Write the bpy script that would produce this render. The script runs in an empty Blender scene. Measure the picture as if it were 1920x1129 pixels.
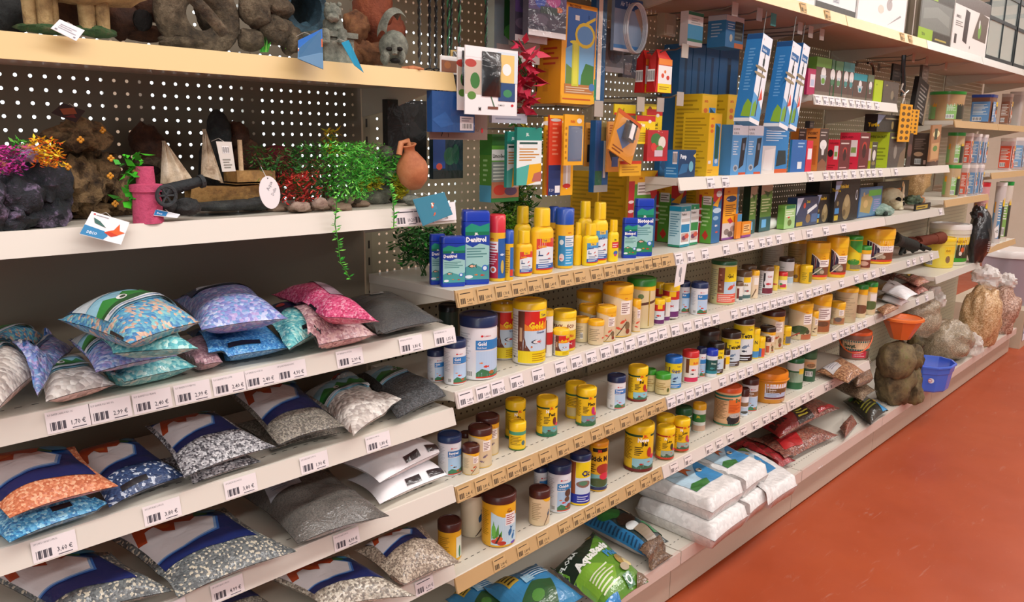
import bpy, math, random
import numpy as np
from math import sin, cos, pi, sqrt, asin, atan2
from mathutils import Vector, noise
from mathutils.geometry import tessellate_polygon
sc = bpy.context.scene; col = sc.collection
rnd = random.Random(7)
def lin(c):
    return c/12.92 if c <= .04045 else ((c+.055)/1.055)**2.4
def C(h):
    if not isinstance(h, str): return h
    h = h.lstrip('#')
    if len(h) == 3: h = ''.join(q*2 for q in h)
    return tuple(lin(int(h[i:i+2], 16)/255) for i in (0, 2, 4))
# ---------------------------------------------------------------- camera
YAW, PIT, ROL, FPX = 0.817265, -0.200555, 0.015334, 1509.1
CAM = Vector((-1.3304, -1.4454, 1.6417))
_f = Vector((sin(YAW)*cos(PIT), cos(YAW)*cos(PIT), sin(PIT)))
_r = Vector((cos(YAW), -sin(YAW), 0)); _u = _r.cross(_f)
AR = _r*cos(ROL)+_u*sin(ROL); AU = _u*cos(ROL)-_r*sin(ROL); AF = _f
cam = bpy.data.objects.new('camera', bpy.data.cameras.new('camera')); col.objects.link(cam)
cam.data.sensor_width = 36; cam.data.lens = FPX*36/1920; cam.data.clip_start = .02
from mathutils import Matrix
cam.matrix_world = Matrix(((AR.x, AU.x, -AF.x, CAM.x), (AR.y, AU.y, -AF.y, CAM.y), (AR.z, AU.z, -AF.z, CAM.z), (0, 0, 0, 1)))
sc.camera = cam
# ---------------------------------------------------------------- world, lamps, exposure
sc.view_settings.view_transform = 'Standard'; sc.view_settings.look = 'None'
sc.view_settings.exposure = 0.14; sc.view_settings.gamma = 1
wd = bpy.data.worlds.new('world'); sc.world = wd; wd.use_nodes = True
wd.node_tree.nodes['Background'].inputs[0].default_value = (1, .99, .97, 1)
wd.node_tree.nodes['Background'].inputs[1].default_value = .2
def area(name, loc, sx, sy, w, color=(1, .98, .95), rot=(0, 0, 0)):
    l = bpy.data.lights.new(name, 'AREA'); l.shape = 'RECTANGLE'; l.size = sx; l.size_y = sy; l.energy = w; l.color = color
    o = bpy.data.objects.new(name, l); o.location = loc; o.rotation_euler = rot; col.objects.link(o); return o
area('ceiling_tubes_near_aisle', (2.8, -1.25, 3.3), 13, .35, 172)
area('ceiling_tubes_middle', (2.2, -3.4, 3.3), 13, .35, 185)
area('ceiling_tubes_next_aisle', (3.5, 2.0, 3.3), 10, .35, 150)
area('daylight_from_shop_front', (-4.4, -3.6, 1.9), 3.0, 2.2, 40, (.93, .97, 1), (0, -pi/2*.94, 0.5))  # broad cool area light from behind the camera
# ---------------------------------------------------------------- pixel <-> place
def ray(px, py): return AR*((px-960)/FPX)+AU*((564.5-py)/FPX)+AF
def onz(px, py, z): d = ray(px, py); return CAM+d*((z-CAM.z)/d.z)
def ony(px, py, y): d = ray(px, py); return CAM+d*((y-CAM.y)/d.y)
def onx(px, py, x): d = ray(px, py); return CAM+d*((x-CAM.x)/d.x)
def proj(P):
    v = Vector(P)-CAM; w = v.dot(AF)
    return 960+FPX*v.dot(AR)/w, 564.5-FPX*v.dot(AU)/w
# ---------------------------------------------------------------- materials
MATS = {}
def newmat(key):
    m = bpy.data.materials.new(key); m.use_nodes = True; MATS[key] = m
    nt = m.node_tree; return m, nt, nt.nodes['Principled BSDF']
def nd(nt, t, **k):
    n = nt.nodes.new(t)
    for a, b in k.items():
        if a in n.inputs: n.inputs[a].default_value = b
        else: setattr(n, a, b)
    return n
def attr_mat(key, rough=.4, coat=0, bump=0, bscale=40, metal=0, spec=.5, trans=0, alpha=1, sss=0):
    m, nt, b = newmat(key); L = nt.links.new
    a = nd(nt, 'ShaderNodeAttribute', attribute_name='Col')
    n = nd(nt, 'ShaderNodeTexNoise', Scale=60.0); tc = nd(nt, 'ShaderNodeTexCoord'); L(tc.outputs['Object'], n.inputs['Vector'])
    mp = nd(nt, 'ShaderNodeMapRange'); mp.inputs[3].default_value = rough*.85; mp.inputs[4].default_value = rough*1.2
    L(n.outputs[0], mp.inputs[0]); L(mp.outputs[0], b.inputs['Roughness'])
    L(a.outputs['Color'], b.inputs['Base Color']); b.inputs['Metallic'].default_value = metal
    b.inputs['Specular IOR Level'].default_value = spec
    b.inputs['Coat Weight'].default_value = coat; b.inputs['Coat Roughness'].default_value = .09
    b.inputs['Transmission Weight'].default_value = trans; b.inputs['Alpha'].default_value = alpha
    if bump:
        n2 = nd(nt, 'ShaderNodeTexNoise', Scale=float(bscale), Detail=3.0, Distortion=.6); L(tc.outputs['Object'], n2.inputs['Vector'])
        bp = nd(nt, 'ShaderNodeBump', Strength=float(bump), Distance=.012); L(n2.outputs[0], bp.inputs['Height'])
        L(bp.outputs[0], b.inputs['Coat Normal'])
        bp2 = nd(nt, 'ShaderNodeBump', Strength=float(bump)*.5, Distance=.008); L(n2.outputs[0], bp2.inputs['Height']); L(bp2.outputs[0], b.inputs['Normal'])
    return m
attr_mat('print', .42); attr_mat('paper', .65, spec=.3); attr_mat('plastic', .33, coat=.25)
attr_mat('film', .35, coat=.8, bump=.55, bscale=22); attr_mat('cloth', .85, bump=.4, bscale=90, spec=.2)
attr_mat('gloss', .14, coat=.6); attr_mat('wire', .35, metal=.8); attr_mat('leaf', .5, spec=.4); attr_mat('enamel', .38, spec=.45)
attr_mat('resin', .75, bump=.9, bscale=120, spec=.3); attr_mat('tub', .3, trans=.0, coat=.3)
def clear_mat(key, tint, solid=.2, rough=.08, bump=.5):
    m, nt, b = newmat(key); L = nt.links.new
    b.inputs['Base Color'].default_value = (*C(tint), 1); b.inputs['Roughness'].default_value = rough
    tr = nd(nt, 'ShaderNodeBsdfTransparent'); mx = nd(nt, 'ShaderNodeMixShader'); fr = nd(nt, 'ShaderNodeLayerWeight', Blend=.04 if key in ('clear', 'dome') else .12)
    n2 = nd(nt, 'ShaderNodeTexNoise', Scale=25.0, Detail=3.0); tc = nd(nt, 'ShaderNodeTexCoord'); L(tc.outputs['Object'], n2.inputs['Vector'])
    bp = nd(nt, 'ShaderNodeBump', Strength=bump, Distance=.012); L(n2.outputs[0], bp.inputs['Height']); L(bp.outputs[0], b.inputs['Normal']); L(bp.outputs[0], fr.inputs['Normal'])
    ad = nd(nt, 'ShaderNodeMath', operation='ADD', use_clamp=True); ad.inputs[1].default_value = solid; L(fr.outputs[1], ad.inputs[0])
    L(ad.outputs[0], mx.inputs[0]); L(tr.outputs[0], mx.inputs[1]); L(b.outputs[0], mx.inputs[2])
    L(mx.outputs[0], nt.nodes['Material Output'].inputs[0]); return m
clear_mat('clear', '#d0d0d0', .0, .2); clear_mat('milky', '#f4f0ea', .45, .3, .05); clear_mat('glass', '#dfeee6', .04, .02, 0)
clear_mat('bluetub', '#5580ee', .6, .15, .05); clear_mat('dome', '#ffffff', .03, .06, .05)
def ramp(nt, cols, const=False):
    r = nd(nt, 'ShaderNodeValToRGB'); e = r.color_ramp.elements
    if const: r.color_ramp.interpolation = 'CONSTANT'
    n = len(cols)
    while len(e) < n: e.new(.5)
    for i, c in enumerate(cols):
        e[i].position = (i/n if const else i/max(1, n-1)); e[i].color = (*C(c), 1)
    return r
def gravel(key, cols, scale=170., bump=.8, coat=.7, crumple=.5):
    if key in MATS: return MATS[key]
    m, nt, b = newmat(key); L = nt.links.new; tc = nd(nt, 'ShaderNodeTexCoord')
    v = nd(nt, 'ShaderNodeTexVoronoi', Scale=float(scale)); L(tc.outputs['Object'], v.inputs['Vector'])
    sp = nd(nt, 'ShaderNodeSeparateColor'); L(v.outputs['Color'], sp.inputs[0])
    r = ramp(nt, cols, True); L(sp.outputs[0], r.inputs[0]); L(r.outputs[0], b.inputs['Base Color'])
    bp = nd(nt, 'ShaderNodeBump', Strength=float(bump), Distance=.4/scale, invert=True); L(v.outputs['Distance'], bp.inputs['Height']); L(bp.outputs[0], b.inputs['Normal'])
    n2 = nd(nt, 'ShaderNodeTexNoise', Scale=20.0, Detail=4.0, Distortion=1.0); L(tc.outputs['Object'], n2.inputs['Vector'])
    b2 = nd(nt, 'ShaderNodeBump', Strength=crumple, Distance=.02); L(n2.outputs[0], b2.inputs['Height']); L(b2.outputs[0], b.inputs['Coat Normal'])
    b.inputs['Roughness'].default_value = .6; b.inputs['Coat Weight'].default_value = coat; b.inputs['Coat Roughness'].default_value = .1
    return m
def rock(key, cols, scale=30., bump=.9, rough=.8, dist=.01):
    if key in MATS: return MATS[key]
    m, nt, b = newmat(key); L = nt.links.new; tc = nd(nt, 'ShaderNodeTexCoord')
    n = nd(nt, 'ShaderNodeTexNoise', Scale=float(scale), Detail=6.0, Roughness=.7); L(tc.outputs['Object'], n.inputs['Vector'])
    mp = nd(nt, 'ShaderNodeMapRange'); mp.inputs[1].default_value = .3; mp.inputs[2].default_value = .7; L(n.outputs[0], mp.inputs[0])
    r = ramp(nt, cols); L(mp.outputs[0], r.inputs[0]); L(r.outputs[0], b.inputs['Base Color'])
    bp = nd(nt, 'ShaderNodeBump', Strength=float(bump), Distance=dist); L(n.outputs[0], bp.inputs['Height']); L(bp.outputs[0], b.inputs['Normal'])
    b.inputs['Roughness'].default_value = rough; return m
# ---------------------------------------------------------------- mesh builder
class MB:
    def __init__(s): s.v = []; s.f = []; s.c = []
    def face(s, pts, c):
        i = len(s.v); s.v.extend(pts); s.f.append(tuple(range(i, i+len(pts)))); s.c.append(C(c))
    def idx(s, verts, faces, c):
        i = len(s.v); s.v.extend(verts); c = C(c)
        for q in faces: s.f.append(tuple(k+i for k in q)); s.c.append(c)
    def box(s, lo, hi, c, T=None):
        x0, y0, z0 = lo; x1, y1, z1 = hi
        P = [(x0, y0, z0), (x1, y0, z0), (x1, y1, z0), (x0, y1, z0), (x0, y0, z1), (x1, y0, z1), (x1, y1, z1), (x0, y1, z1)]
        if T: P = [T(Vector(p)) for p in P]
        s.idx(P, [(0, 3, 2, 1), (4, 5, 6, 7), (0, 1, 5, 4), (1, 2, 6, 5), (2, 3, 7, 6), (3, 0, 4, 7)], c)
    def lathe(s, prof, n=28, T=None):
        """prof: (r, z, colour of the ring above)"""
        k = len(prof); V = []
        for (r, z, *_) in prof:
            for j in range(n):
                a = 2*pi*j/n; p = Vector((r*cos(a), r*sin(a), z)); V.append(T(p) if T else p)
        i0 = len(s.v); s.v.extend(V)
        for i in range(k-1):
            c = C(prof[i][2])
            for j in range(n):
                s.f.append((i0+i*n+j, i0+i*n+(j+1) % n, i0+(i+1)*n+(j+1) % n, i0+(i+1)*n+j)); s.c.append(c)
    def tube(s, pts, r, c, n=6, r2=None, cap=True):
        pts = [Vector(p) for p in pts]; m = len(pts); i0 = len(s.v); c = C(c)
        up = None
        for i, p in enumerate(pts):
            t = (pts[min(i+1, m-1)]-pts[max(i-1, 0)]).normalized()
            if up is None: up = t.orthogonal().normalized()
            up = (up-t*up.dot(t)); up = up.normalized() if up.length > 1e-6 else t.orthogonal().normalized()
            b = t.cross(up); rr = r if r2 is None else r+(r2-r)*i/max(1, m-1)
            for j in range(n):
                a = 2*pi*j/n; s.v.append(p+(up*cos(a)+b*sin(a))*rr)
        for i in range(m-1):
            for j in range(n):
                s.f.append((i0+i*n+j, i0+i*n+(j+1) % n, i0+(i+1)*n+(j+1) % n, i0+(i+1)*n+j)); s.c.append(c)
        if cap:
            s.f.append(tuple(i0+j for j in reversed(range(n)))); s.c.append(c)
            s.f.append(tuple(i0+(m-1)*n+j for j in range(n))); s.c.append(c)
    def grid(s, fn, nu, nv, c, flip=False):
        i0 = len(s.v)
        for i in range(nu+1):
            for j in range(nv+1): s.v.append(fn(i/nu, j/nv))
        for i in range(nu):
            for j in range(nv):
                q = (i0+i*(nv+1)+j, i0+(i+1)*(nv+1)+j, i0+(i+1)*(nv+1)+j+1, i0+i*(nv+1)+j+1)
                s.f.append(q[::-1] if flip else q); s.c.append(C(c((i+.5)/nu, (j+.5)/nv) if callable(c) else c))
    def blob(s, cen, rad, c, seed=0, amp=.25, fr=3., n=14, flat=None, T=None):
        """lumpy rock: noise-displaced sphere; flat = z below which it is cut level"""
        cen = Vector(cen); off = Vector((seed*3.7, seed*1.3, seed*5.1)); i0 = len(s.v); m = n*2; c0 = None if callable(c) else C(c)
        P = []
        for i in range(n+1):
            th = pi*i/n
            for j in range(m):
                ph = 2*pi*j/m; d = Vector((sin(th)*cos(ph), sin(th)*sin(ph), cos(th)))
                k = 1+amp*(noise.noise(d*fr*.5+off)*1.1+noise.noise(d*fr*1.3+off)*.6)
                p = cen+Vector((d.x*rad[0], d.y*rad[1], d.z*rad[2]))*k
                if flat is not None and p.z < flat: p.z = flat
                P.append(T(p) if T else p)
        s.v.extend(P)
        for i in range(n):
            for j in range(m):
                q = (i0+i*m+j, i0+(i+1)*m+j, i0+(i+1)*m+(j+1) % m, i0+i*m+(j+1) % m)
                s.f.append(q); s.c.append(C(c(P[i*m+j])) if callable(c) else c0)
    def build(s, name, mat, parent=None, label=None, smooth=True, ang=40, loc=None):
        me = bpy.data.meshes.new(name); me.from_pydata([tuple(p) for p in s.v], [], s.f)
        me.materials.append(MATS[mat] if isinstance(mat, str) else mat)
        a = me.color_attributes.new('Col', 'FLOAT_COLOR', 'CORNER')
        cnt = np.array([len(q) for q in s.f]); cc = np.ones((len(s.f), 4), np.float32)
        if len(s.c): cc[:, :3] = np.array(s.c, np.float32)
        a.data.foreach_set('color', np.repeat(cc, cnt, 0).ravel())
        if smooth:
            me.shade_smooth(); me.set_sharp_from_angle(angle=ang*pi/180)
        me.validate()
        o = bpy.data.objects.new(name, me); col.objects.link(o)
        if parent: o.parent = parent
        if loc is not None: o.location = loc
        if label: o['label'] = label
        return o
def tag(o, label, cat, group=None, kind=None):
    o['label'] = label; o['category'] = cat
    if group: o['group'] = group
    if kind: o['kind'] = kind
    return o
def thing(name, label, cat, loc=(0, 0, 0), rz=0, group=None):
    o = bpy.data.objects.new(name, None); o.empty_display_size = .02; col.objects.link(o); o.location = loc; o.rotation_euler = (0, 0, rz)
    return tag(o, label, cat, group)
# ---------------------------------------------------------------- printed artwork
FONT = {}
def glyphs(t, bold=0):
    k = (t, bold)
    if k not in FONT:
        cu = bpy.data.curves.new('t', 'FONT'); cu.body = t; cu.size = 1; cu.resolution_u = 1; cu.offset = bold; cu.align_x = 'LEFT'
        ob = bpy.data.objects.new('t', cu); me = bpy.data.meshes.new_from_object(ob)
        V = [(v.co.x, v.co.y) for v in me.vertices]; T = [tuple(p.vertices) for p in me.polygons]
        w = max([p[0] for p in V] or [1]); x0 = min([p[0] for p in V] or [0])
        V = [(p[0]-x0, p[1]) for p in V]
        FONT[k] = (V, T, max(w-x0, .01)); bpy.data.objects.remove(ob); bpy.data.curves.remove(cu); bpy.data.meshes.remove(me)
    return FONT[k]
class Flat:
    da = 9.; dv = 9.
    def __init__(s, o, ux, uy, W, H):
        s.o = Vector(o); s.ux = Vector(ux).normalized(); s.uy = Vector(uy).normalized(); s.n = s.ux.cross(s.uy); s.k = 1.; s.W = W; s.H = H
    def tu(s, u): return u*s.W
    def pos(s, a, v, h): return s.o+s.ux*a+s.uy*(v*s.H)+s.n*h
class Cyl:
    da = .16; dv = 9.
    def __init__(s, r, z0, H, ac, r1=None, q=1.): s.q = q; s.r = r; s.z0 = z0; s.H = H; s.ac = ac; s.k = r; s.r1 = r if r1 is None else r1
    def tu(s, u): return s.ac+asin(max(-1, min(1, 2*u-1))) + (0 if 0 <= u <= 1 else (u-1)*2 if u > 1 else u*2)
    def pos(s, a, v, h):
        r = s.r+(s.r1-s.r)*v+h; return Vector((r*sin(a), -r*cos(a)*s.q, s.z0+v*s.H))
class Patch:
    """any fn(u, v) -> point with size W x H"""
    def __init__(s, fn, W, H, d=.08, st=.00006): s.st = st; s.fn = fn; s.k = W; s.H = H; s.da = d; s.dv = d
    def tu(s, u): return u
    def pos(s, a, v, h):
        p = s.fn(a, v); e = .004
        n = (s.fn(a+e, v)-p).cross(s.fn(a, v+e)-p)
        n = n.normalized() if n.length > 1e-12 else Vector((0, 0, 1))
        return p+n*h
FISH = [(-1, 0), (-.75, .22), (-.3, .4), (.1, .34), (.45, .1), (.95, .42), (.8, 0), (.95, -.42), (.45, -.1), (.1, -.36), (-.35, -.36), (-.8, -.2)]
def tri_emit(mb, S, V, T, c, h):
    c = C(c); st = [tuple(V[i] for i in t) for t in T]
    while st:
        p, q, r = st.pop()
        e = [(max(abs(a[0]-b[0])/S.da, abs(a[1]-b[1])/S.dv), i) for i, (a, b) in enumerate(((p, q), (q, r), (r, p)))]
        m, i = max(e)
        if m > 1:
            a, b, d = ((p, q, r), (q, r, p), (r, p, q))[i]; mid = ((a[0]+b[0])/2, (a[1]+b[1])/2)
            st += [(a, mid, d), (mid, b, d)]; continue
        mb.face([S.pos(x[0], x[1], h) for x in (p, q, r)], c)
def art(mb, S, L, h0=.00025):
    """printed shapes on surface S; u, v are shares of the face, sizes are shares of its height"""
    h = h0
    for it in L:
        k = it[0]; h += getattr(S, 'st', .00006)
        if k == 'R':
            _, u0, v0, u1, v1, c = it; a0, a1 = S.tu(u0), S.tu(u1)
            n = max(1, int(math.ceil(abs(a1-a0)/S.da))); m = max(1, int(math.ceil(abs(v1-v0)/S.dv)))
            for i in range(n):
                for j in range(m):
                    b0 = a0+(a1-a0)*i/n; b1 = a0+(a1-a0)*(i+1)/n; w0 = v0+(v1-v0)*j/m; w1 = v0+(v1-v0)*(j+1)/m
                    mb.face([S.pos(b0, w0, h), S.pos(b1, w0, h), S.pos(b1, w1, h), S.pos(b0, w1, h)], c)
        elif k == 'P':
            V = [(S.tu(u), v) for u, v in it[1]]
            T = tessellate_polygon([[Vector((x, y, 0)) for x, y in V]])
            T = [t if (V[t[1]][0]-V[t[0]][0])*(V[t[2]][1]-V[t[0]][1])-(V[t[1]][1]-V[t[0]][1])*(V[t[2]][0]-V[t[0]][0]) > 0 else t[::-1] for t in T]
            tri_emit(mb, S, V, T, it[2], h)
        elif k in 'EF':
            cx, cy = S.tu(it[1]), it[2]; sx = S.H/S.k
            if k == 'E':
                _, _, _, rx, ry, c = it; pts = [(rx*cos(2*pi*i/14), ry*sin(2*pi*i/14)) for i in range(14)]
                V = [(cx+x*sx, cy+y) for x, y in pts]; T = [(0, i, i+1) for i in range(1, 13)]
            else:
                sz, c = it[3], it[4]; fl = it[5] if len(it) > 5 else 1; rot = it[6] if len(it) > 6 else 0
                V = []
                for x, y in (FISH if fl > 0 else [(-x, y) for x, y in reversed(FISH)]):
                    x, y = x*cos(rot)-y*sin(rot), x*sin(rot)+y*cos(rot); V.append((cx+x*sz*sx, cy+y*sz))
                T = tessellate_polygon([[Vector((x, y, 0)) for x, y in V]])
                T = [t if (V[t[1]][0]-V[t[0]][0])*(V[t[2]][1]-V[t[0]][1])-(V[t[1]][1]-V[t[0]][1])*(V[t[2]][0]-V[t[0]][0]) > 0 else t[::-1] for t in T]
            tri_emit(mb, S, V, T, c, h)
        elif k == 'T':
            _, t, u, v, sz, c = it[:6]; bold = it[6] if len(it) > 6 else .02; rot = it[7] if len(it) > 7 else 0; ws = it[8] if len(it) > 8 else .85
            V, T, w = glyphs(t, bold); sx = S.H/S.k; a0 = S.tu(u)
            W = []
            for x, y in V:
                x = x*sz*ws; y = y*sz; x, y = x*cos(rot)-y*sin(rot), x*sin(rot)+y*cos(rot); W.append((a0+x*sx, v+y))
            T = [t for q in T for t in ([q] if len(q) == 3 else [(q[0], q[i], q[i+1]) for i in range(1, len(q)-1)])]
            tri_emit(mb, S, W, T, c, h)
        elif k == 'L':
            _, u0, v0, u1, v1, n, c = it; st = (v1-v0)/n
            for i in range(n):
                e = u0+(u1-u0)*(.62+.38*((i*7+n*3) % 5)/4)
                art(mb, S, [('R', u0, v0+st*(i+.2), e, v0+st*(i+.62), c)], h)
        elif k == 'B':
            _, u0, v0, u1, v1 = it[:5]; art(mb, S, [('R', u0, v0, u1, v1, '#f2f0ee')], h)
            n = 9; w = (u1-u0)/n; q = (v1-v0)*.12
            for i in range(n):
                x = u0+w*(i+.2); art(mb, S, [('R', x, v0+q, x+w*(.35+.3*((i*5) % 3)/2), v1-q, '#2a2a2c')], h+.00006)
# ---------------------------------------------------------------- shelves: front lip ends in the photo give the heights
class Shelf:
    def __init__(s, x0, x1, z0, z1, y=0): s.x0, s.x1, s.z0, s.z1, s.y = x0, x1, z0, z1, y
    def z(s, x): return s.z0+(s.z1-s.z0)*(x-s.x0)/(s.x1-s.x0)
SH = {}
def shelf_px(key, x0, x1, pl, pr, y=0):
    a, b = ony(*pl, y), ony(*pr, y); k = (b.z-a.z)/(b.x-a.x)
    SH[key] = Shelf(x0, x1, a.z+k*(x0-a.x), a.z+k*(x1-a.x), y)
shelf_px('A1', -1.08, 0, (0, 57), (852, 137)); shelf_px('A2', -1.08, 0, (0, 435), (853, 384)); shelf_px('A3', -1.08, 0, (0, 787), (852, 610))
shelf_px('A4', -1.08, 0, (0, 1030), (850, 765)); SH['A5'] = Shelf(-1.08, 0, .752, .752); SH['A6'] = Shelf(-1.08, 0, .535, .535)
shelf_px('B1', 0, 1, (855, 545), (1260, 474)); shelf_px('B2', 0, 1, (853, 736), (1250, 610)); shelf_px('B3', 0, 1, (852, 914), (1245, 746)); shelf_px('B4', 0, 1, (850, 1086), (1239, 875))
shelf_px('C2', 1, 2, (1262, 475), (1501, 431)); shelf_px('C3', 1, 2, (1253, 610), (1491, 549)); shelf_px('C4', 1, 2, (1246, 746), (1486, 654)); shelf_px('C5', 1, 2, (1240, 876), (1473, 757))
shelf_px('D2', 2, 3, (1501, 431), (1661, 407)); shelf_px('E2', 3, 4, (1661, 407), (1771, 389)); shelf_px('D4', 2, 3, (1486, 654), (1641, 591)); shelf_px('E4', 3, 4, (1641, 591), (1753, 545))
for k, x, z in (('C1', 1, 1.519), ('D1', 2, 1.519), ('E1', 3, 1.519), ('D0', 2, 1.835), ('D3', 2, 1.004), ('E3', 3, 1.004), ('D5', 2, .505), ('F0', 4, 1.781), ('G0', 5, 1.781),
                ('F1', 4, 1.31), ('G1', 5, 1.452), ('F2', 4, .84), ('G2', 5, .92)): SH[k] = Shelf(x, x+1, z, z)
ZC, YC = 2.135, -.105      # top canopy shelf
ZD, YD = .2126, -.10       # base deck
YB = .364                  # perforated back
for k in range(-1, 6): SH['K%d' % k] = Shelf(k, k+1, ZC, ZC, YC)
SH['deck'] = Shelf(-1, 6, ZD, ZD, YD)
# ================================================================ the room
def structure(o): o['kind'] = 'structure'; return o
def floor_mat():
    m, nt, b = newmat('floor_epoxy'); L = nt.links.new; tc = nd(nt, 'ShaderNodeTexCoord')
    n = nd(nt, 'ShaderNodeTexNoise', Scale=1.6, Detail=5.0, Roughness=.6); L(tc.outputs['Object'], n.inputs['Vector'])
    r = ramp(nt, ['#963d1f', '#a84926', '#b8562f']); L(n.outputs[0], r.inputs[0])
    mpn = nd(nt, 'ShaderNodeMapping'); mpn.inputs['Scale'].default_value = (3.0, 14.0, 1); L(tc.outputs['Object'], mpn.inputs[0])
    n2 = nd(nt, 'ShaderNodeTexNoise', Scale=1.7, Detail=6.0, Roughness=.75, Distortion=.8); L(mpn.outputs[0], n2.inputs['Vector'])
    mp = nd(nt, 'ShaderNodeMapRange'); mp.inputs[1].default_value = .6; mp.inputs[2].default_value = .82; mp.inputs[4].default_value = .55; L(n2.outputs[0], mp.inputs[0])
    mx = nd(nt, 'ShaderNodeMix', data_type='RGBA'); L(mp.outputs[0], mx.inputs[0]); L(r.outputs[0], mx.inputs[6]); mx.inputs[7].default_value = (*C('#cbb2a4'), 1)
    L(mx.outputs[2], b.inputs['Base Color'])
    n3 = nd(nt, 'ShaderNodeTexNoise', Scale=5.0, Detail=4.0); L(tc.outputs['Object'], n3.inputs['Vector'])
    m3 = nd(nt, 'ShaderNodeMapRange'); m3.inputs[3].default_value = .3; m3.inputs[4].default_value = .55; L(n3.outputs[0], m3.inputs[0]); L(m3.outputs[0], b.inputs['Roughness'])
    return m
rock('wall_paint', ['#d8ccb4', '#e0d6c2'], 2., .05, .8); rock('ceiling_paint', ['#dedad2', '#e8e5df'], 2., .05, .9)
mb = MB(); mb.face([(-6, -6, 0), (12, -6, 0), (12, 5, 0), (-6, 5, 0)], '#a65331'); structure(mb.build('floor', floor_mat()))
mb = MB(); mb.box((-6, 5, 0), (12, 5.1, 3.6), '#ddd'); structure(mb.build('wall_back', 'wall_paint'))
mb = MB(); mb.box((11.5, -6, 0), (11.6, 5, 3.6), '#ddd'); structure(mb.build('wall_right', 'wall_paint'))
mb = MB(); mb.box((-6, -6, 3.6), (12, 5.1, 3.7), '#ddd'); structure(mb.build('ceiling', 'ceiling_paint'))
# daylight windows in the wall behind the shelving: they show through the perforations
def window(i, x0, x1, z0, z1, st):
    m, nt, b = newmat('daylight_%d' % i); L = nt.links.new
    e = nd(nt, 'ShaderNodeEmission', Strength=st); e.inputs[0].default_value = (.8, .95, 1, 1)
    tc = nd(nt, 'ShaderNodeTexCoord'); n = nd(nt, 'ShaderNodeTexNoise', Scale=1.5); L(tc.outputs['Object'], n.inputs['Vector'])
    r = ramp(nt, ['#b9d9dd', '#f4fbff', '#ffffff']); L(n.outputs[0], r.inputs[0]); L(r.outputs[0], e.inputs[0]); L(e.outputs[0], nt.nodes['Material Output'].inputs[0])
    mb = MB(); mb.face([(x0, 4.98, z0), (x1, 4.98, z0), (x1, 4.98, z1), (x0, 4.98, z1)], '#fff')
    w = structure(mb.build('window_%d' % i, m))
    fr = MB()
    for a, b2, c, d in ((x0-.05, x0, z0-.05, z1+.05), (x1, x1+.05, z0-.05, z1+.05), (x0, x1, z0-.05, z0), (x0, x1, z1, z1+.05)): fr.box((a, 4.93, c), (b2, 4.99, d), '#8d8a80')
    fr.build('window_frame', 'enamel', w)
window(1, -.6, 1.05, .9, 2.7, 2.6); window(2, 1.35, 2.15, .9, 2.7, 2.6); window(3, 2.3, 4.6, .9, 2.7, 2.6); window(4, 5.2, 8.4, .9, 2.7, 1.6); window(5, 8.8, 11.2, .9, 2.7, 1.6)
# ================================================================ shelving bays
CREAM, TAN, YEL, PINK, GREYC = '#dcd6cb', '#c3a272', '#dcc088', '#dbd1c9', '#cbc6bc'
def perforated(x0, x1, z0, z1, y, c, mbx, p=.0263, r=.0037):
    nx = int((x1-x0)/p); nz = int((z1-z0)/p); mx = (x1-x0-nx*p)/2
    i, j = np.meshgrid(np.arange(nx), np.arange(nz), indexing='ij'); cx = x0+mx+(i.ravel()+.5)*p; cz = z0+(j.ravel()+.5)*p
    n = len(cx); loc = []
    for k in range(4): a = pi/4+k*pi/2; loc.append((p/2*(1 if cos(a) > 0 else -1), p/2*(1 if sin(a) > 0 else -1)))
    for k in range(8): a = pi/8+k*pi/4; loc.append((r*cos(a), r*sin(a)))
    V = np.zeros((n, 12, 3)); V[:, :, 1] = y
    for k, (dx, dz) in enumerate(loc): V[:, k, 0] = cx+dx; V[:, k, 2] = cz+dz
    fs = []
    for k in range(4):
        o1 = 4+(2*k) % 8; o2 = 4+(2*k+1) % 8
        fs.append((k, o1, o2)); nx2 = (k+1) % 4; fs.append((k, o2, 4+(2*k+2) % 8, nx2))
    base = len(mbx.v); mbx.v.extend(map(tuple, V.reshape(-1, 3)))
    cc = C(c)
    for q in range(n):
        b = base+q*12
        for f in fs: mbx.f.append(tuple(b+t for t in f)); mbx.c.append(cc)
    for a, b in ((x0, x0+mx), (x1-mx, x1)):
        if mx > .0005: mbx.face([(a, y, z0), (b, y, z0), (b, y, z1), (a, y, z1)], c)
    zt = z0+nz*p
    if z1-zt > .001: mbx.face([(x0, y, zt), (x1, y, zt), (x1, y, z1), (x0, y, z1)], c)
NAMEB = ['left end bay stacked with gravel bags', 'bay of fish food cans next to the gravel', 'third bay, with tall filter cartons', 'fourth bay, with turtle and reptile goods', 'fifth bay, with skull and loose sacks', 'sixth bay, with pond pellet tubs', 'far end bay of the run']
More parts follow.
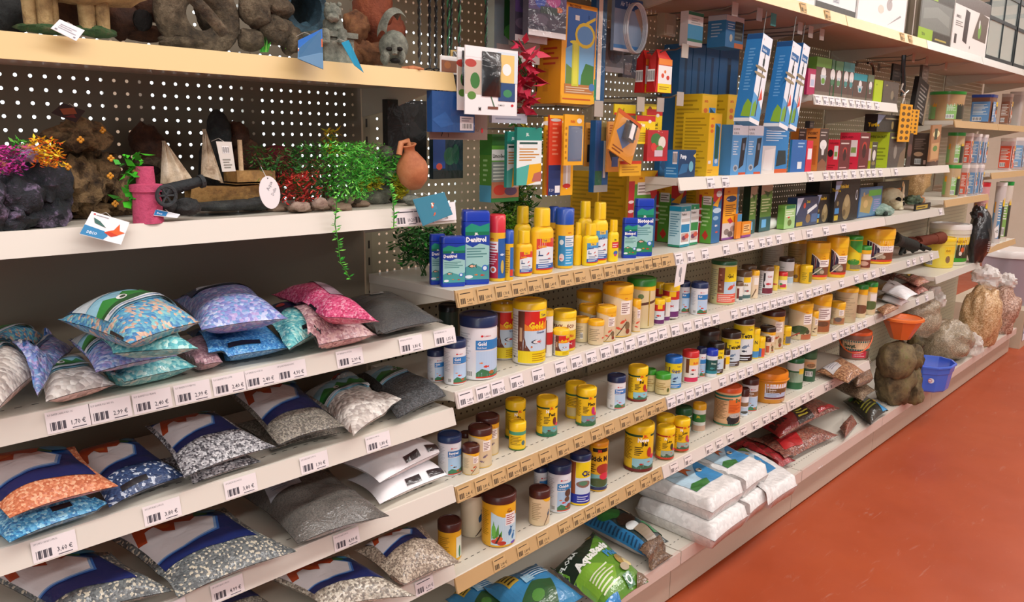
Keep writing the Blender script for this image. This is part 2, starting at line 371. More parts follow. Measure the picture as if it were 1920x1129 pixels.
for i, k in enumerate(range(-1, 6)):
    t = thing('shelving_bay', 'cream metal shelving frame with perforated back: '+NAMEB[i], 'shelving', (k+.5, .2, 0))
    PC = '#a69f86' if k == 0 else '#bdb598' if k > 0 else '#7d7464'  # darker towards the left: shading there is put into the panel colour
    mb = MB()
    if k == -1:
        mb.face([(-.476, YB-.2, .2), (.497, YB-.2, .2), (.497, YB-.2, 1.47), (-.476, YB-.2, 1.47)], PC); perforated(-.476, .497, 1.47, 2.5, YB-.2, PC, mb)
    else: perforated(-.476, .497, .2, 2.5, YB-.2, PC, mb)
    mb.build('back_panel', 'enamel', t, smooth=False)
    mb = MB(); mb.box((-.47, YB-.185, .0), (.49, YB-.18, 1.22), '#3a3630'); mb.build('rear_panel', 'enamel', t)
    mb = MB(); mb.box((-.499, YB-.203, 0), (-.477, YB-.14, 2.5), '#9c957e')
    for q in range(46): z = .3+q*.047; mb.face([(-.491, YB-.2034, z), (-.485, YB-.2034, z), (-.485, YB-.2034, z+.022), (-.491, YB-.2034, z+.022)], '#2a2723')
    mb.build('upright', 'enamel', t, smooth=False)
    mb = MB(); mb.box((-.498, -.262, .012), (.498, -.25, .165), '#c3b3a0'); tag(mb.build('kick_plate', 'enamel', loc=(k+.5, .2, 0)), 'beige kick plate along the floor: '+NAMEB[i], 'kick plate')
def tag_mesh(bg, ink, price, w=.05, h=.037, name=None):
    mb = MB(); S = Flat((0, 0, 0), (1, 0, 0), (0, 0, 1), w, h); art(mb, S, [('R', 0, 0, 1, 1, bg), ('T', name, .05, .8, .13, ink, .0, 0, min(.85, 14/len(name))) if name else ('L', .1, .76, .9, .92, 1, ink), ('T', price, .55, .22, .3, ink, .015)], .0002)
    n = 9
    for i in range(n): art(mb, S, [('R', .08+.04*i, .12, .08+.04*i+.016+.013*((i*5) % 3), .5, ink)], .0003)
    art(mb, S, [('L', .56, .04, .92, .14, 1, ink)])
    o = mb.build('price_tag', 'paper', smooth=False); return o
TAGS = {}
def price_tag(rail, x, z, y, kind, price, w=.05, nm=None):
    k = (kind, price, w, nm)
    bg, ink = {'w': ('#ebe5e6', '#55525a'), 't': ('#cdab78', '#4a3d30'), 'p': ('#eaded9', '#4a4246')}[kind]
    if k not in TAGS: TAGS[k] = tag_mesh(bg, ink, price, w, name=nm); o = TAGS[k]
    else: o = TAGS[k].copy(); col.objects.link(o)
    o.parent = rail; o.location = (x, y, z); o.rotation_euler = (-.2, 0, 0)
PR = ['2,40 €', '3,80 €', '1,70 €', '4,90 €', '2,99 €']
def make_shelf(key, label, rail, tags=(), kind='w', tw=.05, slots=0, prices=None, depth=None, under=None, group=None, back=YB-.012, wide=1.0, lip=.042, names=None):
    s = SH[key]; sl = (s.z1-s.z0)/(s.x1-s.x0); xm = (s.x0+s.x1)/2
    t = thing('shelf', label, 'shelf', (xm, s.y, s.z(xm)), 0, group); t.rotation_euler = (0, -math.atan(sl), 0)
    hw = (s.x1-s.x0)/2-.003; dp = back-s.y
    mb = MB(); mb.box((-hw, .004, -.026), (hw, dp, -.002), under or '#d8d2c4')
    if slots:
        n = 40
        for i in range(n):
            x = -hw+.012+i*(2*hw-.024)/n; mb.face([(x, .05, -.0016), (x+.011, .05, -.0016), (x+.011, .053, -.0016), (x, .053, -.0016)], '#55504a')
    mb.build('board', 'enamel', t, smooth=False)
    mb = MB(); a, b = -.012, -lip
    mb.face([(-hw, 0, 0), (-hw, a, b), (hw, a, b), (hw, 0, 0)], rail); mb.face([(-hw, 0, 0), (hw, 0, 0), (hw, .006, 0), (-hw, .006, 0)], '#eee8dc')
    mb.face([(-hw, .006, 0), (hw, .006, 0), (hw, a+.006, b), (-hw, a+.006, b)], rail); mb.face([(-hw, a, b), (-hw, a+.006, b), (hw, a+.006, b), (hw, a, b)], rail)
    for x in (-hw, hw): mb.face([(x, 0, 0), (x, .006, 0), (x, a+.006, b), (x, a, b)], rail)
    mb.face([(-hw, -.0005, -.0045), (-hw, -.0008, -.0055), (hw, -.0008, -.0055), (hw, -.0005, -.0045)], '#9a8f80')
    r = mb.build('price_rail', 'enamel', t, smooth=False)
    for x in (-hw+.004, hw-.004):
        mb = MB(); mb.idx([(x-.0015, .015, -.026), (x-.0015, dp, -.026), (x-.0015, dp, -.1), (x-.0015, dp-.1, -.085), (x+.0015, .015, -.026), (x+.0015, dp, -.026), (x+.0015, dp, -.1), (x+.0015, dp-.1, -.085)],
               [(0, 1, 2, 3), (7, 6, 5, 4), (0, 3, 7, 4), (3, 2, 6, 7), (2, 1, 5, 6)], '#cfc8b8')
        mb.build('bracket', 'enamel', t, smooth=False)
    for i, px in enumerate(tags):
        # a tag's left edge on the rail
        xl = px
        if abs(px) > 12: xl = ony(px, proj((xm, s.y, s.z(xm)))[1], s.y).x; P = ony(px, proj((xl, s.y-.006, s.z(xl)-.02))[1], s.y-.006); xl = P.x
        xl -= xm
        if xl < -hw or xl+tw > hw: xl = max(-hw, min(hw-tw, xl))
        price_tag(r, xl, -.0395, -.0119, kind, (prices or PR)[i % len(prices or PR)], tw, names[i % len(names)] if names else None)
    return t
P3 = ['1,55 €', '1,70 €', '2,99 €', '2,40 €', '2,99 €', '2,40 €', '2,40 €', '4,90 €', '2,99 €', '3,80 €']
make_shelf('A1', 'yellow edged shelf of dark stone ornaments at top left', YEL)
make_shelf('A2', 'white edged shelf holding coral rock, shipwreck and plastic plants', CREAM, (738, 772), tw=.07, prices=['10,20 €'])
make_shelf('A3', 'cream shelf loaded with blue, turquoise and pink gravel bags', CREAM, (5, 85, 167, 248, 326, 398, 458, 517, 630, 748), tw=.07, slots=1, prices=P3, names=['FLOP GRANDER BLANC 1 KG', 'FLOP GRANDER CANARIA RONDO 1 KG', 'FLOP GRANDER FOSSO BLEU 1KG', 'FLOP GRANDER FOSSO MELANGE', 'FLOP GRANDER FOSSO MENT 1KG', 'FLOP GRANDER FOSSO LUSTER', 'FLOP GRANDER FOSSO ROSE 1 KG', 'CAPP QUARTZ MELANGE NOIR 5KG', 'FLOP GRANDER FOSSO ROSE 1KG', 'CAPP SABLE DE QUARTZ NOIR 4 KG'])
make_shelf('A4', 'cream shelf under the orange and grey gravel bags', CREAM, (58, 268, 420, 562, 685), tw=.07, slots=1, prices=['3,60 €', '3,80 €', '3,80 €', '1,90 €', '1,80 €'], names=['CAPP QUARTZ OCEAN BLEU 2-3 MM 2 KG', 'CAPP QUARTZ MIX BLEU 2-3 MM 2,5 KG', 'CAPP QUARTZ MIX GRIS 2-3 MM 2,5 KG', 'CAPP QUARTZ GRANIT 2-3 MM 1 KG', 'CAPP GRAVIER FOSSO 2 MM 1 KG'])
make_shelf('A5', 'cream shelf with two white sand bags at its right end', CREAM, (-.79, 395, 625), tw=.07, slots=1, prices=['4,99 €'], names=['CAPP QUARTZ GRANIT 2-3 MM 5 KG'])
make_shelf('A6', 'lowest visible cream shelf on the left, under blue panelled gravel bags', CREAM, (-.6, 778), tw=.06, slots=1, prices=['6,99 €'])
make_shelf('B1', 'tan edged shelf of blue and yellow water conditioner bottles', TAN, (859, 894, 928, 959, 988, 1018, 1048, 1076, 1107, 1132, 1155, 1172, 1189, 1207, 1222, 1240), 't', slots=0)
make_shelf('B2', 'white edged shelf of goldfish food cans below the bottles', PINK, (859, 892, 920, 956, 997, 1040, 1070, 1098, 1125, 1150, 1172, 1195, 1216, 1234), slots=1)
make_shelf('B3', 'tan edged shelf with yellow lidded jars and brown lidded cans', TAN, (857, 890, 922, 950, 976, 1011, 1044, 1076, 1108, 1133, 1163, 1189, 1212, 1228), 't', slots=1)
make_shelf('B4', 'lowest tan edged shelf, with large yellow can and cichlid cans', TAN, (924, 969, 1007, 1047, 1074, 1097, 1116, 1142, 1174, 1201, 1222), 't', slots=1)
make_shelf('C1', 'cream edged shelf under the yellow and blue filter cartons', CREAM, (1325, 1353))
make_shelf('C2', 'cream shelf with water test and fertiliser cartons', PINK, (1265, 1288, 1315, 1355, 1383, 1402, 1423, 1437, 1455, 1480), tw=.045)
make_shelf('C3', 'cream shelf with pond flake can and small brown lidded jars', PINK, (1253, 1281, 1302, 1318, 1335, 1370, 1388, 1402, 1418, 1430, 1445, 1457, 1468, 1478), tw=.05, slots=1)
make_shelf('C4', 'cream shelf crowded with tropical flake cans of many sizes', PINK, (1249, 1268, 1286, 1303, 1319, 1348, 1368, 1384, 1400, 1421, 1433, 1445, 1459, 1472), slots=1)
make_shelf('C5', 'cream shelf with orange bucket and orange lidded can', PINK, (1256, 1283, 1323, 1342, 1363, 1388, 1410, 1430, 1445, 1460), 'p', slots=1)
make_shelf('D0', 'short high shelf of small hanging reptile lamp packs', CREAM, (1528, 1543, 1555, 1566, 1578, 1592, 1604, 1614, 1625, 1640), tw=.05)
make_shelf('D1', 'cream edged shelf of red and orange lamp boxes', CREAM, (1515, 1543, 1556, 1568, 1580, 1596, 1612, 1624, 1634, 1647), tw=.05)
make_shelf('E1', 'cream edged shelf under the brown shell box near the pellet tubs', CREAM, (3.05,))
make_shelf('D2', 'cream shelf of black turtle boxes with yellow lettering', PINK, (1512, 1543, 1577), tw=.06)
make_shelf('E2', 'cream shelf with the skull box and grey stone hide', GREYC, (3.9,))
make_shelf('D3', 'cream shelf of big yellow turtle food buckets', PINK, (1496, 1511, 1524, 1533, 1548, 1574, 1602, 1619, 1634), slots=0)
make_shelf('E3', 'cream shelf under the dark work glove', GREYC, (1653, 1700, 1711, 1725, 1744))
make_shelf('D4', 'cream shelf of yellow lidded reptile food cans', PINK, (1485, 1498, 1510, 1560, 1574, 1583, 1595, 1608, 1618), slots=1)
make_shelf('E4', 'cream shelf under the white moss bags', GREYC, (1655, 1717, 1735))
make_shelf('D5', 'cream shelf under the wood chip bag and green jars', PINK, (1481, 1502, 1517, 1546, 1556), 'p', slots=1)
make_shelf('F0', 'tan edged high shelf of green and blue lidded pellet tubs', TAN); make_shelf('G0', 'tan edged high shelf at the far end of the run', TAN)
make_shelf('F1', 'tan edged shelf of square blue and green pellet tubs above the black sack', TAN)
make_shelf('G1', 'tan edged shelf of square red and blue pellet tubs at far right', TAN)
make_shelf('F2', 'white edged shelf under the white lidded bucket', GREYC); make_shelf('G2', 'tan edged shelf under the tall pond tubs', TAN)
for k in range(0, 6):
    make_shelf('K%d' % k, 'overhead canopy shelf, '+['above the hanging nets and plants', 'above the blue filter cartons', 'carrying the big white carton with bird picture', 'carrying grey edged terrarium boxes', 'carrying the glass terrarium', 'at the far end'][k], YEL if k < 3 else GREYC,
               ((1500, 1546) if k == 1 else (1688, 1703) if k == 2 else ()), 't', under='#b99a86')
for k in range(-1, 6):
    t = thing('base_deck', 'low cream base deck on the floor: '+NAMEB[k+1], 'shelf', (k+.5, YD, ZD))
    mb = MB(); mb.box((-.497, .004, -.022), (.497, YB-YD-.012, -.002), '#dad5c8')
    for i in range(38):
        x = -.485+i*.0255; mb.face([(x, .055, -.0016), (x+.009, .055, -.0016), (x+.009, .058, -.0016), (x, .058, -.0016)], '#4b463f')
    mb.build('board', 'enamel', t, smooth=False)
    mb = MB(); mb.box((-.496, 0, -.05), (.496, .012, 0), '#d9c7bb'); r = mb.build('front_lip', 'enamel', t)  # pinkish: the red floor's reflection is put into the lip colour
    if k == 2: price_tag(r, -.32, -.045, -.0006, 'p', '9,90 €', .05)
# ================================================================ cans, jars, bottles
def fit(sh, x0, x1, yt, yb):
    """stand an upright round thing on a shelf: pixel outline -> centre, radius, height"""
    s = SH[sh]; xc = (x0+x1)/2; z = s.z0
    for _ in range(4): P = onz(xc, yb, z); z = s.z(P.x)-.0015
    if s.z0 > 1.6: P = ony(xc, yb, .04); P.z = s.z0-.0015
    w = (P-CAM).dot(AF); r = (x1-x0)/2*w/FPX/sqrt(1+((xc-960)/FPX)**2)
    d = Vector((P.x-CAM.x, P.y-CAM.y, 0)).normalized(); c = P+d*r
    c.y = max(min(c.y, YB-.02-r), s.y+r+.008); z += r*abs(s.z1-s.z0)/(s.x1-s.x0); c.z = z
    q = c+d*(r if yt > 290 else -r); rd = ray(xc, yt); h = CAM.z+Vector((q.x-CAM.x, q.y-CAM.y)).length*rd.z/Vector((rd.x, rd.y)).length-z
    return Vector((c.x, c.y, z)), r, h, atan2(CAM.x-c.x, -(CAM.y-c.y))
SOLID = []
def settle(c, r, y0=0):
    """nudge a round thing off its neighbours"""
    for _ in range(60):
        mv = False
        for (p, q) in SOLID:
            if abs(p.z-c.z) < .06:
                d = Vector((c.x-p.x, c.y-p.y)); g = r+q+.0015-d.length
                if g > 0: d = d.normalized() if d.length > 1e-5 else Vector((0, 1)); d.y = abs(d.y)*.6+.4*d.y if d.y > -.4 else d.y; c.x += d.x*g*1.02; c.y += d.y*g*1.02; mv = True
        if not mv: break
    c.y = max(min(c.y, YB-.02-r), y0+r+.009); SOLID.append((c.copy(), r))
NSEG = 30
def can(sh, x0, x1, yt, yb, body, lid, A, label, cat='can', name='food_can', lidh=.13, group=None, bands=(), over=.965, lab=None, ac=0, free=False):
    c, r, h, a = fit(sh, x0, x1, yt, yb)
    if not free: settle(c, r, SH[sh].y)
    q_ = SH[sh]; c.z = q_.z(c.x)-.0012+r*abs(q_.z1-q_.z0)/(q_.x1-q_.x0)
    t = thing(name, label, cat, c, 0, group); hl = h*lidh if lidh < 1 else lidh; hb = h-hl; rb = r*over
    mb = MB(); n = NSEG if x1-x0 > 25 else 20
    pr = [(0, 0, body), (rb*.97, 0, body), (rb, .002, body)]
    zs = sorted(set([.002]+[b[0]*hb for b in bands]+[b[1]*hb for b in bands]+[hb]))
    def colat(z):
        q = body
        for b in bands:
            if b[0]*hb-1e-6 <= z < b[1]*hb-1e-6: q = b[2]
        return q
    pr = [(0, 0, body), (rb*.97, 0, body)]+[(rb, max(z, .002), colat(z)) for z in zs]
    pr.append((rb*.9, hb, body)); mb.lathe(pr, n)
    art(mb, Cyl(rb, 0, hb, a+ac), A); mb.build('can_body', 'print', t)
    mb = MB(); e = min(.004, hl*.2)
    mb.lathe([(rb*.9, hb-.0005, lid), (r, hb-.0005, lid), (r, hb+hl-e, lid), (r-e*.5, hb+hl-e*.4, lid), (r-e*1.6, hb+hl, lid), (r*.86, hb+hl-e*.1, lid), (r*.83, hb+hl-e*.7, lid), (0, hb+hl-e*.7, lid)], n)
    mb.build('lid', 'plastic', t); return t
def bottle(sh, x0, x1, yt, yb, body, cap, A, label, capw=.62, caph=.27, sh_=.1, q=.72, name='bottle', cat='bottle', neck=None, capcol=None, round_=False):
    c, r, h, a = fit(sh, x0, x1, yt, yb); r *= 1.14; settle(c, r*(q+1)/2)
    t = thing(name, label, cat, c); hb = h*(1-caph); hs = h*sh_; rb = r
    T = lambda p: Vector((p.x, p.y*q, p.z))
    mb = MB(); n = NSEG
    mb.lathe([(0, 0, body), (rb*.94, 0, body), (rb, .004, body), (rb, hb-hs, body), (rb*.96, hb-hs*.7, body), (rb*.8, hb-hs*.3, body), (rb*capw*1.04, hb-.003, body), (rb*capw, hb, body), (0, hb, body)], n, T)
    ar = atan2(sin(a)*1, cos(a)/1)
    art(mb, Cyl(rb, .004, hb-hs-.004, a*.75, q=q), A); mb.build('bottle_body', 'print', t)
    mb = MB(); rc = rb*capw; TT = lambda p: Vector((p.x, p.y*.95, p.z))
    mb.lathe([(0, hb, cap), (rc, hb, cap), (rc*.96, h-.004, cap), (rc*.88, h, cap), (0, h, cap)], 22, TT); mb.build('cap', 'plastic', t); return t
def flatbottle(sh, x0, x1, yt, yb, A, label, capw=.55, c0='#153bb4'):
    """boxy blue conditioner bottle with rounded shoulders; the cap keeps the body's outline"""
    c, r, h, a = fit(sh, x0, x1, yt, yb); w = r*1.04; d = r*.5; settle(c, (w+d)*.5)
    t = thing('bottle', label, 'bottle', c, a*.62); n = 7
    def ring(w_, d_, z):
        P = []; rr = min(w_, d_)*.55
        for sx, sy, a0 in ((1, 1, 0), (-1, 1, pi/2), (-1, -1, pi), (1, -1, 3*pi/2)):
            for i in range(5): b = a0+pi/2*i/4; P.append(Vector((sx*(w_-rr)+rr*cos(b), sy*(d_-rr)+rr*sin(b), z)))
        return P
    def stack(rings, c):
        mb = MB(); i0 = 0; m = 20
        for R_ in rings: mb.v.extend(R_)
        for i in range(len(rings)-1):
            for j in range(m): mb.f.append((i*m+j, i*m+(j+1) % m, (i+1)*m+(j+1) % m, (i+1)*m+j)); mb.c.append(C(c))
        mb.f.append(tuple(reversed(range(m)))); mb.c.append(C(c)); k = (len(rings)-1)*m; mb.f.append(tuple(range(k, k+m))); mb.c.append(C(c)); return mb
    hb = h*.86
    mb = stack([ring(w*.97, d*.95, 0), ring(w, d, .004), ring(w, d, hb)], c0); art(mb, Flat((-w*.9, -d, .006), (1, 0, 0), (0, 0, 1), w*1.8, hb-.01), A)
    mb.build('bottle_body', 'print', t)
    stack([ring(w*1.0, d*1.0, hb+.001), ring(w, d, h-.006), ring(w*.93, d*.9, h)], c0).build('cap', 'plastic', t); return t
# ---- printed designs
def d_white(title, sub='Fish food', pic='#b9d3ee', fish='#d8402c', top='#2f7fc2'):
    return [('L', .03, .35, .3, .9, 12, '#c3c7ce'), ('B', .2, .06, .34, .18), ('R', .44, .05, 1.08, .55, pic), ('P', [(.44, .05), (1.08, .05), (1.08, .2), (.8, .16), (.6, .22), (.44, .14)], '#3d7a52'),
            ('E', .6, .84, .025, .02, '#d3202e'), ('T', 'FLAMINGO', .65, .825, .035, '#c0303a', .01), ('R', .43, .58, 1.1, .76, top), ('T', title, .48, .66, .1, '#fff', .03), ('T', sub, .48, .6, .05, '#fff', .01),
            ('F', .72, .26, .06, fish, 1), ('F', .58, .33, .035, '#e57a33', -1), ('E', .85, .14, .06, .035, '#b06a3a'), ('R', .44, .04, 1.08, .07, '#c8402f')]
def d_yellow(t1, t2, base='#7a1f1a', pic='#8fc3cf', band='#1d4a2a', thing_='#b5322c', y='#f0c01c', red='#d8321f'):
    return [('R', -.1, .9, 1.1, .955, band), ('L', .03, .3, .28, .84, 14, '#8a6a14'), ('E', .06, .86, .03, .02, '#2d7a3c'), ('R', .62, .885, .88, .97, y), ('T', 'JBL', .64, .885, .1, red, .04),
            ('T', t1, .46, .77, .15, '#fff', .045), ('T', t2, .6, .67, .15, '#1a1512', .045), ('L', .36, .42, .66, .66, 5, '#3b2c10'),
            ('R', .3, .07, 1.1, .34, pic), ('P', [(.3, .07), (1.1, .07), (1.1, .2), (.85, .13), (.6, .2), (.45, .11), (.3, .16)], '#3f6a4e'), ('F', .62, .2, .06, thing_, 1), ('F', .85, .25, .05, '#d8643a', -1),
            ('E', .86, .5, .07, .13, thing_), ('E', .95, .38, .07, .06, '#e0344f'), ('R', -.1, 0, 1.1, .075, base)]
def d_sera(fish='#d9543a', lab='#f6efe6', k=0, rod=True):
    L = [('P', [(-.05, 1), (1.1, 1), (1.1, .84), (.8, .84), (.5, .92), (.2, .96), (-.05, .97)], '#efb52a'), ('L', .06, .3, .4, .78, 9, '#b5a486'), ('T', 'sera', .74, .88, .05, '#c22f1e', .02), ('R', .62, .52, .92, .84, lab), ('L', .65, .55, .9, .8, 5, '#8a6560'),
         ('F', .72, .36, .09, fish, 1, .5), ('F', .58, .2, .075, fish, 1, -.3)]
    if k == 1: L += [('E', .86, .25, .07, .1, '#7d6a4a'), ('E', .87, .12, .06, .06, '#8c3f2a')]
    if rod: L += [('P', [(.5, .03), (.53, .03), (.84, .34), (.82, .36)], '#5d4632')]
    L += [('T', '1 Liter', .1, .04, .04, '#7a6a50', .005), ('R', -.1, 0, 1.1, .025, '#dcb454')]; return L
def d_tetra(t1, mid='#c8dcec', base='#efd41a', top='#d3281f', stripe='#6b3a26', tcol='#f6d21e', fish='#d63a2c', base2=None, txt2='Granules'):
    return [('L', .02, .1, .2, .9, 16, '#b9b4b0'), ('R', .26, .25, 1.1, .97, top), ('P', [(.26, .62), (1.1, .62), (1.1, .8), (.8, .72), (.5, .7), (.26, .78)], '#f08a22'), ('R', .26, .25, 1.1, .62, mid),
            ('P', [(.17, .97), (.36, .97), (.36, .5), (.42, .36), (.55, .25), (.17, .25)], stripe), ('L', .22, .3, .3, .9, 1, '#c9a480'), ('R', .8, .84, 1.1, .98, '#efd41a'), ('T', 'Tetra', .84, .87, .07, '#1d2a5a', .03),
            ('T', t1, .48, .66, .17, tcol, .05), ('T', txt2, .72, .57, .06, '#27427a', .02), ('F', .72, .42, .1, '#3c4a5c', 1), ('F', .74, .42, .08, '#e9e6e6', 1), ('F', .8, .42, .05, fish, 1), ('E', .58, .33, .018, .018, '#cf6a2a'),
            ('R', .18, .03, 1.1, .25, base), ('L', .6, .06, 1.0, .22, 4, '#b58a14' if base2 is None else base2), ('E', .09, .12, .02, .02, '#333')]
YL, NAVY, BRN, DKB = '#f3c81a', '#1d2c55', '#4a211b', '#33201a'
SY = '#f0b41e'
def blue_art(t, pic='#4a9a9a'):
    return [('R', 0, 0, 1, 1, '#1d46a8'), ('P', [(0, .93), (.25, 1), (.6, .95), (1, 1.0), (1, .85), (0, .85)], '#1f9a7c'), ('R', 0, .8, 1, .86, '#107a55'), ('T', 'JBL', .38, .805, .055, '#fff', .03), ('T', t, .03, .69, .115, '#fff', .045, 0, .9),
            ('P', [(0, .05), (1, .05), (1, .62), (.6, .66), (.3, .6), (0, .66)], '#9fd0cc'), ('L', .06, .42, .9, .6, 4, '#4f8a8a'), ('P', [(0, .05), (1, .05), (1, .3), (.7, .25), (.3, .33), (0, .26)], pic), ('F', .3, .28, .08, '#20483a', 1), ('F', .3, .28, .055, '#e9b79a', 1),
            ('E', .82, .24, .055, .055, '#2f6fc4'), ('E', .82, .24, .035, .035, '#d9e8f6'), ('F', .72, .12, .04, '#c9402e', 1), ('F', .45, .13, .03, '#e07a30', -1), ('E', .15, .1, .07, .03, '#e6eef2')]
# ---- B1: water conditioners
flatbottle('B1', 866, 886, 392, 522, blue_art('Denitrol'), 'tall dark blue bottle at the back, half hidden by its twin')
flatbottle('B1', 806, 834, 437, 535, blue_art('Denitrol'), 'short blue bottle at the back of the left end of the bottle shelf')
flatbottle('B1', 866, 916, 393, 536, blue_art('Denitrol'), 'tall blue square bottle with white lettering, beside red capped spray')
flatbottle('B1', 825, 871, 440, 540, blue_art('Denitrol'), 'short blue square bottle at the front left of the bottle shelf')
RC = [('R', -.1, .72, 1.1, 1, '#efb92a'), ('R', -.1, .06, .55, .7, '#b51f3c'), ('R', .56, .06, 1.1, .88, '#2a62a8'), ('R', -.1, .6, .55, .82, '#f0ecec'), ('L', .06, .62, .5, .8, 3, '#c14a4a'), ('L', .05, .34, .5, .58, 5, '#e9c7cf'), ('E', .26, .24, .07, .07, '#e8ecf4'), ('E', .26, .24, .04, .04, '#d8643a'), ('F', .82, .55, .06, '#cfe0f2', 1), ('E', .82, .3, .04, .14, '#c9b35a'), ('R', -.1, 0, 1.1, .06, '#e8bb2c'), ('T', 'sera', .1, .86, .06, '#c4301c', .03)]
can('B1', 916, 947, 400, 528, '#efb92a', '#d8303e', RC, 'yellow spray can with tall red cap on the bottle shelf', 'bottle', 'spray_can', .27, over=.99)
can('B1', 947, 963, 430, 527, '#efc02a', '#2456b8', [('R', .6, .1, 1.1, .9, '#2f6fb8'), ('L', .08, .2, .55, .85, 10, '#a87c14'), ('R', .62, .12, .95, .3, '#d8402e')], 'slim yellow bottle with blue cap beside the red capped spray', 'bottle', 'bottle', .27, over=.99)
YA = lambda t, top, fish: [('R', .28, .1, 1.1, .86, '#e4ecf2'), ('P', [(.28, .86), (1.1, .86), (1.1, .6), (.7, .66), (.28, .58)], top), ('R', .5, .76, .85, .9, YL), ('T', 'Tetra', .56, .79, .06, '#1d2a5a', .02), ('T', t, .34, .63, .09, '#f3b21e' if top != '#4f9ad0' else '#1c3f80', .03),
     ('R', .38, .42, .42, .55, '#2b4a78'), ('R', .36, .42, .56, .45, '#2b4a78'), ('F', .76, .47, .06, fish, -1, .6), ('F', .8, .34, .06, fish, 1, .3), ('L', .4, .24, .95, .36, 2, '#8a98b0'), ('R', .28, .1, 1.1, .22, '#2c5fa8'), ('L', .36, .12, .95, .21, 2, '#dfe8f2'), ('R', .28, .06, 1.1, .1, '#c9302a')]
bottle('B1', 962, 995, 385, 505, YL, YL, [], 'tall plain yellow bottle at the back, left of the largest yellow bottle')
bottle('B1', 964, 998, 430, 519, '#f2bf1c', YL, YA('Goldfish', '#d8402e', '#d23a2e'), 'small yellow bottle with red white and blue goldfish label')
bottle('B1', 991, 1037, 388, 514, '#f2bf1c', YL, YA('Goldfish', '#d8402e', '#d23a2e'), 'largest yellow bottle with red white and blue goldfish label')
BC = [('R', .18, .06, .55, .88, '#2a86bc'), ('R', .55, .06, 1.1, .5, '#3a9ed6'), ('R', .55, .5, 1.1, .75, '#e8eef2'), ('R', .18, .75, 1.1, .93, '#efb92a'), ('T', 'sera', .7, .8, .06, '#c4301c', .03), ('L', .58, .52, 1., .72, 4, '#7a9ab5'), ('L', .6, .1, .95, .46, 6, '#bfe0f2'), ('E', .36, .6, .05, .06, '#d6e8f4'), ('E', .38, .25, .06, .09, '#e3d2d8'), ('F', .35, .22, .04, '#d03a30', 1)]
can('B1', 1026, 1046, 386, 497, '#efbd2a', '#2450b0', [('L', .1, .1, .9, .9, 8, '#a87c14')], 'yellow bottle with blue cap standing behind its taller looking twin', 'bottle', 'bottle', .27, over=.985)
can('B1', 1039, 1074, 388, 504, '#efbd2a', '#2450b0', BC, 'yellow bottle with wide blue cap and blue white label', 'bottle', 'bottle', .27, over=.985)
bottle('B1', 1074, 1090, 416, 498, YL, YL, [], 'small yellow bottle peeping out behind two tap water labelled ones')
bottle('B1', 1080, 1109, 376, 490, YL, YL, [], 'tall yellow bottle at the back behind the small tap label bottle')
bottle('B1', 1077, 1109, 417, 499, '#f0d21c', YL, YA('AquaSafe', '#4f9ad0', '#c23a30'), 'small yellow bottle with tap and blue label')
bottle('B1', 1105, 1138, 378, 495, '#f2cc1c', YL, YA('AquaSafe', '#4f9ad0', '#c23a30'), 'tall yellow bottle with tap and blue label')
bottle('B1', 1137, 1159, 411, 491, '#f2d41c', YL, [('R', .4, .5, 1.1, .74, '#d8343c'), ('T', 'Bio', .6, .8, .1, '#223', .03), ('E', .75, .3, .12, .09, '#3f6ab0'), ('E', .72, .22, .07, .05, '#c24a7a'), ('L', .45, .53, .95, .7, 2, '#f0c0c0')], 'small yellow bottle with red label panel beside the blue bottles')
flatbottle('B1', 1165, 1192, 407, 485, blue_art('Biotopol', '#2f8a5a'), 'short blue square bottle at the right end of the bottle shelf')
flatbottle('B1', 1189, 1224, 371, 482, blue_art('Biotopol', '#2f8a5a'), 'tall blue square bottle at the right end of the bottle shelf')
# ---- B2: goldfish foods
can('B2', 860, 933, 580, 715, '#eceef2', NAVY, d_white('Gold', 'Fish Food'), 'largest white fish food can with navy lid and blue panel', lidh=.17)
can('B2', 846, 889, 626, 719, '#eceef2', NAVY, d_white('Gold', 'Fish Food'), 'medium white can with navy lid in front of the largest one', lidh=.17)
can('B2', 806, 840, 650, 718, '#e4e7ec', NAVY, d_white('Gold', 'Fish'), 'small white can with navy lid at the left end, next to gravel', lidh=.2)
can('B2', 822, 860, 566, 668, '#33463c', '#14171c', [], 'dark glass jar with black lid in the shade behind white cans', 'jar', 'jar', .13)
can('B2', 919, 968, 562, 676, '#e9e4dd', YL, d_tetra('Gold'), 'yellow lidded goldfish can standing half hidden behind its twin', lidh=.12)
can('B2', 952, 1017, 555, 685, '#e9e4dd', YL, d_tetra('Gold'), 'large yellow lidded goldfish can with brown stripe', lidh=.12)
can('B2', 1012, 1036, 577, 670, '#e9e4dd', YL, [('R', .1, .3, 1.1, .6, '#c22f2a'), ('R', .3, .1, .5, .9, '#7a3a2a')], 'narrow yellow lidded can just behind the big goldfish can')
can('B2', 1011, 1026, 609, 667, '#e9d9b0', YL, [('R', -.1, .3, 1.1, .55, '#e08a2a'), ('R', -.1, .12, 1.1, .3, '#4a8a6a')], 'tiny yellow lidded jar squeezed beside the big goldfish can', lidh=.2)
can('B2', 1024, 1056, 613, 670, '#ece7de', YL, d_tetra('Gold', txt2=''), 'small yellow lidded goldfish jar in front of the red and yellow one', lidh=.2)
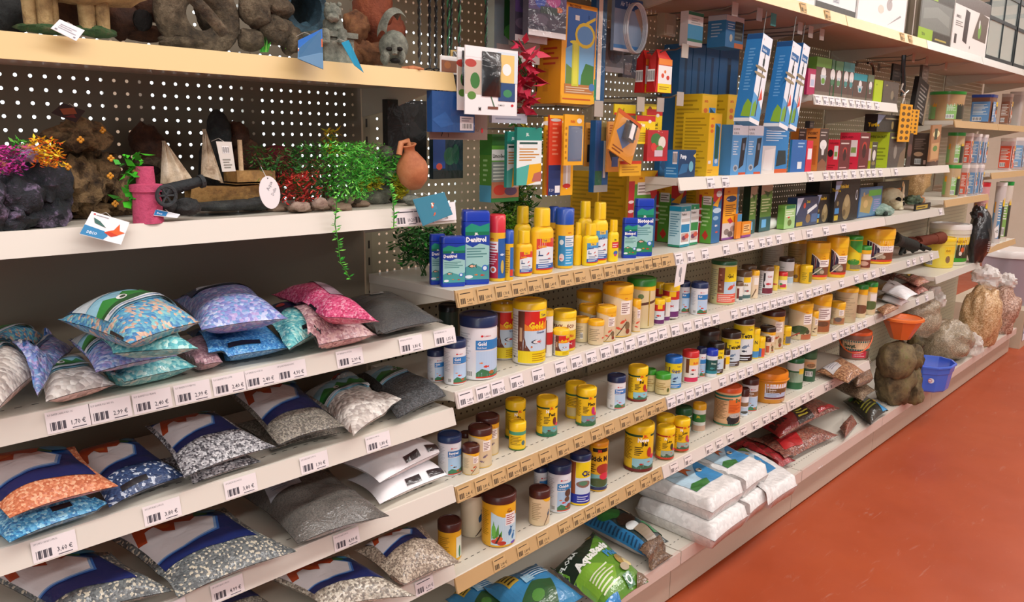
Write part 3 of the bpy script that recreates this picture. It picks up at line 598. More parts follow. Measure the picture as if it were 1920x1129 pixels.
can('B2', 1032, 1079, 577, 661, '#f0cf3a', YL, [('R', -.1, .62, 1.1, .9, '#f0e4b8'), ('T', 'PACK', .1, .7, .14, '#7a1f1a', .04), ('T', 'ECO', .64, .7, .14, '#7a1f1a', .04), ('R', -.1, .08, 1.1, .6, '#b5222c'), ('P', [(.4, .6), (1.1, .6), (1.1, .35), (.7, .32), (.4, .42)], '#e2bf2a'), ('T', 'Goldfish', .5, .42, .12, '#c22f2a', .03), ('F', .75, .22, .1, '#d8dce2', 1), ('F', .78, .2, .06, '#c9302a', 1)], 'red and yellow economy pack can with yellow lid', lidh=.15)
can('B2', 1078, 1128, 540, 624, '#e2cfa8', SY, d_sera(), 'beige can with amber lid in the shade right under the bottle shelf', lidh=.16)
can('B2', 1083, 1121, 567, 634, '#e2cfa8', SY, d_sera(), 'medium beige can with amber lid, at the back left of its group', lidh=.17)
can('B2', 1076, 1104, 591, 643, '#dfcfa6', SY, [('L', .1, .2, .6, .85, 7, '#a8987a'), ('B', .4, .2, .6, .5)], 'small beige jar with amber lid and barcode side showing', lidh=.2)
can('B2', 1101, 1132, 596, 648, '#e2cfa8', SY, [('L', .1, .2, .75, .85, 7, '#a8987a'), ('F', .95, .35, .12, '#d9543a', 1)], 'small beige jar with amber lid, plain text side forward', lidh=.2)
can('B2', 1117, 1156, 569, 642, '#e5d3ac', SY, d_sera(k=1), 'medium beige can with amber lid and orange fish', lidh=.16)
can('B2', 1127, 1186, 527, 634, '#e5d3ac', SY, d_sera(k=1), 'large beige can with amber lid and orange fish', lidh=.16)
can('B2', 1171, 1227, 515, 617, '#e2d2a4', '#2f8a2e', [('P', [(-.05, 1), (1.1, 1), (1.1, .88), (.6, .9), (-.05, .98)], '#efc02a'), ('P', [(.1, .5), (.1, .56), (1.0, .68), (1.0, .62)], '#5a3a2a'), ('E', .5, .76, .07, .06, '#5d7a4a'), ('L', .1, .1, .5, .45, 7, '#b3a27c'), ('R', .78, .05, .81, .9, '#b5962e')], 'tall beige can with dark green lid', lidh=.15)
can('B2', 1183, 1200, 559, 623, '#e5cfae', SY, d_sera(lab='#f2e9e6', rod=False), 'narrow beige jar with amber lid in front of the green lidded can', lidh=.18)
TP = [('R', -.1, .68, 1.1, .98, '#c9302a'), ('R', .4, .78, .8, .98, YL), ('R', -.1, .25, 1.1, .68, '#d8e2ea'), ('F', .5, .45, .12, '#c23030', 1), ('F', .3, .36, .07, '#5a7aa0', -1), ('R', -.1, .05, 1.1, .25, '#6a2f6a')]
can('B2', 1226, 1244, 528, 590, '#e9e4dd', YL, TP, 'yellow lidded red labelled jar at the back of a cluster of four', lidh=.17)
can('B2', 1240, 1272, 530, 598, '#e9e4dd', YL, TP, 'largest of four yellow lidded jars with red band', lidh=.17)
can('B2', 1223, 1245, 558, 610, '#e9e4dd', YL, TP, 'small yellow lidded jar at front left of the red banded cluster', lidh=.2)
can('C3', 1244, 1262, 553, 602, '#e9e4dd', YL, [('R', .3, .3, .5, .98, '#7a2a2a')]+TP[4:], 'small yellow lidded jar with dark stripe, middle of the red banded cluster', lidh=.2)
can('C3', 1266, 1292, 524, 588, '#dfe4ec', NAVY, d_white('Koi', ''), 'white can with navy lid partly hidden by the hanging net tag', lidh=.17)
can('C3', 1289, 1322, 525, 591, '#e8ebf0', NAVY, d_white('Koi', ''), 'white can with navy lid standing alone near the shelf seam', lidh=.17)
# ---- C3 / D3
GP = [('L', .03, .2, .28, .9, 14, '#a8a890'), ('R', .3, .3, .55, .93, '#8a4a30'), ('E', .4, .75, .03, .02, '#d8a080'), ('E', .44, .62, .03, .02, '#5a2a1a'), ('E', .38, .5, .03, .02, '#e0b090'), ('E', .42, .4, .03, .02, '#d8a080'), ('R', .55, .58, 1.1, .96, '#f0d41c'), ('T', 'Gol', .66, .68, .13, '#181818', .04), ('R', .55, .28, 1.1, .58, '#bcd4e4'), ('F', .84, .45, .13, '#d8583a', 1, .5), ('R', .3, .05, 1.1, .28, '#e0604a'), ('L', .34, .08, 1., .26, 4, '#f2c9bc'), ('E', .15, .14, .02, .02, '#333')]
can('C3', 1328, 1378, 483, 572, '#d9d49c', '#24613a', GP, 'tall pale yellow pond can with dark green lid', lidh=.09)
can('C3', 1387, 1416, 494, 545, '#e6e2da', '#5d4632', [('R', .1, .4, 1.1, .8, '#d9d4c4')], 'brown lidded jar at the back behind the white and red one', lidh=.2)
can('C3', 1374, 1392, 526, 566, '#e6e3de', '#6b503a', [('R', .35, .2, .6, .85, '#7a2f2a'), ('R', .6, .1, 1.1, .35, '#4a5a5a')], 'smallest brown lidded white jar in front of the pond can', lidh=.2)
can('C3', 1377, 1407, 504, 562, '#ebe8e2', '#6b503a', [('R', .5, .75, .95, .98, YL), ('T', 'Goldfish', .3, .6, .12, '#8a6a20', .03), ('F', .35, .4, .12, '#d0443a', 1), ('F', .75, .38, .12, '#3a4a5a', -1), ('F', .78, .38, .07, '#d0443a', -1), ('R', .1, .05, 1.1, .2, '#4a6a6a')], 'white goldfish jar with brown lid beside an amber lidded one', lidh=.2)
can('C3', 1403, 1421, 505, 560, '#e9d2b2', SY, [('P', [(.3, .05), (.4, .05), (.8, .4), (.7, .42)], '#6a4a34'), ('R', .5, .6, .95, .9, '#f3ece4')], 'narrow beige jar with square amber lid among brown lidded jars', lidh=.17)
can('C3', 1420, 1448, 496, 553, '#e9e9ec', '#6b503a', [('L', .05, .15, .3, .85, 8, '#b5b5ba'), ('R', .33, .3, .46, .9, '#2e2a30'), ('E', .72, .5, .2, .16, '#e8e0e4'), ('F', .72, .45, .13, '#c22f3a', 1), ('R', .3, .05, 1.1, .28, '#7a2438'), ('T', 'Gold', .6, .72, .12, '#b5453a', .02)], 'white jar with brown lid and crimson base band', lidh=.15)
can('C3', 1446, 1458, 497, 545, '#efcf5a', YL, [('F', .5, .3, .12, '#c24a3a', 1)], 'slim yellow jar just left of the red lidded one')
can('C3', 1456, 1475, 508, 543, '#ead24a', '#cf2f2f', [('R', -.1, .3, 1.1, .7, '#e8dcd8'), ('R', .3, .15, .9, .4, '#c23050'), ('E', .4, .4, .1, .08, '#3a8a4a')], 'small yellow jar with red lid', lidh=.22)
can('C3', 1457, 1487, 480, 534, '#e6e6ea', DKB, [('R', .5, .35, 1.1, .6, '#9a7a5a'), ('L', .1, .2, .4, .8, 6, '#b5b5b5'), ('R', .5, .08, 1.1, .3, '#b9cbd8')], 'white jar with dark brown lid behind the red lidded jar', lidh=.14)
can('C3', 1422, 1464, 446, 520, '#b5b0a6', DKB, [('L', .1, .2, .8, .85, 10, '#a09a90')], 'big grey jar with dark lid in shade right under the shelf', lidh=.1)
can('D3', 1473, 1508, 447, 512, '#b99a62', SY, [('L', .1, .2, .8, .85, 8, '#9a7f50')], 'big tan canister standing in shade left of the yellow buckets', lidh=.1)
can('D3', 1483, 1499, 494, 529, '#e0a526', SY, [('E', .5, .4, .15, .14, '#7a5a30')], 'squat amber jar at the shelf seam, left of its twin', lidh=.2)
can('D3', 1497, 1521, 495, 532, '#ecc01e', YL, [('R', .75, .1, 1.1, .8, '#8a7a30'), ('L', .2, .2, .6, .8, 5, '#a88a1a')], 'squat yellow jar in front of the first turtle bucket', lidh=.2)
# ---- B3 / C4
CICH = d_white('Sumat', 'Cichlid', '#a9cbe6', '#6a4a32', '#3a6ea8')
can('B3', 820, 866, 804, 894, '#e8ebf0', '#1c3866', d_white('Ramirezi', 'Fish Food', '#a8cbe8', '#5a4630', '#3b78b5'), 'white can with dark blue lid standing right beside the white sand bags', lidh=.17)
can('B3', 862, 884, 806, 862, '#d9c49a', BRN, [], 'brown lidded jar at the back left, mostly hidden by brown lidded cans', lidh=.18)
can('B3', 891, 936, 770, 856, '#e2cda8', BRN, d_sera('#7a6a78', k=0, rod=False), 'brown lidded beige can at the back of its trio', lidh=.17)
can('B3', 877, 923, 790, 879, '#e2cda8', BRN, d_sera('#7a6a78', k=0, rod=False), 'brown lidded beige can in the middle of its trio', lidh=.18)
can('B3', 864, 897, 826, 891, '#e0cca6', BRN, d_sera('#c24a2a', rod=True), 'smallest brown lidded beige can, front of its trio', lidh=.24)
can('B3', 946, 985, 742, 825, YL, YL, d_yellow('N', 'Pe', '#2a6a3a'), 'yellow jar behind the smaller yellow jar near the brown lidded trio', 'jar', 'food_jar', .2)
can('B3', 953, 986, 783, 846, YL, YL, [('R', -.1, .74, 1.1, .9, '#4a9a7a'), ('L', .1, .25, .75, .7, 6, '#8a6a14'), ('E', .85, .35, .1, .12, '#4a6a70'), ('R', -.1, 0, 1.1, .05, '#2d6a3a')], 'small yellow jar with pale green band near the brown lidded trio', 'jar', 'food_jar', .25)
can('B3', 1004, 1045, 737, 820, YL, YL, d_yellow('N', 'Pect', '#1f6a4a', '#6aa0a0', thing_='#6a2a2a'), 'yellow jar standing alone with green base band', 'jar', 'food_jar', .18)
can('B3', 1058, 1098, 711, 787, YL, YL, [('R', -.1, .82, 1.1, .88, '#2a6a3a'), ('L', .1, .45, .6, .78, 6, '#8a6a14'), ('R', .1, .1, .9, .4, '#d9c890')], 'yellow jar just behind the one with the grey catfish picture', 'jar', 'food_jar', .18)
can('B3', 1078, 1117, 719, 800, YL, YL, [q for q in d_yellow('', 'Pleco', '#2f6a3a', '#7a98a0', thing_='#c0307a')], 'yellow jar with grey catfish picture, front of a pair', 'jar', 'food_jar', .18)
can('B3', 1136, 1172, 697, 769, '#e8ebf0', NAVY, d_white('Tropical', 'Fish Food', '#b6d0ea', '#c05a7a', '#3f7ac0'), 'white can with navy lid standing alone left of the red yellow jar', lidh=.19)
can('B3', 1175, 1213, 680, 754, YL, YL, d_yellow('No', 'Bel', '#7a1f1a'), 'yellow jar with dark red base beside two green lidded jars', 'jar', 'food_jar', .2)
can('B3', 1207, 1229, 688, 735, '#dccf9a', '#3f9a2e', [('L', .15, .3, .8, .8, 4, '#b09a60'), ('R', -.1, .5, 1.1, .53, '#c0a860')], 'green lidded beige jar at the back of a pair', 'jar', 'food_jar', .24)
can('B3', 1226, 1256, 694, 741, '#dccf9a', '#3f9a2e', [('L', .15, .3, .7, .8, 4, '#b09a60'), ('R', -.1, .5, 1.1, .53, '#c0a860'), ('E', .85, .3, .1, .14, '#5a6a34')], 'green lidded beige jar at the front of a pair', 'jar', 'food_jar', .26)
def d_tet2(t, mid, base, tcol='#2a4a8a', fish='#3a5a8a', top='#efd41a'):
    return [('R', -.1, .5, 1.1, .97, top), ('R', -.1, .2, 1.1, .62, mid), ('L', .03, .2, .2, .85, 10, '#9a9a80'), ('R', .22, .25, .32, .85, '#6a5a34'), ('T', 'Tetra', .72, .84, .08, '#1d2a5a', .02), ('T', t, .4, .65, .16, tcol, .04), ('F', .65, .42, .11, fish, 1, .4), ('F', .6, .3, .07, '#26364a', 1), ('R', -.1, .03, 1.1, .2, base), ('L', .4, .06, .95, .17, 2, '#d0d8e4')]
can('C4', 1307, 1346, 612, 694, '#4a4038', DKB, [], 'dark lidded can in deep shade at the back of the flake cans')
can('C4', 1276, 1308, 652, 719, '#ebe4da', '#cc2e2e', [('R', .25, .4, .45, .95, '#6b3a26'), ('R', .45, .7, 1.1, .97, '#f0c03a'), ('T', 'Rubin', .7, .74, .13, '#d8362c', .03), ('R', .45, .22, 1.1, .7, '#e8e4e4'), ('F', .72, .52, .1, '#cf3a30', 1), ('F', .66, .36, .07, '#3a3a40', -1), ('R', .2, .05, 1.1, .22, '#d0305a')], 'white and yellow can with red lid among blue lidded cans', lidh=.19)
can('C4', 1303, 1322, 648, 708, '#e8ecf0', NAVY, d_white('', '', '#9fc0e0'), 'white can with navy lid tucked between red and bright blue lids', lidh=.2)
can('C4', 1244, 1277, 662, 730, '#e9dc5a', '#1f6ac0', d_tet2('Guppy', '#a9d0e6', '#2a7ac0'), 'yellow and blue can with bright blue lid, left end of the flake cans', lidh=.19)
can('C4', 1317, 1340, 651, 708, '#e4ecec', '#1f3ab0', [('R', -.1, .2, 1.1, .8, '#14524e'), ('T', 'Prima', .5, .6, .12, '#cfe8d8', .03), ('F', .6, .42, .12, '#4a9a9a', 1), ('R', -.1, .16, 1.1, .3, '#2a8a9a')], 'dark green can with royal blue lid', lidh=.22)
can('C4', 1325, 1355, 637, 702, '#e9d21c', '#241a14', d_tet2('Tetra', '#c4d8e6', '#3a2418', '#1a1a1a', '#6a84a0'), 'yellow can with black lid edged in yellow', lidh=.2)
can('C4', 1352, 1367, 652, 695, '#e8e2d0', DKB, [('R', .3, .1, .5, .8, '#6a3a2a'), ('R', .5, .4, 1.1, .9, YL)], 'slim little can with dark lid in front of the tall flake cans', lidh=.26)
can('C4', 1348, 1386, 615, 689, '#e9e0c0', DKB, d_tet2('TetraMin', '#c9d8e2', '#4a3a34', '#181818', '#5a7a9a'), 'medium yellow flake can with dark lid beside the tallest one', lidh=.18)
can('C4', 1370, 1410, 590, 680, '#efe0b0', DKB, d_tet2('Tetra', '#dfe6ea', '#2a1712', '#181818', '#6f86a0'), 'tallest yellow flake can with dark lid and angelfish', lidh=.13)
can('C4', 1404, 1422, 613, 673, '#efd22a', YL, [('R', -.1, .05, 1.1, .3, '#4a90c8'), ('T', 'N', .5, .6, .2, '#333', .03)], 'slim yellow can with light blue base', lidh=.18)
can('C4', 1418, 1433, 629, 671, '#f0cf2a', YL, [('R', -.1, .05, .6, .6, '#4a7ab8'), ('R', .6, .05, 1.1, .6, '#e0543a')], 'small yellow jar with blue and red base halves', lidh=.24)
can('C4', 1431, 1444, 630, 666, '#e8d0b0', BRN, [('R', .3, .2, .8, .7, '#c05a3a')], 'smallest brown lidded jar near the slim yellow cans', lidh=.26)
can('C4', 1422, 1468, 575, 655, '#e3cfa8', BRN, d_sera('#b85a38', k=1, rod=False), 'large beige can with brown lid, right end of the flake cans', lidh=.14)
can('C4', 1421, 1452, 608, 662, '#e3cfa8', DKB, d_sera('#b85a38', k=1, rod=False), 'medium beige can with dark lid in front of the large brown lidded one', lidh=.18)
can('C4', 1462, 1482, 609, 647, '#e9b91e', YL, [('R', .5, .1, 1.1, .6, '#6a6a6a'), ('L', .1, .2, .45, .8, 4, '#a07c14')], 'small yellow jar just left of the green turtle can', lidh=.22)
# ---- D4 reptile food
TU = lambda c: [('P', [(-.05, 1), (1.1, 1), (1.1, .84), (.8, .84), (.4, .93), (-.05, .97)], SY), ('T', 'sera', .72, .87, .07, '#c2301e', .02), ('R', .66, .5, .98, .82, '#f3ece6'), ('L', .69, .54, .96, .8, 4, '#8a6a6a'), ('E', .52, .32, .3, .13, c), ('E', .52, .36, .2, .11, '#3e5230'), ('E', .86, .26, .08, .07, '#4a4a34'), ('R', .4, .12, .46, .22, '#5a5a3c'), ('R', .66, .12, .72, .22, '#5a5a3c'), ('P', [(.1, .03), (.13, .03), (.55, .22), (.53, .25)], '#c23a2c'), ('R', .6, .02, 1.1, .18, '#b86a48')]
can('D4', 1473, 1520, 562, 638, '#e2d1ac', SY, TU('#4a5f38'), 'large beige turtle food can with green turtle picture', lidh=.13)
can('D4', 1516, 1532, 581, 630, '#e2cfa8', SY, d_sera('#6a5040', rod=False), 'narrow beige jar between the turtle can and the tall gold can', lidh=.16)
can('D4', 1516, 1560, 546, 627, '#e4c894', SY, [('P', [(-.05, 1), (1.1, 1), (1.1, .8), (.5, .86), (-.05, .95)], SY), ('R', .45, .42, 1.0, .78, '#f3ece8'), ('L', .5, .46, .95, .76, 5, '#8a6a6a'), ('R', .4, .05, 1.1, .4, '#a0603a'), ('E', .7, .3, .22, .08, '#6a4a34')], 'tall beige can with double gold lid right of the turtle can', lidh=.16)
can('D4', 1562, 1606, 534, 606, '#cdbd98', SY, [('L', .1, .2, .9, .85, 9, '#b0a080')], 'beige can with amber lid set back behind a squat one', lidh=.12)
can('D4', 1568, 1597, 559, 605, '#e0c9a0', SY, d_sera('#6a5550', rod=False)+[('R', .3, .05, 1.1, .38, '#a8704a'), ('E', .6, .3, .2, .13, '#6a5a54')], 'squat beige can with amber lid and dark beetle picture', lidh=.2)
can('D4', 1597, 1623, 530, 596, '#e3cfa6', '#2e8a34', [('P', [(-.05, 1), (1.1, 1), (1.1, .78), (.5, .82), (-.05, .92)], SY), ('E', .6, .3, .3, .16, '#7a5038')], 'green lidded beige can with brown iguana, left of a pair', lidh=.14)
can('D4', 1618, 1645, 526, 591, '#e3cfa6', '#2e8a34', [('P', [(-.05, 1), (1.1, 1), (1.1, .78), (.5, .82), (-.05, .92)], SY), ('E', .6, .34, .3, .16, '#5a6a3c'), ('R', .55, .5, 1., .75, '#f0e8e2')], 'green lidded beige can with green iguana, beside the white moss bags', lidh=.14)
# ---- B4 / C5
can('B4', 862, 910, 905, 1010, '#e6dcc2', BRN, [('F', .85, .5, .16, '#2c5a8a', 1, 1.2), ('P', [(.6, .03), (.64, .03), (1., .34), (.97, .36)], '#4a3a30')], 'pale can with blue angelfish behind the large yellow can', lidh=.1)
can('B4', 820, 866, 963, 1056, '#eeb521', BRN, [('L', .1, .1, .5, .85, 12, '#b5860f'), ('R', .78, .1, 1.1, .8, '#d9e0d0'), ('E', .92, .3, .05, .2, '#3a7a4a')], 'yellow can with brown lid next to the brown gravel bag', lidh=.22)
BIGY = [('L', .03, .25, .22, .85, 14, '#b98c16'), ('P', [(.28, .82), (.45, .75), (.62, .7), (1.1, .66), (1.1, .05), (.28, .05)], '#bfdcea'), ('P', [(.3, .35), (.36, .62), (.42, .35), (.5, .55), (.52, .3), (.6, .4), (.6, .2), (.3, .2)], '#4f9a3a'), ('E', .36, .38, .05, .15, '#6ab84a'), ('T', 'sera', .76, .86, .06, '#c4301c', .02), ('T', 'Vipan', .74, .8, .07, '#7a1f18', .03), ('R', .7, .5, .96, .78, '#f2ecec'), ('L', .72, .52, .95, .76, 5, '#a04a4a'), ('F', .84, .36, .12, '#2a6aa0', 1, 1.3), ('F', .92, .24, .1, '#2f78b5', 1, 1.2), ('E', .42, .14, .1, .05, '#c8402f'), ('E', .52, .2, .08, .06, '#d96a3a'), ('P', [(.4, .1), (.46, .1), (.58, .3), (.54, .32)], '#3a2a22'), ('E', .6, .1, .1, .05, '#b5382c'), ('E', .92, .07, .08, .03, '#6a4ab0'), ('T', '1 Liter', .07, .05, .04, '#8a6a14', .01)]
can('B4', 900, 967, 905, 1029, '#f0b41f', BRN, BIGY, 'large yellow can with brown lid, green plants and blue angelfish', lidh=.15)
can('B4', 999, 1026, 868, 952, '#dfe4ea', NAVY, d_white('', '', '#3a6a90'), 'white can hidden behind the brown lidded beige can on lowest shelf', lidh=.12)
can('B4', 990, 1031, 905, 988, '#e0cba4', BRN, [('L', .15, .2, .6, .85, 10, '#a8926c'), ('P', [(.6, 1), (1.1, 1), (1.1, .85), (.8, .88)], SY), ('F', .93, .45, .12, '#3a5a7a', 1, 1.2), ('P', [(.72, .03), (.75, .03), (.95, .4), (.92, .4)], '#5a3a30')], 'brown lidded beige can in front of the navy lidded cichlid can', lidh=.22)
can('B4', 1023, 1069, 857, 963, '#e6ebf2', NAVY, d_white('Cichlids', 'Fish Food', '#a6c6e4', '#d2382c', '#2f7fb8')+[('E', .88, .5, .1, .1, '#5a4034'), ('E', .85, .34, .08, .07, '#6a4a38'), ('E', .92, .16, .08, .06, '#8a3a2a')], 'white cichlid can with navy lid and red fish, on the lowest shelf', lidh=.18)
can('B4', 1065, 1106, 839, 949, '#e4e2d6', NAVY, [('P', [(-.05, .97), (.3, .97), (.28, .5), (.4, .25), (-.05, .25)], '#a0562e'), ('R', .3, .62, 1.1, .97, '#f0d41c'), ('R', .3, .24, 1.1, .62, '#cfe0ee'), ('L', .02, .3, .1, .9, 5, '#e8d0b0'), ('T', 'Cic', .58, .66, .17, '#1a2a6a', .05), ('E', .7, .48, .17, .08, '#8a6a5a'), ('E', .68, .5, .1, .05, '#5a8a6a'), ('R', -.1, .04, 1.1, .25, '#24349a'), ('L', .4, .07, .95, .22, 3, '#c8d0f0'), ('R', -.1, 0, 1.1, .04, YL)], 'blue and yellow can with navy lid and brown pellets picture', lidh=.12)
can('B4', 1101, 1138, 818, 923, '#efb520', '#e8981e', [('R', .2, .88, .95, .96, '#201810'), ('T', 'JBL', .45, .87, .09, '#d8321f', .04), ('T', 'Stick M', .12, .68, .15, '#1a1512', .05), ('L', .05, .42, .4, .62, 4, '#6a4a14'), ('E', .8, .5, .16, .12, '#a83a2a'), ('R', -.1, .06, 1.1, .38, '#7ab0b0'), ('E', .6, .2, .25, .1, '#4a5a34'), ('E', .85, .34, .12, .08, '#d8364a'), ('R', -.1, .03, 1.1, .1, '#2a2f5a')], 'amber lidded stick food can with red fish, on the lowest shelf', lidh=.08)
can('B4', 1171, 1228, 690+92, 888, YL, YL, d_yellow('Novo', 'Bel', '#6a1f1a'), 'large yellow jar with dark red base on the lowest shelf', 'jar', 'food_jar', .15)
can('B4', 1227, 1262, 772, 846, '#d9b01e', YL, [], 'yellow jar at the back behind two red orange based jars', 'jar', 'food_jar', .15)
can('B4', 1229, 1265, 792, 863, YL, YL, d_yellow('N', 'Loo', '#c8402a', '#9ab0a8', '#a8301f', '#3a3a34'), 'small yellow jar with orange base, left and front of a pair', 'jar', 'food_jar', .2)
can('B4', 1261, 1294, 779, 849, YL, YL, d_yellow('N', 'Loo', '#c8402a', '#9ab0a8', '#a8301f', '#c04a5a'), 'small yellow jar with orange base, right and back of a pair', 'jar', 'food_jar', .18)
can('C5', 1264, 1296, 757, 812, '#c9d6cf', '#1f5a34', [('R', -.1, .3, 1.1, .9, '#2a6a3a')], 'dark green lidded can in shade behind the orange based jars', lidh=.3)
can('C5', 1284, 1310, 751, 811, '#dfe4dc', '#eab020', [('R', -.1, .45, 1.1, .8, '#2f7a3a'), ('T', 'JBL', .3, .65, .14, '#e8d030', .03), ('R', -.1, .05, 1.1, .3, '#c9a890')], 'amber lidded green and white can behind the orange based jars', lidh=.2)
can('C5', 1335, 1387, 714, 800, '#e8b98a', '#dc5a2a', [('R', -.1, .88, 1.1, .94, '#2a7a6a'), ('R', -.1, .78, .7, .83, '#2a7a6a'), ('L', .06, .2, .5, .76, 14, '#9a7a50'), ('R', .55, .4, 1.1, .8, '#e0702e'), ('T', 'De', .8, .72, .16, '#1f6a4a', .05), ('L', .58, .44, .95, .66, 5, '#b5441a'), ('E', .8, .22, .24, .14, '#2a2a2c'), ('E', .82, .32, .2, .07, '#b8b4ae'), ('E', .7, .12, .12, .09, '#1f2022'), ('R', -.1, .02, 1.1, .07, '#3a7a5a')], 'peach can with orange lid and black turtle picture', lidh=.13)
can('C5', 1382, 1402, 724, 781, '#e8eaee', BRN, [('R', .2, .5, 1.1, .7, '#8a6a4a'), ('R', .2, .08, 1.1, .45, '#bcd0e4'), ('E', .7, .2, .2, .07, '#4a4a44')], 'small white can with brown lid beside the peach can', lidh=.28)
can('C5', 1387, 1419, 703, 773, '#e8eaee', BRN, d_white('Gam', 'Turtle', '#b3cbe2', '#4a4a3a', '#8a6238'), 'white turtle food can with brown lid beside the orange bucket', lidh=.18)
# ---- buckets
def bucket(sh, x0, x1, yt, yb, body, lid, A, label, lidh=.12, mat='tub', taper=.88, name='bucket', cat='bucket', handle=None, squash=1., rim=.03, lidmat='plastic', ac=0, lift=0, slack=0):
    c, r, h, a = fit(sh, x0, x1, yt, yb); c.z += lift; settle(c, r*(1 if not slack else slack))
    t = thing(name, label, cat, c); rb = r*taper; rt = r*.96; hb = h*(1-lidh); q = squash
    T = lambda p: Vector((p.x, p.y*q, p.z))
    mb = MB(); mb.lathe([(0, 0, body), (rb*.95, 0, body), (rb, .004, body), (rt, hb*.86, body), (rt*1.03, hb*.87, body), (rt*1.03, hb, body), (rt*.95, hb, body)], 36, T)
    mb.build('bucket_body', mat, t)
    if A:
        mb = MB(); art(mb, Cyl(rb+(rt-rb)*.06, hb*.06, hb*.76, a+ac, rb+(rt-rb)*.9, q=q), A); mb.build('printed_label', 'print', t)
    if lid:
        mb = MB(); e = h*lidh; mb.lathe([(rt*.94, hb-.001, lid), (r, hb-.001, lid), (r*1.0, hb+e*.6, lid), (r*.97, hb+e, lid), (r*.88, hb+e, lid), (r*.86, hb+e*.8, lid), (0, hb+e*.8, lid)], 36, T); mb.build('lid', lidmat, t)
    if handle:
        hc, dr = handle; mb = MB(); P = []
        for i in range(17):
            u = pi*i/16; al = a+pi/2-u; rr = r*1.02
            P.append(T(Vector((rr*sin(a-pi/2+u), -rr*cos(a-pi/2+u), hb*.93-dr*sin(u)))))
        mb.tube(P, .0035, hc, 6); mb.build('handle', 'plastic', t)
    return t
bucket('C5', 1415, 1490, 685, 762, '#d8901f', '#ea8a1c', [('R', .42, .16, .98, .98, '#ece8ee'), ('E', .5, .86, .03, .03, '#d3202e'), ('T', 'FLAMINGO', .56, .83, .06, '#c0303a', .01), ('R', .46, .5, .98, .75, '#7a5632'), ('T', 'Gammarus', .52, .64, .1, '#fff', .02), ('T', 'Turtle Food', .54, .54, .07, '#f0e0c8', .01), ('R', .42, .26, .98, .5, '#b8c6e0'), ('E', .85, .5, .06, .07, '#8a5a34'), ('L', .5, .32, .85, .46, 2, '#7a88a8'), ('R', .42, .18, .98, .27, '#6a2420')],
       'orange bucket with wide orange lid and brown labelled panel', .17, handle=('#e08a1e', .0))
can('C5', 1470, 1504, 665, 733, '#dfe4e0', '#1f6a3c', [('R', -.1, .05, 1.1, .72, '#2f6a44'), ('R', .2, .3, 1.1, .66, '#9ab09a'), ('R', .75, .6, 1.1, .8, '#e0c03a')], 'white and green can with dark green lid right of the orange bucket', lidh=.14)
can('C5', 1499, 1528, 650, 717, '#2d5a3c', '#244a30', [('R', -.1, .45, 1.1, .75, '#c9b08a'), ('E', .5, .6, .2, .08, '#d8a070'), ('E', .7, .55, .15, .07, '#8a6a4a'), ('B', .3, .2, .8, .36), ('R', -.1, .8, 1.1, .95, '#3f6a4a')], 'dark green can with nut picture and white barcode', lidh=.06)
def TB(fish='#7a6a58', bl=1): return [('R', .25, .12, 1.1, 1, '#f0ece4'), ('P', [(.25, .98), (.25, .12), (.62, .12), (.62, .62), (.5, .8), (.36, .92)], '#241a38'), ('R', .42, .3, .46, .85, '#7a2438'), ('P', [(.25, 1.02), (.45, .9), (.65, .75), (1.1, .68), (1.1, 1.02)], '#f0b41f'), ('T', 'sera', .75, .9, .06, '#c4301c', .02), ('T', 'reptil', .72, .8, .08, '#b5381c', .02), ('R', .62, .5, 1.0, .76, '#f6f0ee'), ('L', .65, .53, .97, .73, 3, '#8a6a6a'), ('R', .55, .12, 1.1, .46, '#7a4a34'), ('E', .62, .3, .2, .13, fish), ('E', .75, .25, .1, .08, '#b8a890'), ('P', [(.3, .12), (.36, .12), (.75, .42), (.7, .44)], '#d8d0c0'), ('R', .3, .04, 1.1, .12, '#d8402e')]
bucket('D3', 1506, 1552, 451, 525, '#efbc22', '#f0b41f', TB('#6a7058'), 'yellow reptile food bucket with dark panel, leftmost of three large ones', .14, taper=.92)
bucket('D3', 1544, 1587, 441, 521, '#f2c022', '#f0b820', TB('#8a8a7a'), 'yellow reptile food bucket with dark panel, middle of three large ones', .14, taper=.92)
can('D3', 1579, 1613, 440, 508, '#ecc41f', '#2f9a2f', [('P', [(.3, .97), (1.1, .97), (1.1, .55), (.8, .6), (.3, .8)], '#3f9a3a'), ('E', .55, .45, .25, .16, '#e8d02a'), ('E', .6, .28, .2, .1, '#3f8a34'), ('R', .4, .05, 1.1, .2, '#8a7a5a')], 'yellow green can with bright green lid between the big yellow buckets', lidh=.1)
can('D3', 1606, 1631, 459, 505, '#d9b890', '#2f8a34', [('R', -.1, .8, 1.1, 1, '#ecb52a'), ('R', .4, .5, 1.1, .78, '#f0e8e0'), ('R', -.1, .08, 1.1, .48, '#7a3a2a'), ('E', .5, .3, .25, .12, '#c8a090')], 'small can with bright green lid in front of the biggest yellow bucket', lidh=.17)
bucket('D3', 1609, 1680, 424, 496, '#f2bf22', '#f4b81e', TB('#a89a86'), 'biggest yellow reptile food bucket beside the dark glove', .18, taper=.93)
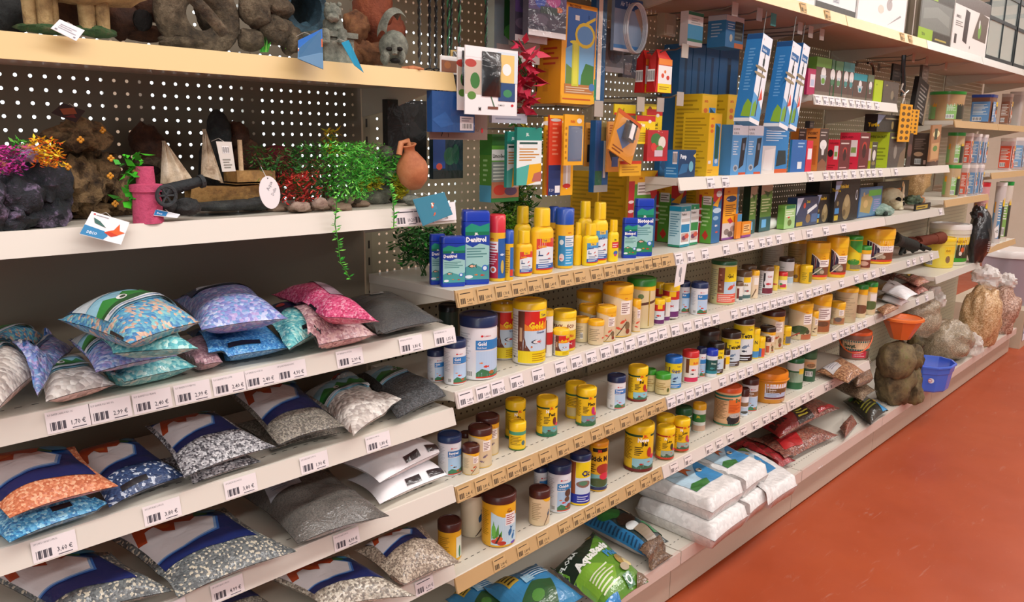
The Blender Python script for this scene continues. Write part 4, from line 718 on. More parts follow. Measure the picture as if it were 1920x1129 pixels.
# ================================================================ bags of gravel, sand and bark
HF = {}
def bag(sh, quad, thick, fill, label, panel=None, pa=None, base=0, cat='bag', name='gravel_bag', pw=3.2, lump=.005, bot=.45, flange=.005, clip=None, seed=None, group=None, sag=0, extra=None, mat=None, partname='bag_body'):
    """pillow bag: four outline corners (front left, front right, back right, back left) at its seam"""
    s = SH[sh]; bs = base if isinstance(base, (list, tuple)) else [base]*4
    Q = []
    for (px, py), b in zip(quad, bs):
        z = s.z0
        for _ in range(3): P = onz(px, py, z+b+thick*bot); z = s.z(P.x) if s.x0 < P.x < s.x1 else s.z((s.x0+s.x1)/2)
        P.y = min(P.y, YB-.03 if not sh.startswith('A') else YB-.025); Q.append(P)
    cen = (Q[0]+Q[1]+Q[2]+Q[3])/4; zb = cen.z-thick*bot; O = Vector((cen.x, cen.y, zb)); Q = [q-O for q in Q]
    sd = seed if seed is not None else rnd.random()*90; off = Vector((sd, sd*1.7, 3))
    F = HF.setdefault(sh, {}); ce = .006; xm = s.x1-.005 if sh[0] in 'AE' else 99.
    def hz(p):
        i, j = int(math.floor((p.x+O.x)/ce)), int(math.floor((p.y+O.y)/ce)); g = F.get
        return max(g((i+k, j+l), -9.) for k in (-2, -1, 0, 1, 2) for l in (-2, -1, 0, 1, 2))-O.z+.0035
    fl = s.z((s.x0+s.x1)/2)+min(bs)-O.z if sh == 'deck' else None
    def prof(a): return max(0, 1-abs(2*a-1)**pw)**.75
    def plan(u, v):
        # corners stay pointed, sides bow in a little
        bu = .05*sin(pi*v)*(1 if pw < 6 else .3); bv = .05*sin(pi*u)*(1 if pw < 6 else .3)
        uu = bu+(1-2*bu)*u; vv = bv+(1-2*bv)*v
        p = Q[0]*(1-uu)*(1-vv)+Q[1]*uu*(1-vv)+Q[2]*uu*vv+Q[3]*(1-uu)*vv
        if p.x+O.x > xm: p.x = xm-O.x-(p.x+O.x-xm)*.02
        return p
    def under(u, v):
        p = plan(u, v); f = prof(u)*prof(v); n = noise.noise((p-off)*10)
        p.z = max(p.z-f*(thick*bot+lump*.6*n), fl if fl is not None else s.z(p.x+O.x)+min(bs)-O.z, hz(p)); return p
    def top(u, v, k=1):
        p = plan(u, v); f = prof(u)*prof(v); n = noise.noise((p+off)*9)+.5*noise.noise((p+off)*22)
        p.z = max(p.z+f*(thick*(1-bot)+lump*n*1.6), under(u, v).z+.001+f*.012); return p
    NEW = {}
    t = thing(name, label, cat, O, 0, group)
    mb = MB(); nu, nv = 26, 22; mb.grid(top, nu, nv, '#999'); mb.grid(under, nu, nv, '#999', True)
    mb.build(partname, fill, t, ang=80)
    if pa:
        u0, u1, v0, v1 = panel; mb = MB(); W = ((Q[1]-Q[0]).length*(u1-u0)); H = (Q[3]-Q[0]).length*(v1-v0)
        art(mb, Patch(lambda a, b: top(u0+(u1-u0)*a, v0+(v1-v0)*b), W, H, .045, .0005), pa, .0012); mb.build('printed_panel', mat or 'film', t, ang=80)
    if flange:
        mb = MB()
        def ed(v0, sgn):
            def f(a, b):
                e = plan(a, v0); d = (plan(a, v0)-plan(a, .5)); d.z = 0; d.normalize(); p = e+d*flange*b; p.z = max(under(a, v0).z+.0005-b*.002, hz(p))+.001*noise.noise(Vector((a*9, sd, b)))*b
                return p
            return f
        mb.grid(ed(0, 1), 14, 1, '#fff', False); mb.build('sealed_edge', 'clear', t)
        mb = MB(); mb.grid(ed(1, 1), 14, 1, '#fff', True); mb.build('sealed_edge', 'clear', t)
    if clip:
        mb = MB(); u, v, w, hh = clip[:4]; S = Patch(lambda a, b: under(u+w*a, 1-.999+hh*b+v), .03, .01, .3)
        art(mb, Patch(lambda a, b: top(u+w*a, v+hh*b), .03, .01, .2), [('R', 0, 0, 1, 1, '#15171f')], .001); mb.build('hang_slot', 'film', t)
    if extra: extra(t, top, O)
    NU = int((Q[1]-Q[0]).length/.005)+2; NV = int((Q[3]-Q[0]).length/.005)+2
    for i in range(NU+1):
        for j in range(NV+1):
            p = top(i/NU, j/NV)+O; k = (int(math.floor(p.x/ce)), int(math.floor(p.y/ce)))
            if p.z > NEW.get(k, -9.): NEW[k] = p.z
    for k, z in NEW.items(): F[k] = max(z, F.get(k, -9.))
    return t
def g_panel(sky='#9ad4ea', white=1):
    return [('R', 0, 0, 1, 1, sky), ('R', 0, .78, 1, 1, '#274a78'), ('P', [(0, .55), (.5, .62), (1, .5), (1, .8), (0, .85)], '#d8e8ee'), ('P', [(.3, .86), (.7, .95), (.8, .84), (.5, .8)], '#a8462a'), ('P', [(0, .08), (1, .08), (1, .34), (.86, .28), (.74, .44), (.6, .3), (.45, .46), (.3, .3), (.16, .42), (0, .3)], '#2f8f3c'),
            ('P', [(0, .08), (1, .08), (1, .2), (.7, .16), (.4, .24), (0, .17)], '#14582a'), ('E', .34, .27, .07, .06, '#f2f2f0'), ('E', .35, .26, .04, .03, '#2a4a34'), ('R', 0, 0, 1, .09, '#e8eef4'), ('L', .05, .02, .9, .07, 1, '#9ab0c8')]
def f_panel():
    return [('R', 0, 0, 1, 1, '#13265e'), ('P', [(.45, .4), (.85, .62), (1, .6), (1, .8), (.6, .95)], '#0f3f7a'), ('P', [(.0, .13), (.3, .15), (.74, .26), (.88, .56), (.66, .86), (.0, .9)], '#2f68b4'), ('P', [(.0, .145), (.295, .165), (.72, .28), (.85, .555), (.63, .84), (.0, .88)], '#86a8d0'), ('P', [(0, .16), (.29, .18), (.7, .3), (.82, .55), (.6, .82), (0, .86)], '#dcd8da'),
            ('P', [(0, .5), (.05, .68), (.12, .88), (.3, 1), (.64, .98), (.8, .78), (.6, .62), (.46, .68), (.38, .5), (.28, .56), (.25, .68), (.14, .64), (.08, .48)], '#a8401c'), ('E', .33, .66, .07, .06, '#b55a22'), ('P', [(.68, .7), (.82, 1), (.9, 1), (.8, .62)], '#2a6a3a'), ('E', .86, .78, .09, .1, '#2f90c4'), ('R', 0, .97, 1, 1, '#0d1a34')]
GB = gravel('gravel_blue_peach', ['#4a90c0', '#6fb4cc', '#3f7fb4', '#d8b8a0', '#86c4c8', '#4f9ac4', '#c9a898', '#5aa8c8'], 162)
GP = gravel('gravel_purple_blue', ['#8a9ad8', '#a9b8e6', '#6f86c8', '#c4cdf0', '#8f8fd0', '#7fa8d8', '#b8a8dc'], 148)
GT = gravel('gravel_turquoise', ['#6fc4c8', '#9adcd8', '#4fa8b4', '#c0ece4', '#58b4bc', '#7fd0d0'], 148)
GBL = gravel('gravel_bright_blue', ['#3f8fd0', '#5aa8e0', '#2f7ac0', '#4a9ad8', '#7fc0ea'], 260)
GPK = gravel('gravel_pink', ['#d84a7a', '#e86a94', '#c43a68', '#f09ab4', '#e05a88'], 229)
GPP = gravel('gravel_pale_pink', ['#c9a0a4', '#e0c0c0', '#a87a80', '#d8b4b0', '#b89096'], 162)
GDP = gravel('gravel_dusty_pink', ['#a88088', '#b8949a', '#94707a'], 220)
GW = gravel('pebbles_white', ['#d8d0c8', '#ece6de', '#c4bab2', '#e2dad2', '#b8aea8'], 101)
GK = gravel('sand_black', ['#4a4a4a', '#545454', '#424242', '#5c5b58'], 600, .3, .8, .35)
GO = gravel('gravel_orange', ['#d8825a', '#e89a70', '#c46a44', '#f0b48c', '#cf7850'], 260)
GLB = gravel('gravel_light_blue', ['#3f94c8', '#6ab8e0', '#2f78b0', '#9ad4ec', '#4fa4d4'], 240)
GDB = gravel('gravel_navy_speckled', ['#2a4470', '#34507c', '#22385f', '#2a4470', '#c8d4e4', '#2f4a76'], 190)
GG = gravel('gravel_grey_speckled', ['#8a8a8e', '#b4b4b8', '#5c5c62', '#d0d0d2', '#3c3c42', '#a0a0a4'], 260)
GOL = gravel('gravel_olive_grey', ['#75706a', '#8a857a', '#5c5850', '#a09a8c', '#6a665e'], 330)
GGY = gravel('gravel_grey_cream', ['#5a5f60', '#6a7070', '#4a5052', '#c4bca8', '#5a6062', '#737878'], 230)
GS = gravel('sand_grey_brown', ['#5c5a56', '#66625c', '#524f4b', '#6c6862'], 500, .3, .9, .8)
GBR = gravel('gravel_beige_brown', ['#a09080', '#b8a894', '#8a7a6a', '#c8b8a4', '#75685c'], 260)
GCR = gravel('gravel_cream_grey', ['#b0a898', '#c8bfae', '#94897c', '#dcd4c4', '#7c746a'], 200)
GDG = gravel('gravel_charcoal', ['#3f4142', '#4c4e50', '#343637', '#5a5c5e'], 300)
GRD = gravel('film_red_bark', ['#8a4a3a', '#7a4034', '#9a5a44', '#6a3a30', '#8f6a58'], 130)
GBK = gravel('bark_chips', ['#9a6a48', '#b8845c', '#7a4f36', '#8c5f42', '#c49a72'], 150)
GWO = gravel('filter_wool', ['#e6e4e2', '#dedcda', '#eeecea'], 60, .15, .5, .7)
GWF = gravel('white_film', ['#f0eef0', '#ece9ec', '#f4f2f4'], 12, .1, .5, .6)
GRF = gravel('red_film', ['#9a1a20', '#8a141a', '#a8222a', '#9a1a20', '#6a2a1a'], 40, .1, 1., .9)
SL = (.4, .04, .35, .035)
bag('A3', [(86, 754), (217, 722), (150, 672), (62, 700)], .055, GW, 'white pebble bag with green label lying flat at the shelf front', (.1, .95, .4, 1), g_panel(), 0)
bag('A3', [(208, 724), (370, 688), (318, 655), (172, 690)], .05, GT, 'lowest turquoise gravel bag, under the purple blue one', None, None, 0, clip=(.03, .1, .06, .04))
bag('A3', [(368, 690), (418, 680), (392, 636), (325, 652)], .05, GDP, 'dusty pink gravel bag wedged behind the bright blue one', None, None, 0)
bag('A3', [(-8, 772), (84, 690), (-5, 648), (-110, 715)], .07, GW, 'white pebble bag at the far left front of the top gravel shelf', (.05, .95, .45, 1), g_panel(), .02)
bag('A3', [(-6, 690), (80, 626), (12, 614), (-90, 655)], .07, GB, 'blue gravel bag with green label at the far left back', (.05, .95, .35, 1), g_panel(), .015)
bag('A3', [(70, 742), (140, 650), (94, 632), (28, 692)], .05, GP, 'tilted purple blue gravel bag leaning between white pebble bags', (.05, .95, .6, 1), [('R', 0, 0, 1, 1, '#2f5f9a'), ('R', 0, .3, 1, .6, '#dfe6ee')], .025)
bag('A3', [(180, 699), (332, 668), (240, 618), (128, 640)], .05, GP, 'purple blue gravel bag with green label, below the big blue one', (.02, .85, .4, 1), g_panel(), .045)
bag('A3', [(212, 664), (372, 654), (332, 622), (180, 630)], .045, GT, 'middle turquoise gravel bag, directly under the big blue one', None, None, .09, clip=(.05, .2, .05, .05))
bag('A3', [(244, 646), (377, 604), (272, 560), (108, 600)], .075, GB, 'big blue and peach gravel bag on top of the left pile', (.06, .97, .34, .97), g_panel(), .11, clip=(.0, .1, .02, .2))
bag('A3', [(392, 678), (547, 652), (500, 608), (350, 624)], .06, GBL, 'bright blue fine gravel bag under the purple top one', (.0, 1, .75, 1), [('R', 0, 0, 1, 1, '#17406a')], 0, clip=(.25, .06, .4, .05))
bag('A3', [(542, 656), (632, 610), (560, 568), (472, 598)], .065, GT, 'turquoise gravel bag in the middle, tucked under the pink one', (.05, .95, .5, 1), [('R', 0, 0, 1, 1, '#12305a'), ('R', .1, .5, .6, .9, '#2f7f9a'), ('E', .3, .3, .12, .1, '#c8402f')], .01, clip=(.35, .06, .4, .04))
bag('A3', [(378, 620), (541, 598), (465, 548), (325, 562)], .08, GP, 'purple blue gravel bag on top of the bright blue one', (.08, .9, .62, 1), [('R', 0, 0, 1, 1, '#1f3a5a'), ('P', [(.1, .1), (.95, .2), (.85, .8), (.2, .7)], '#dfe6ee'), ('P', [(.3, .75), (.7, .9), (.8, .7), (.5, .6)], '#a8503a'), ('P', [(0, 0), (.5, .1), (1, .05), (1, .15), (0, .14)], '#1a2458')], .06)
bag('A3', [(578, 652), (706, 628), (664, 600), (552, 622)], .055, GPP, 'pale pink gravel bag under the bright pink one', None, None, 0, clip=(.1, .1, .1, .04))
bag('A3', [(706, 630), (830, 602), (720, 545), (612, 562)], .055, GK, 'black sand bag with small white sticker at the shelf end', (.42, .66, .74, .95), [('R', 0, 0, 1, 1, '#d8d4cf'), ('L', .2, .2, .8, .8, 3, '#8a8580')], 0, lump=.003, flange=.006)
bag('A3', [(612, 596), (711, 604), (612, 546), (508, 552)], .065, GPK, 'bright pink gravel bag on top of the pale pink one', (.5, .95, .35, .9), [('R', 0, 0, 1, 1, '#b89aa8'), ('R', 0, .5, 1, 1, '#d8c8d0')], .055, clip=(.0, .2, .04, .12))
bag('A4', [(205, 952), (352, 892), (250, 822), (122, 856)], 0.04675, GDB, 'navy gravel bag with white specks and goldfish panel', (.02, .9, 0.28, .97), f_panel(), [0, 0, 0.03, 0.03], clip=(.2, .05, .35, .05))
bag('A4', [(18, 1018), (202, 952), (128, 902), (-120, 940)], .05, GLB, 'light blue gravel bag beneath the orange one', None, None, 0, clip=(.5, .08, .2, .05))
bag('A4', [(18, 972), (222, 912), (140, 838), (-120, 868)], 0.04675, GO, 'orange gravel bag with goldfish panel', (.03, .9, 0.18, .97), f_panel(), [0.045, 0.045, 0.075, 0.075])
bag('A4', [(362, 908), (490, 866), (430, 826), (300, 862)], .03, GG, 'flat grey speckled bag beneath its goldfish panelled twin', None, None, 0)
bag('A4', [(345, 896), (517, 838), (402, 772), (272, 800)], 0.04675, GG, 'grey speckled gravel bag with goldfish panel', (.04, .85, 0.33, .97), f_panel(), [0.022, 0.022, 0.052, 0.052])
bag('A4', [(510, 846), (640, 812), (570, 765), (440, 795)], .03, GOL, 'flat olive grey gravel bag at the bottom of its pair', None, None, 0)
bag('A4', [(520, 836), (648, 800), (545, 712), (425, 738)], 0.051, GOL, 'olive grey gravel bag with goldfish panel beside white pebbles', (.04, .95, 0.26, .97), f_panel(), [0.025, 0.025, 0.055, 0.055])
bag('A4', [(660, 758), (700, 742), (625, 695), (580, 708)], .05, GDG, 'black gravel bag at the back behind the white pebble one', None, None, 0)
bag('A4', [(745, 786), (868, 733), (762, 676), (668, 702)], .06, GDG, 'charcoal gravel bag with green label at the right shelf end', (.08, .95, .5, .98), g_panel(), 0)
bag('A4', [(662, 818), (753, 762), (650, 712), (562, 738)], .065, GW, 'white pebble bag with green label beside the charcoal one', (.03, .97, .5, .98), g_panel(), 0)
bag('A5', [(120, 1165), (328, 1108), (205, 1035), (-80, 1060)], 0.0595, GGY, 'grey gravel bag with goldfish panel at lower left corner', (.03, .8, 0.16, .97), f_panel(), [0, 0, 0.03, 0.03])
bag('A5', [(335, 1122), (558, 1034), (420, 952), (190, 1002)], 0.0595, GGY, 'dark grey gravel bag with goldfish panel and cream specks', (.04, .85, 0.26, .97), f_panel(), [0, 0, 0.03, 0.03])
bag('A5', [(558, 1020), (730, 968), (615, 880), (445, 925)], .085, GS, 'clear bag of grey brown sand with white sticker', (.05, .5, .55, .85), [('P', [(0, 0), (.9, .25), (1, 1), (.2, .9)], '#b8bcc4'), ('L', .2, .3, .8, .8, 5, '#8a90a0')], 0, lump=.012, flange=.02)
def black_marks(t, top, O):
    for u0 in (.38, .68):
        mb = MB(); art(mb, Patch(lambda a, b: top(u0+.2*a, .035+.1*b), .08, .03, .2), [('R', 0, 0, 1, 1, '#241a1e')], .0015); mb.build('printed_mark', 'film', t, smooth=False)
bag('A5', [(712, 946), (853, 886), (785, 845), (652, 900)], .05, GWF, 'lower white sand bag of the pair at the shelf end', None, None, 0, extra=black_marks, flange=0, name='sand_bag')
bag('A5', [(745, 846), (802, 828), (780, 812), (722, 828)], .04, GDG, 'black bag just visible behind the upper white sand bag', None, None, .05)
bag('A5', [(712, 906), (849, 838), (775, 818), (632, 866)], .06, GWF, 'upper white sand bag of the pair at the shelf end', None, None, .05, extra=black_marks, flange=0, name='sand_bag', lump=.008)
bag('A6', [(425, 1185), (522, 1140), (450, 1088), (330, 1125)], 0.051, GOL, 'gravel bag just in view at the bottom edge, left of the blue panelled one', (.1, .9, 0.28, .97), f_panel(), [0, 0, 0.03, 0.03])
bag('A6', [(612, 1140), (780, 1118), (652, 1040), (492, 1082)], 0.05525, GCR, 'cream grey gravel bag with goldfish panel at the bottom of the left bay', (.04, .9, 0.28, .97), f_panel(), [0, 0, 0.03, 0.03])
bag('A6', [(750, 1102), (864, 1055), (790, 985), (664, 1032)], 0.07225, GBR, 'crumpled beige brown gravel bag next to a brown lidded can', (.1, .8, 0.48, .97), f_panel(), [0, 0, 0.03, 0.03], lump=.014, flange=.02)
# ---- base deck, second and third bay
BLUEP = [('R', 0, 0, 1, 1, '#3a86b8'), ('P', [(0, 0), (.55, 0), (.75, .4), (.45, .5), (.1, .35)], '#2f5a34'), ('E', .35, .25, .1, .08, '#4f8a3c'), ('E', .2, .15, .09, .07, '#1f3a24'), ('R', .12, .62, .3, .92, '#c9a840'), ('L', .14, .65, .29, .9, 4, '#3a2f14'), ('T', 'colombo', .42, .8, .07, '#e6f0f6', .02), ('L', .42, .55, .95, .75, 4, '#cfe2ee'), ('R', .34, .5, .52, .66, '#9cc8e0')]
bag('deck', [(900, 1180), (985, 1140), (905, 1086), (835, 1125)], .08, 'film', 'blue printed bag at the bottom edge below the tan shelf corner', (0, 1, 0, 1), BLUEP, 0, name='substrate_bag', lump=.006)
bag('deck', [(1000, 1190), (1095, 1120), (1005, 1058), (905, 1105)], .09, 'film', 'blue printed plant soil bag left of the green one', (0, 1, 0, 1), BLUEP, .04, name='substrate_bag', lump=.006)
GREENB = [('R', 0, 0, 1, 1, '#5a8f2c'), ('P', [(0, .55), (.5, .7), (1, .95), (1, 1), (0, 1)], '#16281c'), ('P', [(0, .2), (.4, .1), (.6, .3), (.3, .55), (0, .6)], '#7aae34'), ('T', 'AquaBasis', .1, .58, .17, '#f4f6f0', .05), ('T', 'Plus', .62, .44, .16, '#3f94cc', .04), ('T', 'FLORA', .02, .8, .1, '#dfe6e0', .03), ('L', .1, .12, .55, .42, 6, '#dfe8c8'), ('E', .78, .32, .08, .1, '#a88a4a'), ('E', .83, .26, .05, .07, '#d8c890'), ('E', .72, .9, .05, .05, '#c9a23c'),
          ('R', .56, .02, .72, .14, '#1f6a3a'), ('E', .64, .08, .045, .045, '#fff'), ('E', .64, .08, .03, .03, '#1f6a3a'), ('P', [(0, .0), (.3, .0), (.3, .06), (0, .1)], '#1f7fc0'), ('P', [(.7, 0), (1, 0), (1, .08), (.85, .1)], '#6a4f34'), ('E', .7, .2, .07, .05, '#b5a890')]
bag('deck', [(1142, 1152), (1216, 1092), (1112, 998), (1030, 1076)], .1, 'film', 'green printed plant substrate bag with white lettering', (0, 1, 0, 1), GREENB, .05, name='substrate_bag', lump=.006)
DKP = [('R', 0, 0, 1, 1, '#2a3a3a'), ('R', 0, 0, .2, 1, '#2a7ab0'), ('L', .02, .05, .17, .95, 16, '#1a4a70'), ('E', .4, .75, .14, .14, '#2f7a34'), ('E', .5, .5, .12, .12, '#3a2a22'), ('E', .42, .36, .09, .08, '#e0e4e4'), ('R', .75, .55, .95, .8, '#c9b494'), ('R', .72, .12, .9, .34, '#1f7a40'), ('R', .92, .1, 1, .4, '#1f7a40'), ('R', .3, .05, .68, .3, '#8a7a66'), ('E', .8, .9, .1, .07, '#3a2a20')]
bag('deck', [(1214, 1046), (1254, 1016), (1142, 948), (1088, 980)], .085, 'film', 'dark plant substrate bag with blue barcode edge below the tan shelf', (0, 1, 0, 1), DKP, .0, name='substrate_bag', lump=.008)
bag('deck', [(1222, 1070), (1262, 1042), (1236, 1028), (1196, 1052)], .03, gravel('soil_brown', ['#6a4f3c', '#7c6048', '#58402f'], 220), 'small clear bag of brown soil at the deck edge', None, None, 0, name='soil_bag', flange=.02)
WOOL = [('R', 0, 0, 1, 1, '#bcd8e8'), ('P', [(.45, .0), (1, .0), (1, .6), (.8, .5), (.55, .3)], '#3f90c8'), ('P', [(0, 0), (.5, 0), (.6, .12), (.2, .2), (0, .12)], '#3a7a34'), ('P', [(.5, 1), (1, .72), (1, .9), (.8, 1)], '#6a9a4a'), ('P', [(.1, .8), (.3, .7), (.4, .5), (.36, .35), (.5, .48), (.62, .42), (.52, .6), (.42, .78), (.25, .92)], '#c8602a'), ('P', [(.28, .98), (.45, .85), (.5, .88), (.36, 1)], '#1d1d22'), ('E', .75, .35, .06, .05, '#e2d0b8'), ('E', .7, .68, .05, .04, '#d8a060'), ('E', .78, .34, .02, .03, '#333')]
WK = dict(pw=30, bot=.5, lump=.004, name='filter_wool_pack', cat='filter wool', flange=0)
bag('deck', [(1340, 1016), (1404, 967), (1266, 905), (1190, 952)], .088, GWO, 'lower left white filter wool pack, the one nearest the floor edge', None, None, 0, **WK)
bag('deck', [(1404, 967), (1440, 938), (1300, 882), (1268, 904)], .088, GWO, 'lower right white filter wool pack under the pictured stack', None, None, 0, **WK)
bag('deck', [(1440, 948), (1496, 910), (1400, 846), (1335, 880)], .085, GWO, 'single white filter wool pack to the right of the stack', (.25, .8, .3, 1), WOOL, .0, **WK)
bag('deck', [(1336, 962), (1396, 922), (1262, 862), (1190, 908)], .088, GWO, 'upper left white filter wool pack with orange fish picture', (.12, .92, .25, .95), WOOL, .089, **WK)
bag('deck', [(1396, 922), (1441, 890), (1330, 834), (1264, 862)], .088, GWO, 'upper right white filter wool pack with orange fish picture', (.12, .92, .28, .95), WOOL, .089, **WK)
bag('deck', [(1458, 890), (1492, 864), (1398, 818), (1342, 842)], .06, GRF, 'shiny dark red film bag beside the filter wool', None, None, 0, name='bark_bag', lump=.01, flange=.015)
BARK = [('P', [(0, 0), (.35, 0), (.4, .5), (.35, 1), (0, 1)], '#7a1c1c'), ('T', 'BARK', .02, .25, .3, '#2a1010', .06), ('R', .36, 0, .62, .95, '#1d1a18'), ('T', '24', .38, .55, .32, '#d8d048', .06), ('L', .39, .1, .6, .48, 4, '#d8d048'), ('P', [(.66, .4), (.8, .5), (.78, 1), (.64, 1)], '#b5202a'), ('P', [(.7, .02), (1, .05), (.98, .16), (.72, .12)], '#b5202a')]
bag('deck', [(1470, 868), (1573, 816), (1500, 786), (1400, 832)], .07, GRD, 'lower red bark bag, under the one numbered 24', (.1, .5, .1, .8), [('P', [(0, .1), (.8, 0), (1, .5), (.2, .8)], '#b52a2c')], 0, name='bark_bag', lump=.008)
bag('deck', [(1462, 822), (1575, 766), (1502, 728), (1385, 788)], .085, GRD, 'upper red bark bag with yellow number 24', (.0, .95, .02, .75), BARK, .07, name='bark_bag', lump=.008)
bag('deck', [(1584, 822), (1608, 794), (1598, 778), (1574, 802)], .06, GRD, 'rolled clear bag of bark next to the red bark bags', None, None, .0, name='bark_bag', flange=.02)
SOIL = [('R', 0, 0, 1, 1, '#1d2018'), ('T', 'TERRA', .1, .55, .22, '#8a8a2a', .03), ('L', .1, .2, .8, .5, 3, '#77772a'), ('E', .15, .85, .08, .07, '#2a7a34'), ('P', [(.75, .0), (1, .0), (1, .3), (.8, .28)], '#2a94d0'), ('R', .8, .3, .95, .42, '#e0b82a')]
bag('deck', [(1632, 798), (1666, 770), (1606, 732), (1580, 752)], .06, gravel('soil_black', ['#2a2622', '#35302a', '#221f1b'], 160), 'black terrarium soil bag with yellow lettering and blue tag', (.02, .98, .02, .95), SOIL, .0, name='soil_bag')
GSK = gravel('chips_dark', ['#7a6450', '#8f7860', '#66523f', '#a08a70'], 170)
bag('deck', [(1618, 752), (1642, 732), (1590, 702), (1554, 722)], .07, GSK, 'clear bag of dark chips lying on the black soil bag', None, None, .065, name='soil_bag', lump=.01, flange=.02)
bag('deck', [(1606, 722), (1638, 710), (1618, 686), (1586, 694)], .08, gravel('bark_brown', ['#94735a', '#a5826a', '#7f624c'], 140), 'squarish brown bark bag beside the wood chip bag', None, None, .15, name='bark_bag', pw=6, flange=.02)
bag('deck', [(1616, 690), (1636, 680), (1624, 662), (1600, 668)], .06, gravel('moss_clear', ['#a89a84', '#c4b8a4', '#8f8068'], 120), 'clear wrapped bag on top of the brown bark bag', None, None, .2, name='bark_bag', flange=.02, lump=.012)
bag('D5', [(1590, 719), (1622, 698), (1576, 670), (1530, 697)], .06, GBK, 'reddish wood chip bag with white sticker on the lowest shelf', (.02, .5, .45, .95), [('P', [(0, .1), (.7, 0), (1, .8), (.2, 1)], '#d8d4d4'), ('L', .2, .3, .8, .7, 3, '#9a96a0')], 0, name='bark_bag')
# white moss bags and brown sacks on the end of the reptile food shelf
MOSS = [('P', [(0, .6), (.5, .75), (.6, .95), (0, 1)], '#8a6a34'), ('R', .45, .2, .5, .6, '#3a3a44')]
bag('E4', [(1690, 574), (1706, 566), (1665, 546), (1640, 558)], .04, GWF, 'lower white moss bag on the shelf end', (.0, .9, .4, .95), MOSS, 0, name='moss_bag', flange=0)
bag('E4', [(1700, 563), (1722, 552), (1668, 524), (1636, 540)], .05, GWF, 'upper white moss bag on the shelf end', (.0, .9, .4, .95), MOSS, .04, name='moss_bag', flange=0)
bag('E4', [(1656, 592), (1686, 578), (1664, 570), (1642, 580)], .035, GBK, 'small bag of tan chips at the shelf seam under the moss bags', None, None, 0, name='bark_bag')
GCO = gravel('film_coral_brown', ['#a8685a', '#b5776a', '#98594c', '#8a5040'], 90, .3, .9, .9)
bag('E4', [(1722, 553), (1742, 545), (1706, 527), (1682, 535)], .045, GCO, 'lower coral brown snack pouch at the right shelf end', None, None, 0, name='pouch', flange=0)
bag('E4', [(1722, 538), (1744, 529), (1706, 508), (1678, 518)], .045, GCO, 'upper coral brown snack pouch with yellow top print', (.1, .7, .5, .95), [('R', 0, 0, 1, 1, '#3a3424'), ('P', [(.2, .1), (.9, .2), (.8, .7), (.3, .8)], '#d8b02a')], .045, name='pouch', flange=0)
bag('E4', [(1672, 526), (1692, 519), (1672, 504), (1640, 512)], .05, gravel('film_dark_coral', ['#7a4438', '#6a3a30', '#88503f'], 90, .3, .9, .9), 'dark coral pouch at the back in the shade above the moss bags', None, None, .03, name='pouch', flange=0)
# ================================================================ cartons
HT = {}; WT = {}
def onto(t, xc, dy=.004): return Vector((ony(xc, 260, t.location.y+dy).x, t.location.y+dy, t.location.z+HT[t.name]+.0012))
def bis(f, lo, hi):
    a = f(lo)
    for _ in range(50):
        m = (lo+hi)/2
        if (f(m) > 0) == (a > 0): lo = m
        else: hi = m
    return (lo+hi)/2
def carton(sh, xl, xc, xr, yt, yb, c, front, side, label, rz=0, cat='box', name='carton', depth=.09, P=None, topc=None, back=None, group=None, lift=0, mat='print', zoff=0):
    """upright box: silhouette left, near vertical edge and right edge in the photo give depth and width"""
    if back is None and sh and sh[0] == 'K': back = YC+.02
    if back is None and sh in ('C1', 'D1', 'E1', 'D0'): back = .02
    if P is None:
        s = SH[sh]; z = s.z0
        for _ in range(4): P = onz(xc, yb, z+lift); z = s.z((P.x))-.0015
        P.z = z+lift+.25*abs(s.z1-s.z0)/(s.x1-s.x0)
        if back: zz = P.z; P = ony(xc, yb, back); P.z = zz
    if P.y > YB-.06: P.y = YB-.06
    ux = Vector((cos(rz), sin(rz), 0)); uy = Vector((-sin(rz), cos(rz), 0))
    w = bis(lambda q: proj(P+ux*q)[0]-xr, .0, 1.2)
    d = bis(lambda q: proj(P+uy*q)[0]-xl, .0, .6) if xl < xc-1 else depth
    d = max(.01, min(d, (YB-.015-P.y)/max(.3, cos(rz))))
    h = bis(lambda q: proj(P+Vector((0, 0, q)))[1]-yt, .0, 1.5)
    t = thing(name, label, cat, P, rz, group); HT[t.name] = h; WT[t.name] = w
    mb = MB(); mb.box((0, 0, 0), (w, d, h), c)
    if topc: mb.face([(0.001, .001, h+.0003), (w-.001, .001, h+.0003), (w-.001, d-.001, h+.0003), (0.001, d-.001, h+.0003)], topc)
    if front: art(mb, Flat((0, 0, 0), (1, 0, 0), (0, 0, 1), w, h), front)
    if side: art(mb, Flat((0, d, 0), (0, -1, 0), (0, 0, 1), d, h), side)
    mb.build('carton_body', mat, t, smooth=False)
    mb = MB(); mb.box((.0, -.0, h-.0), (w, d, h+.0008), topc or c); mb.build('top_flap', mat, t, smooth=False)
    return t
YC_ = '#e3b81f'
def heater(dark='#1d4f5c'): return [('R', .02, .02, .98, .98, '#f0bb28'), ('T', 'sera', .15, .9, .06, '#c8401c', .03), ('R', .48, .16, .92, .84, '#4f9ad8'), ('P', [(.55, .3), (.85, .3), (.85, .78), (.55, .84)], dark), ('P', [(.55, .3), (.7, .22), (.85, .3)], dark), ('E', .25, .8, .05, .03, '#e0702a'), ('E', .25, .72, .05, .03, '#e0702a'), ('L', .08, .05, .5, .12, 2, '#c48a1a'), ('R', .08, .2, .3, .25, '#f0e6da'), ('E', .7, .24, .05, .04, '#c6d6ea')]
TXY = [('L', .08, .06, .9, .95, 17, '#b48f14')]
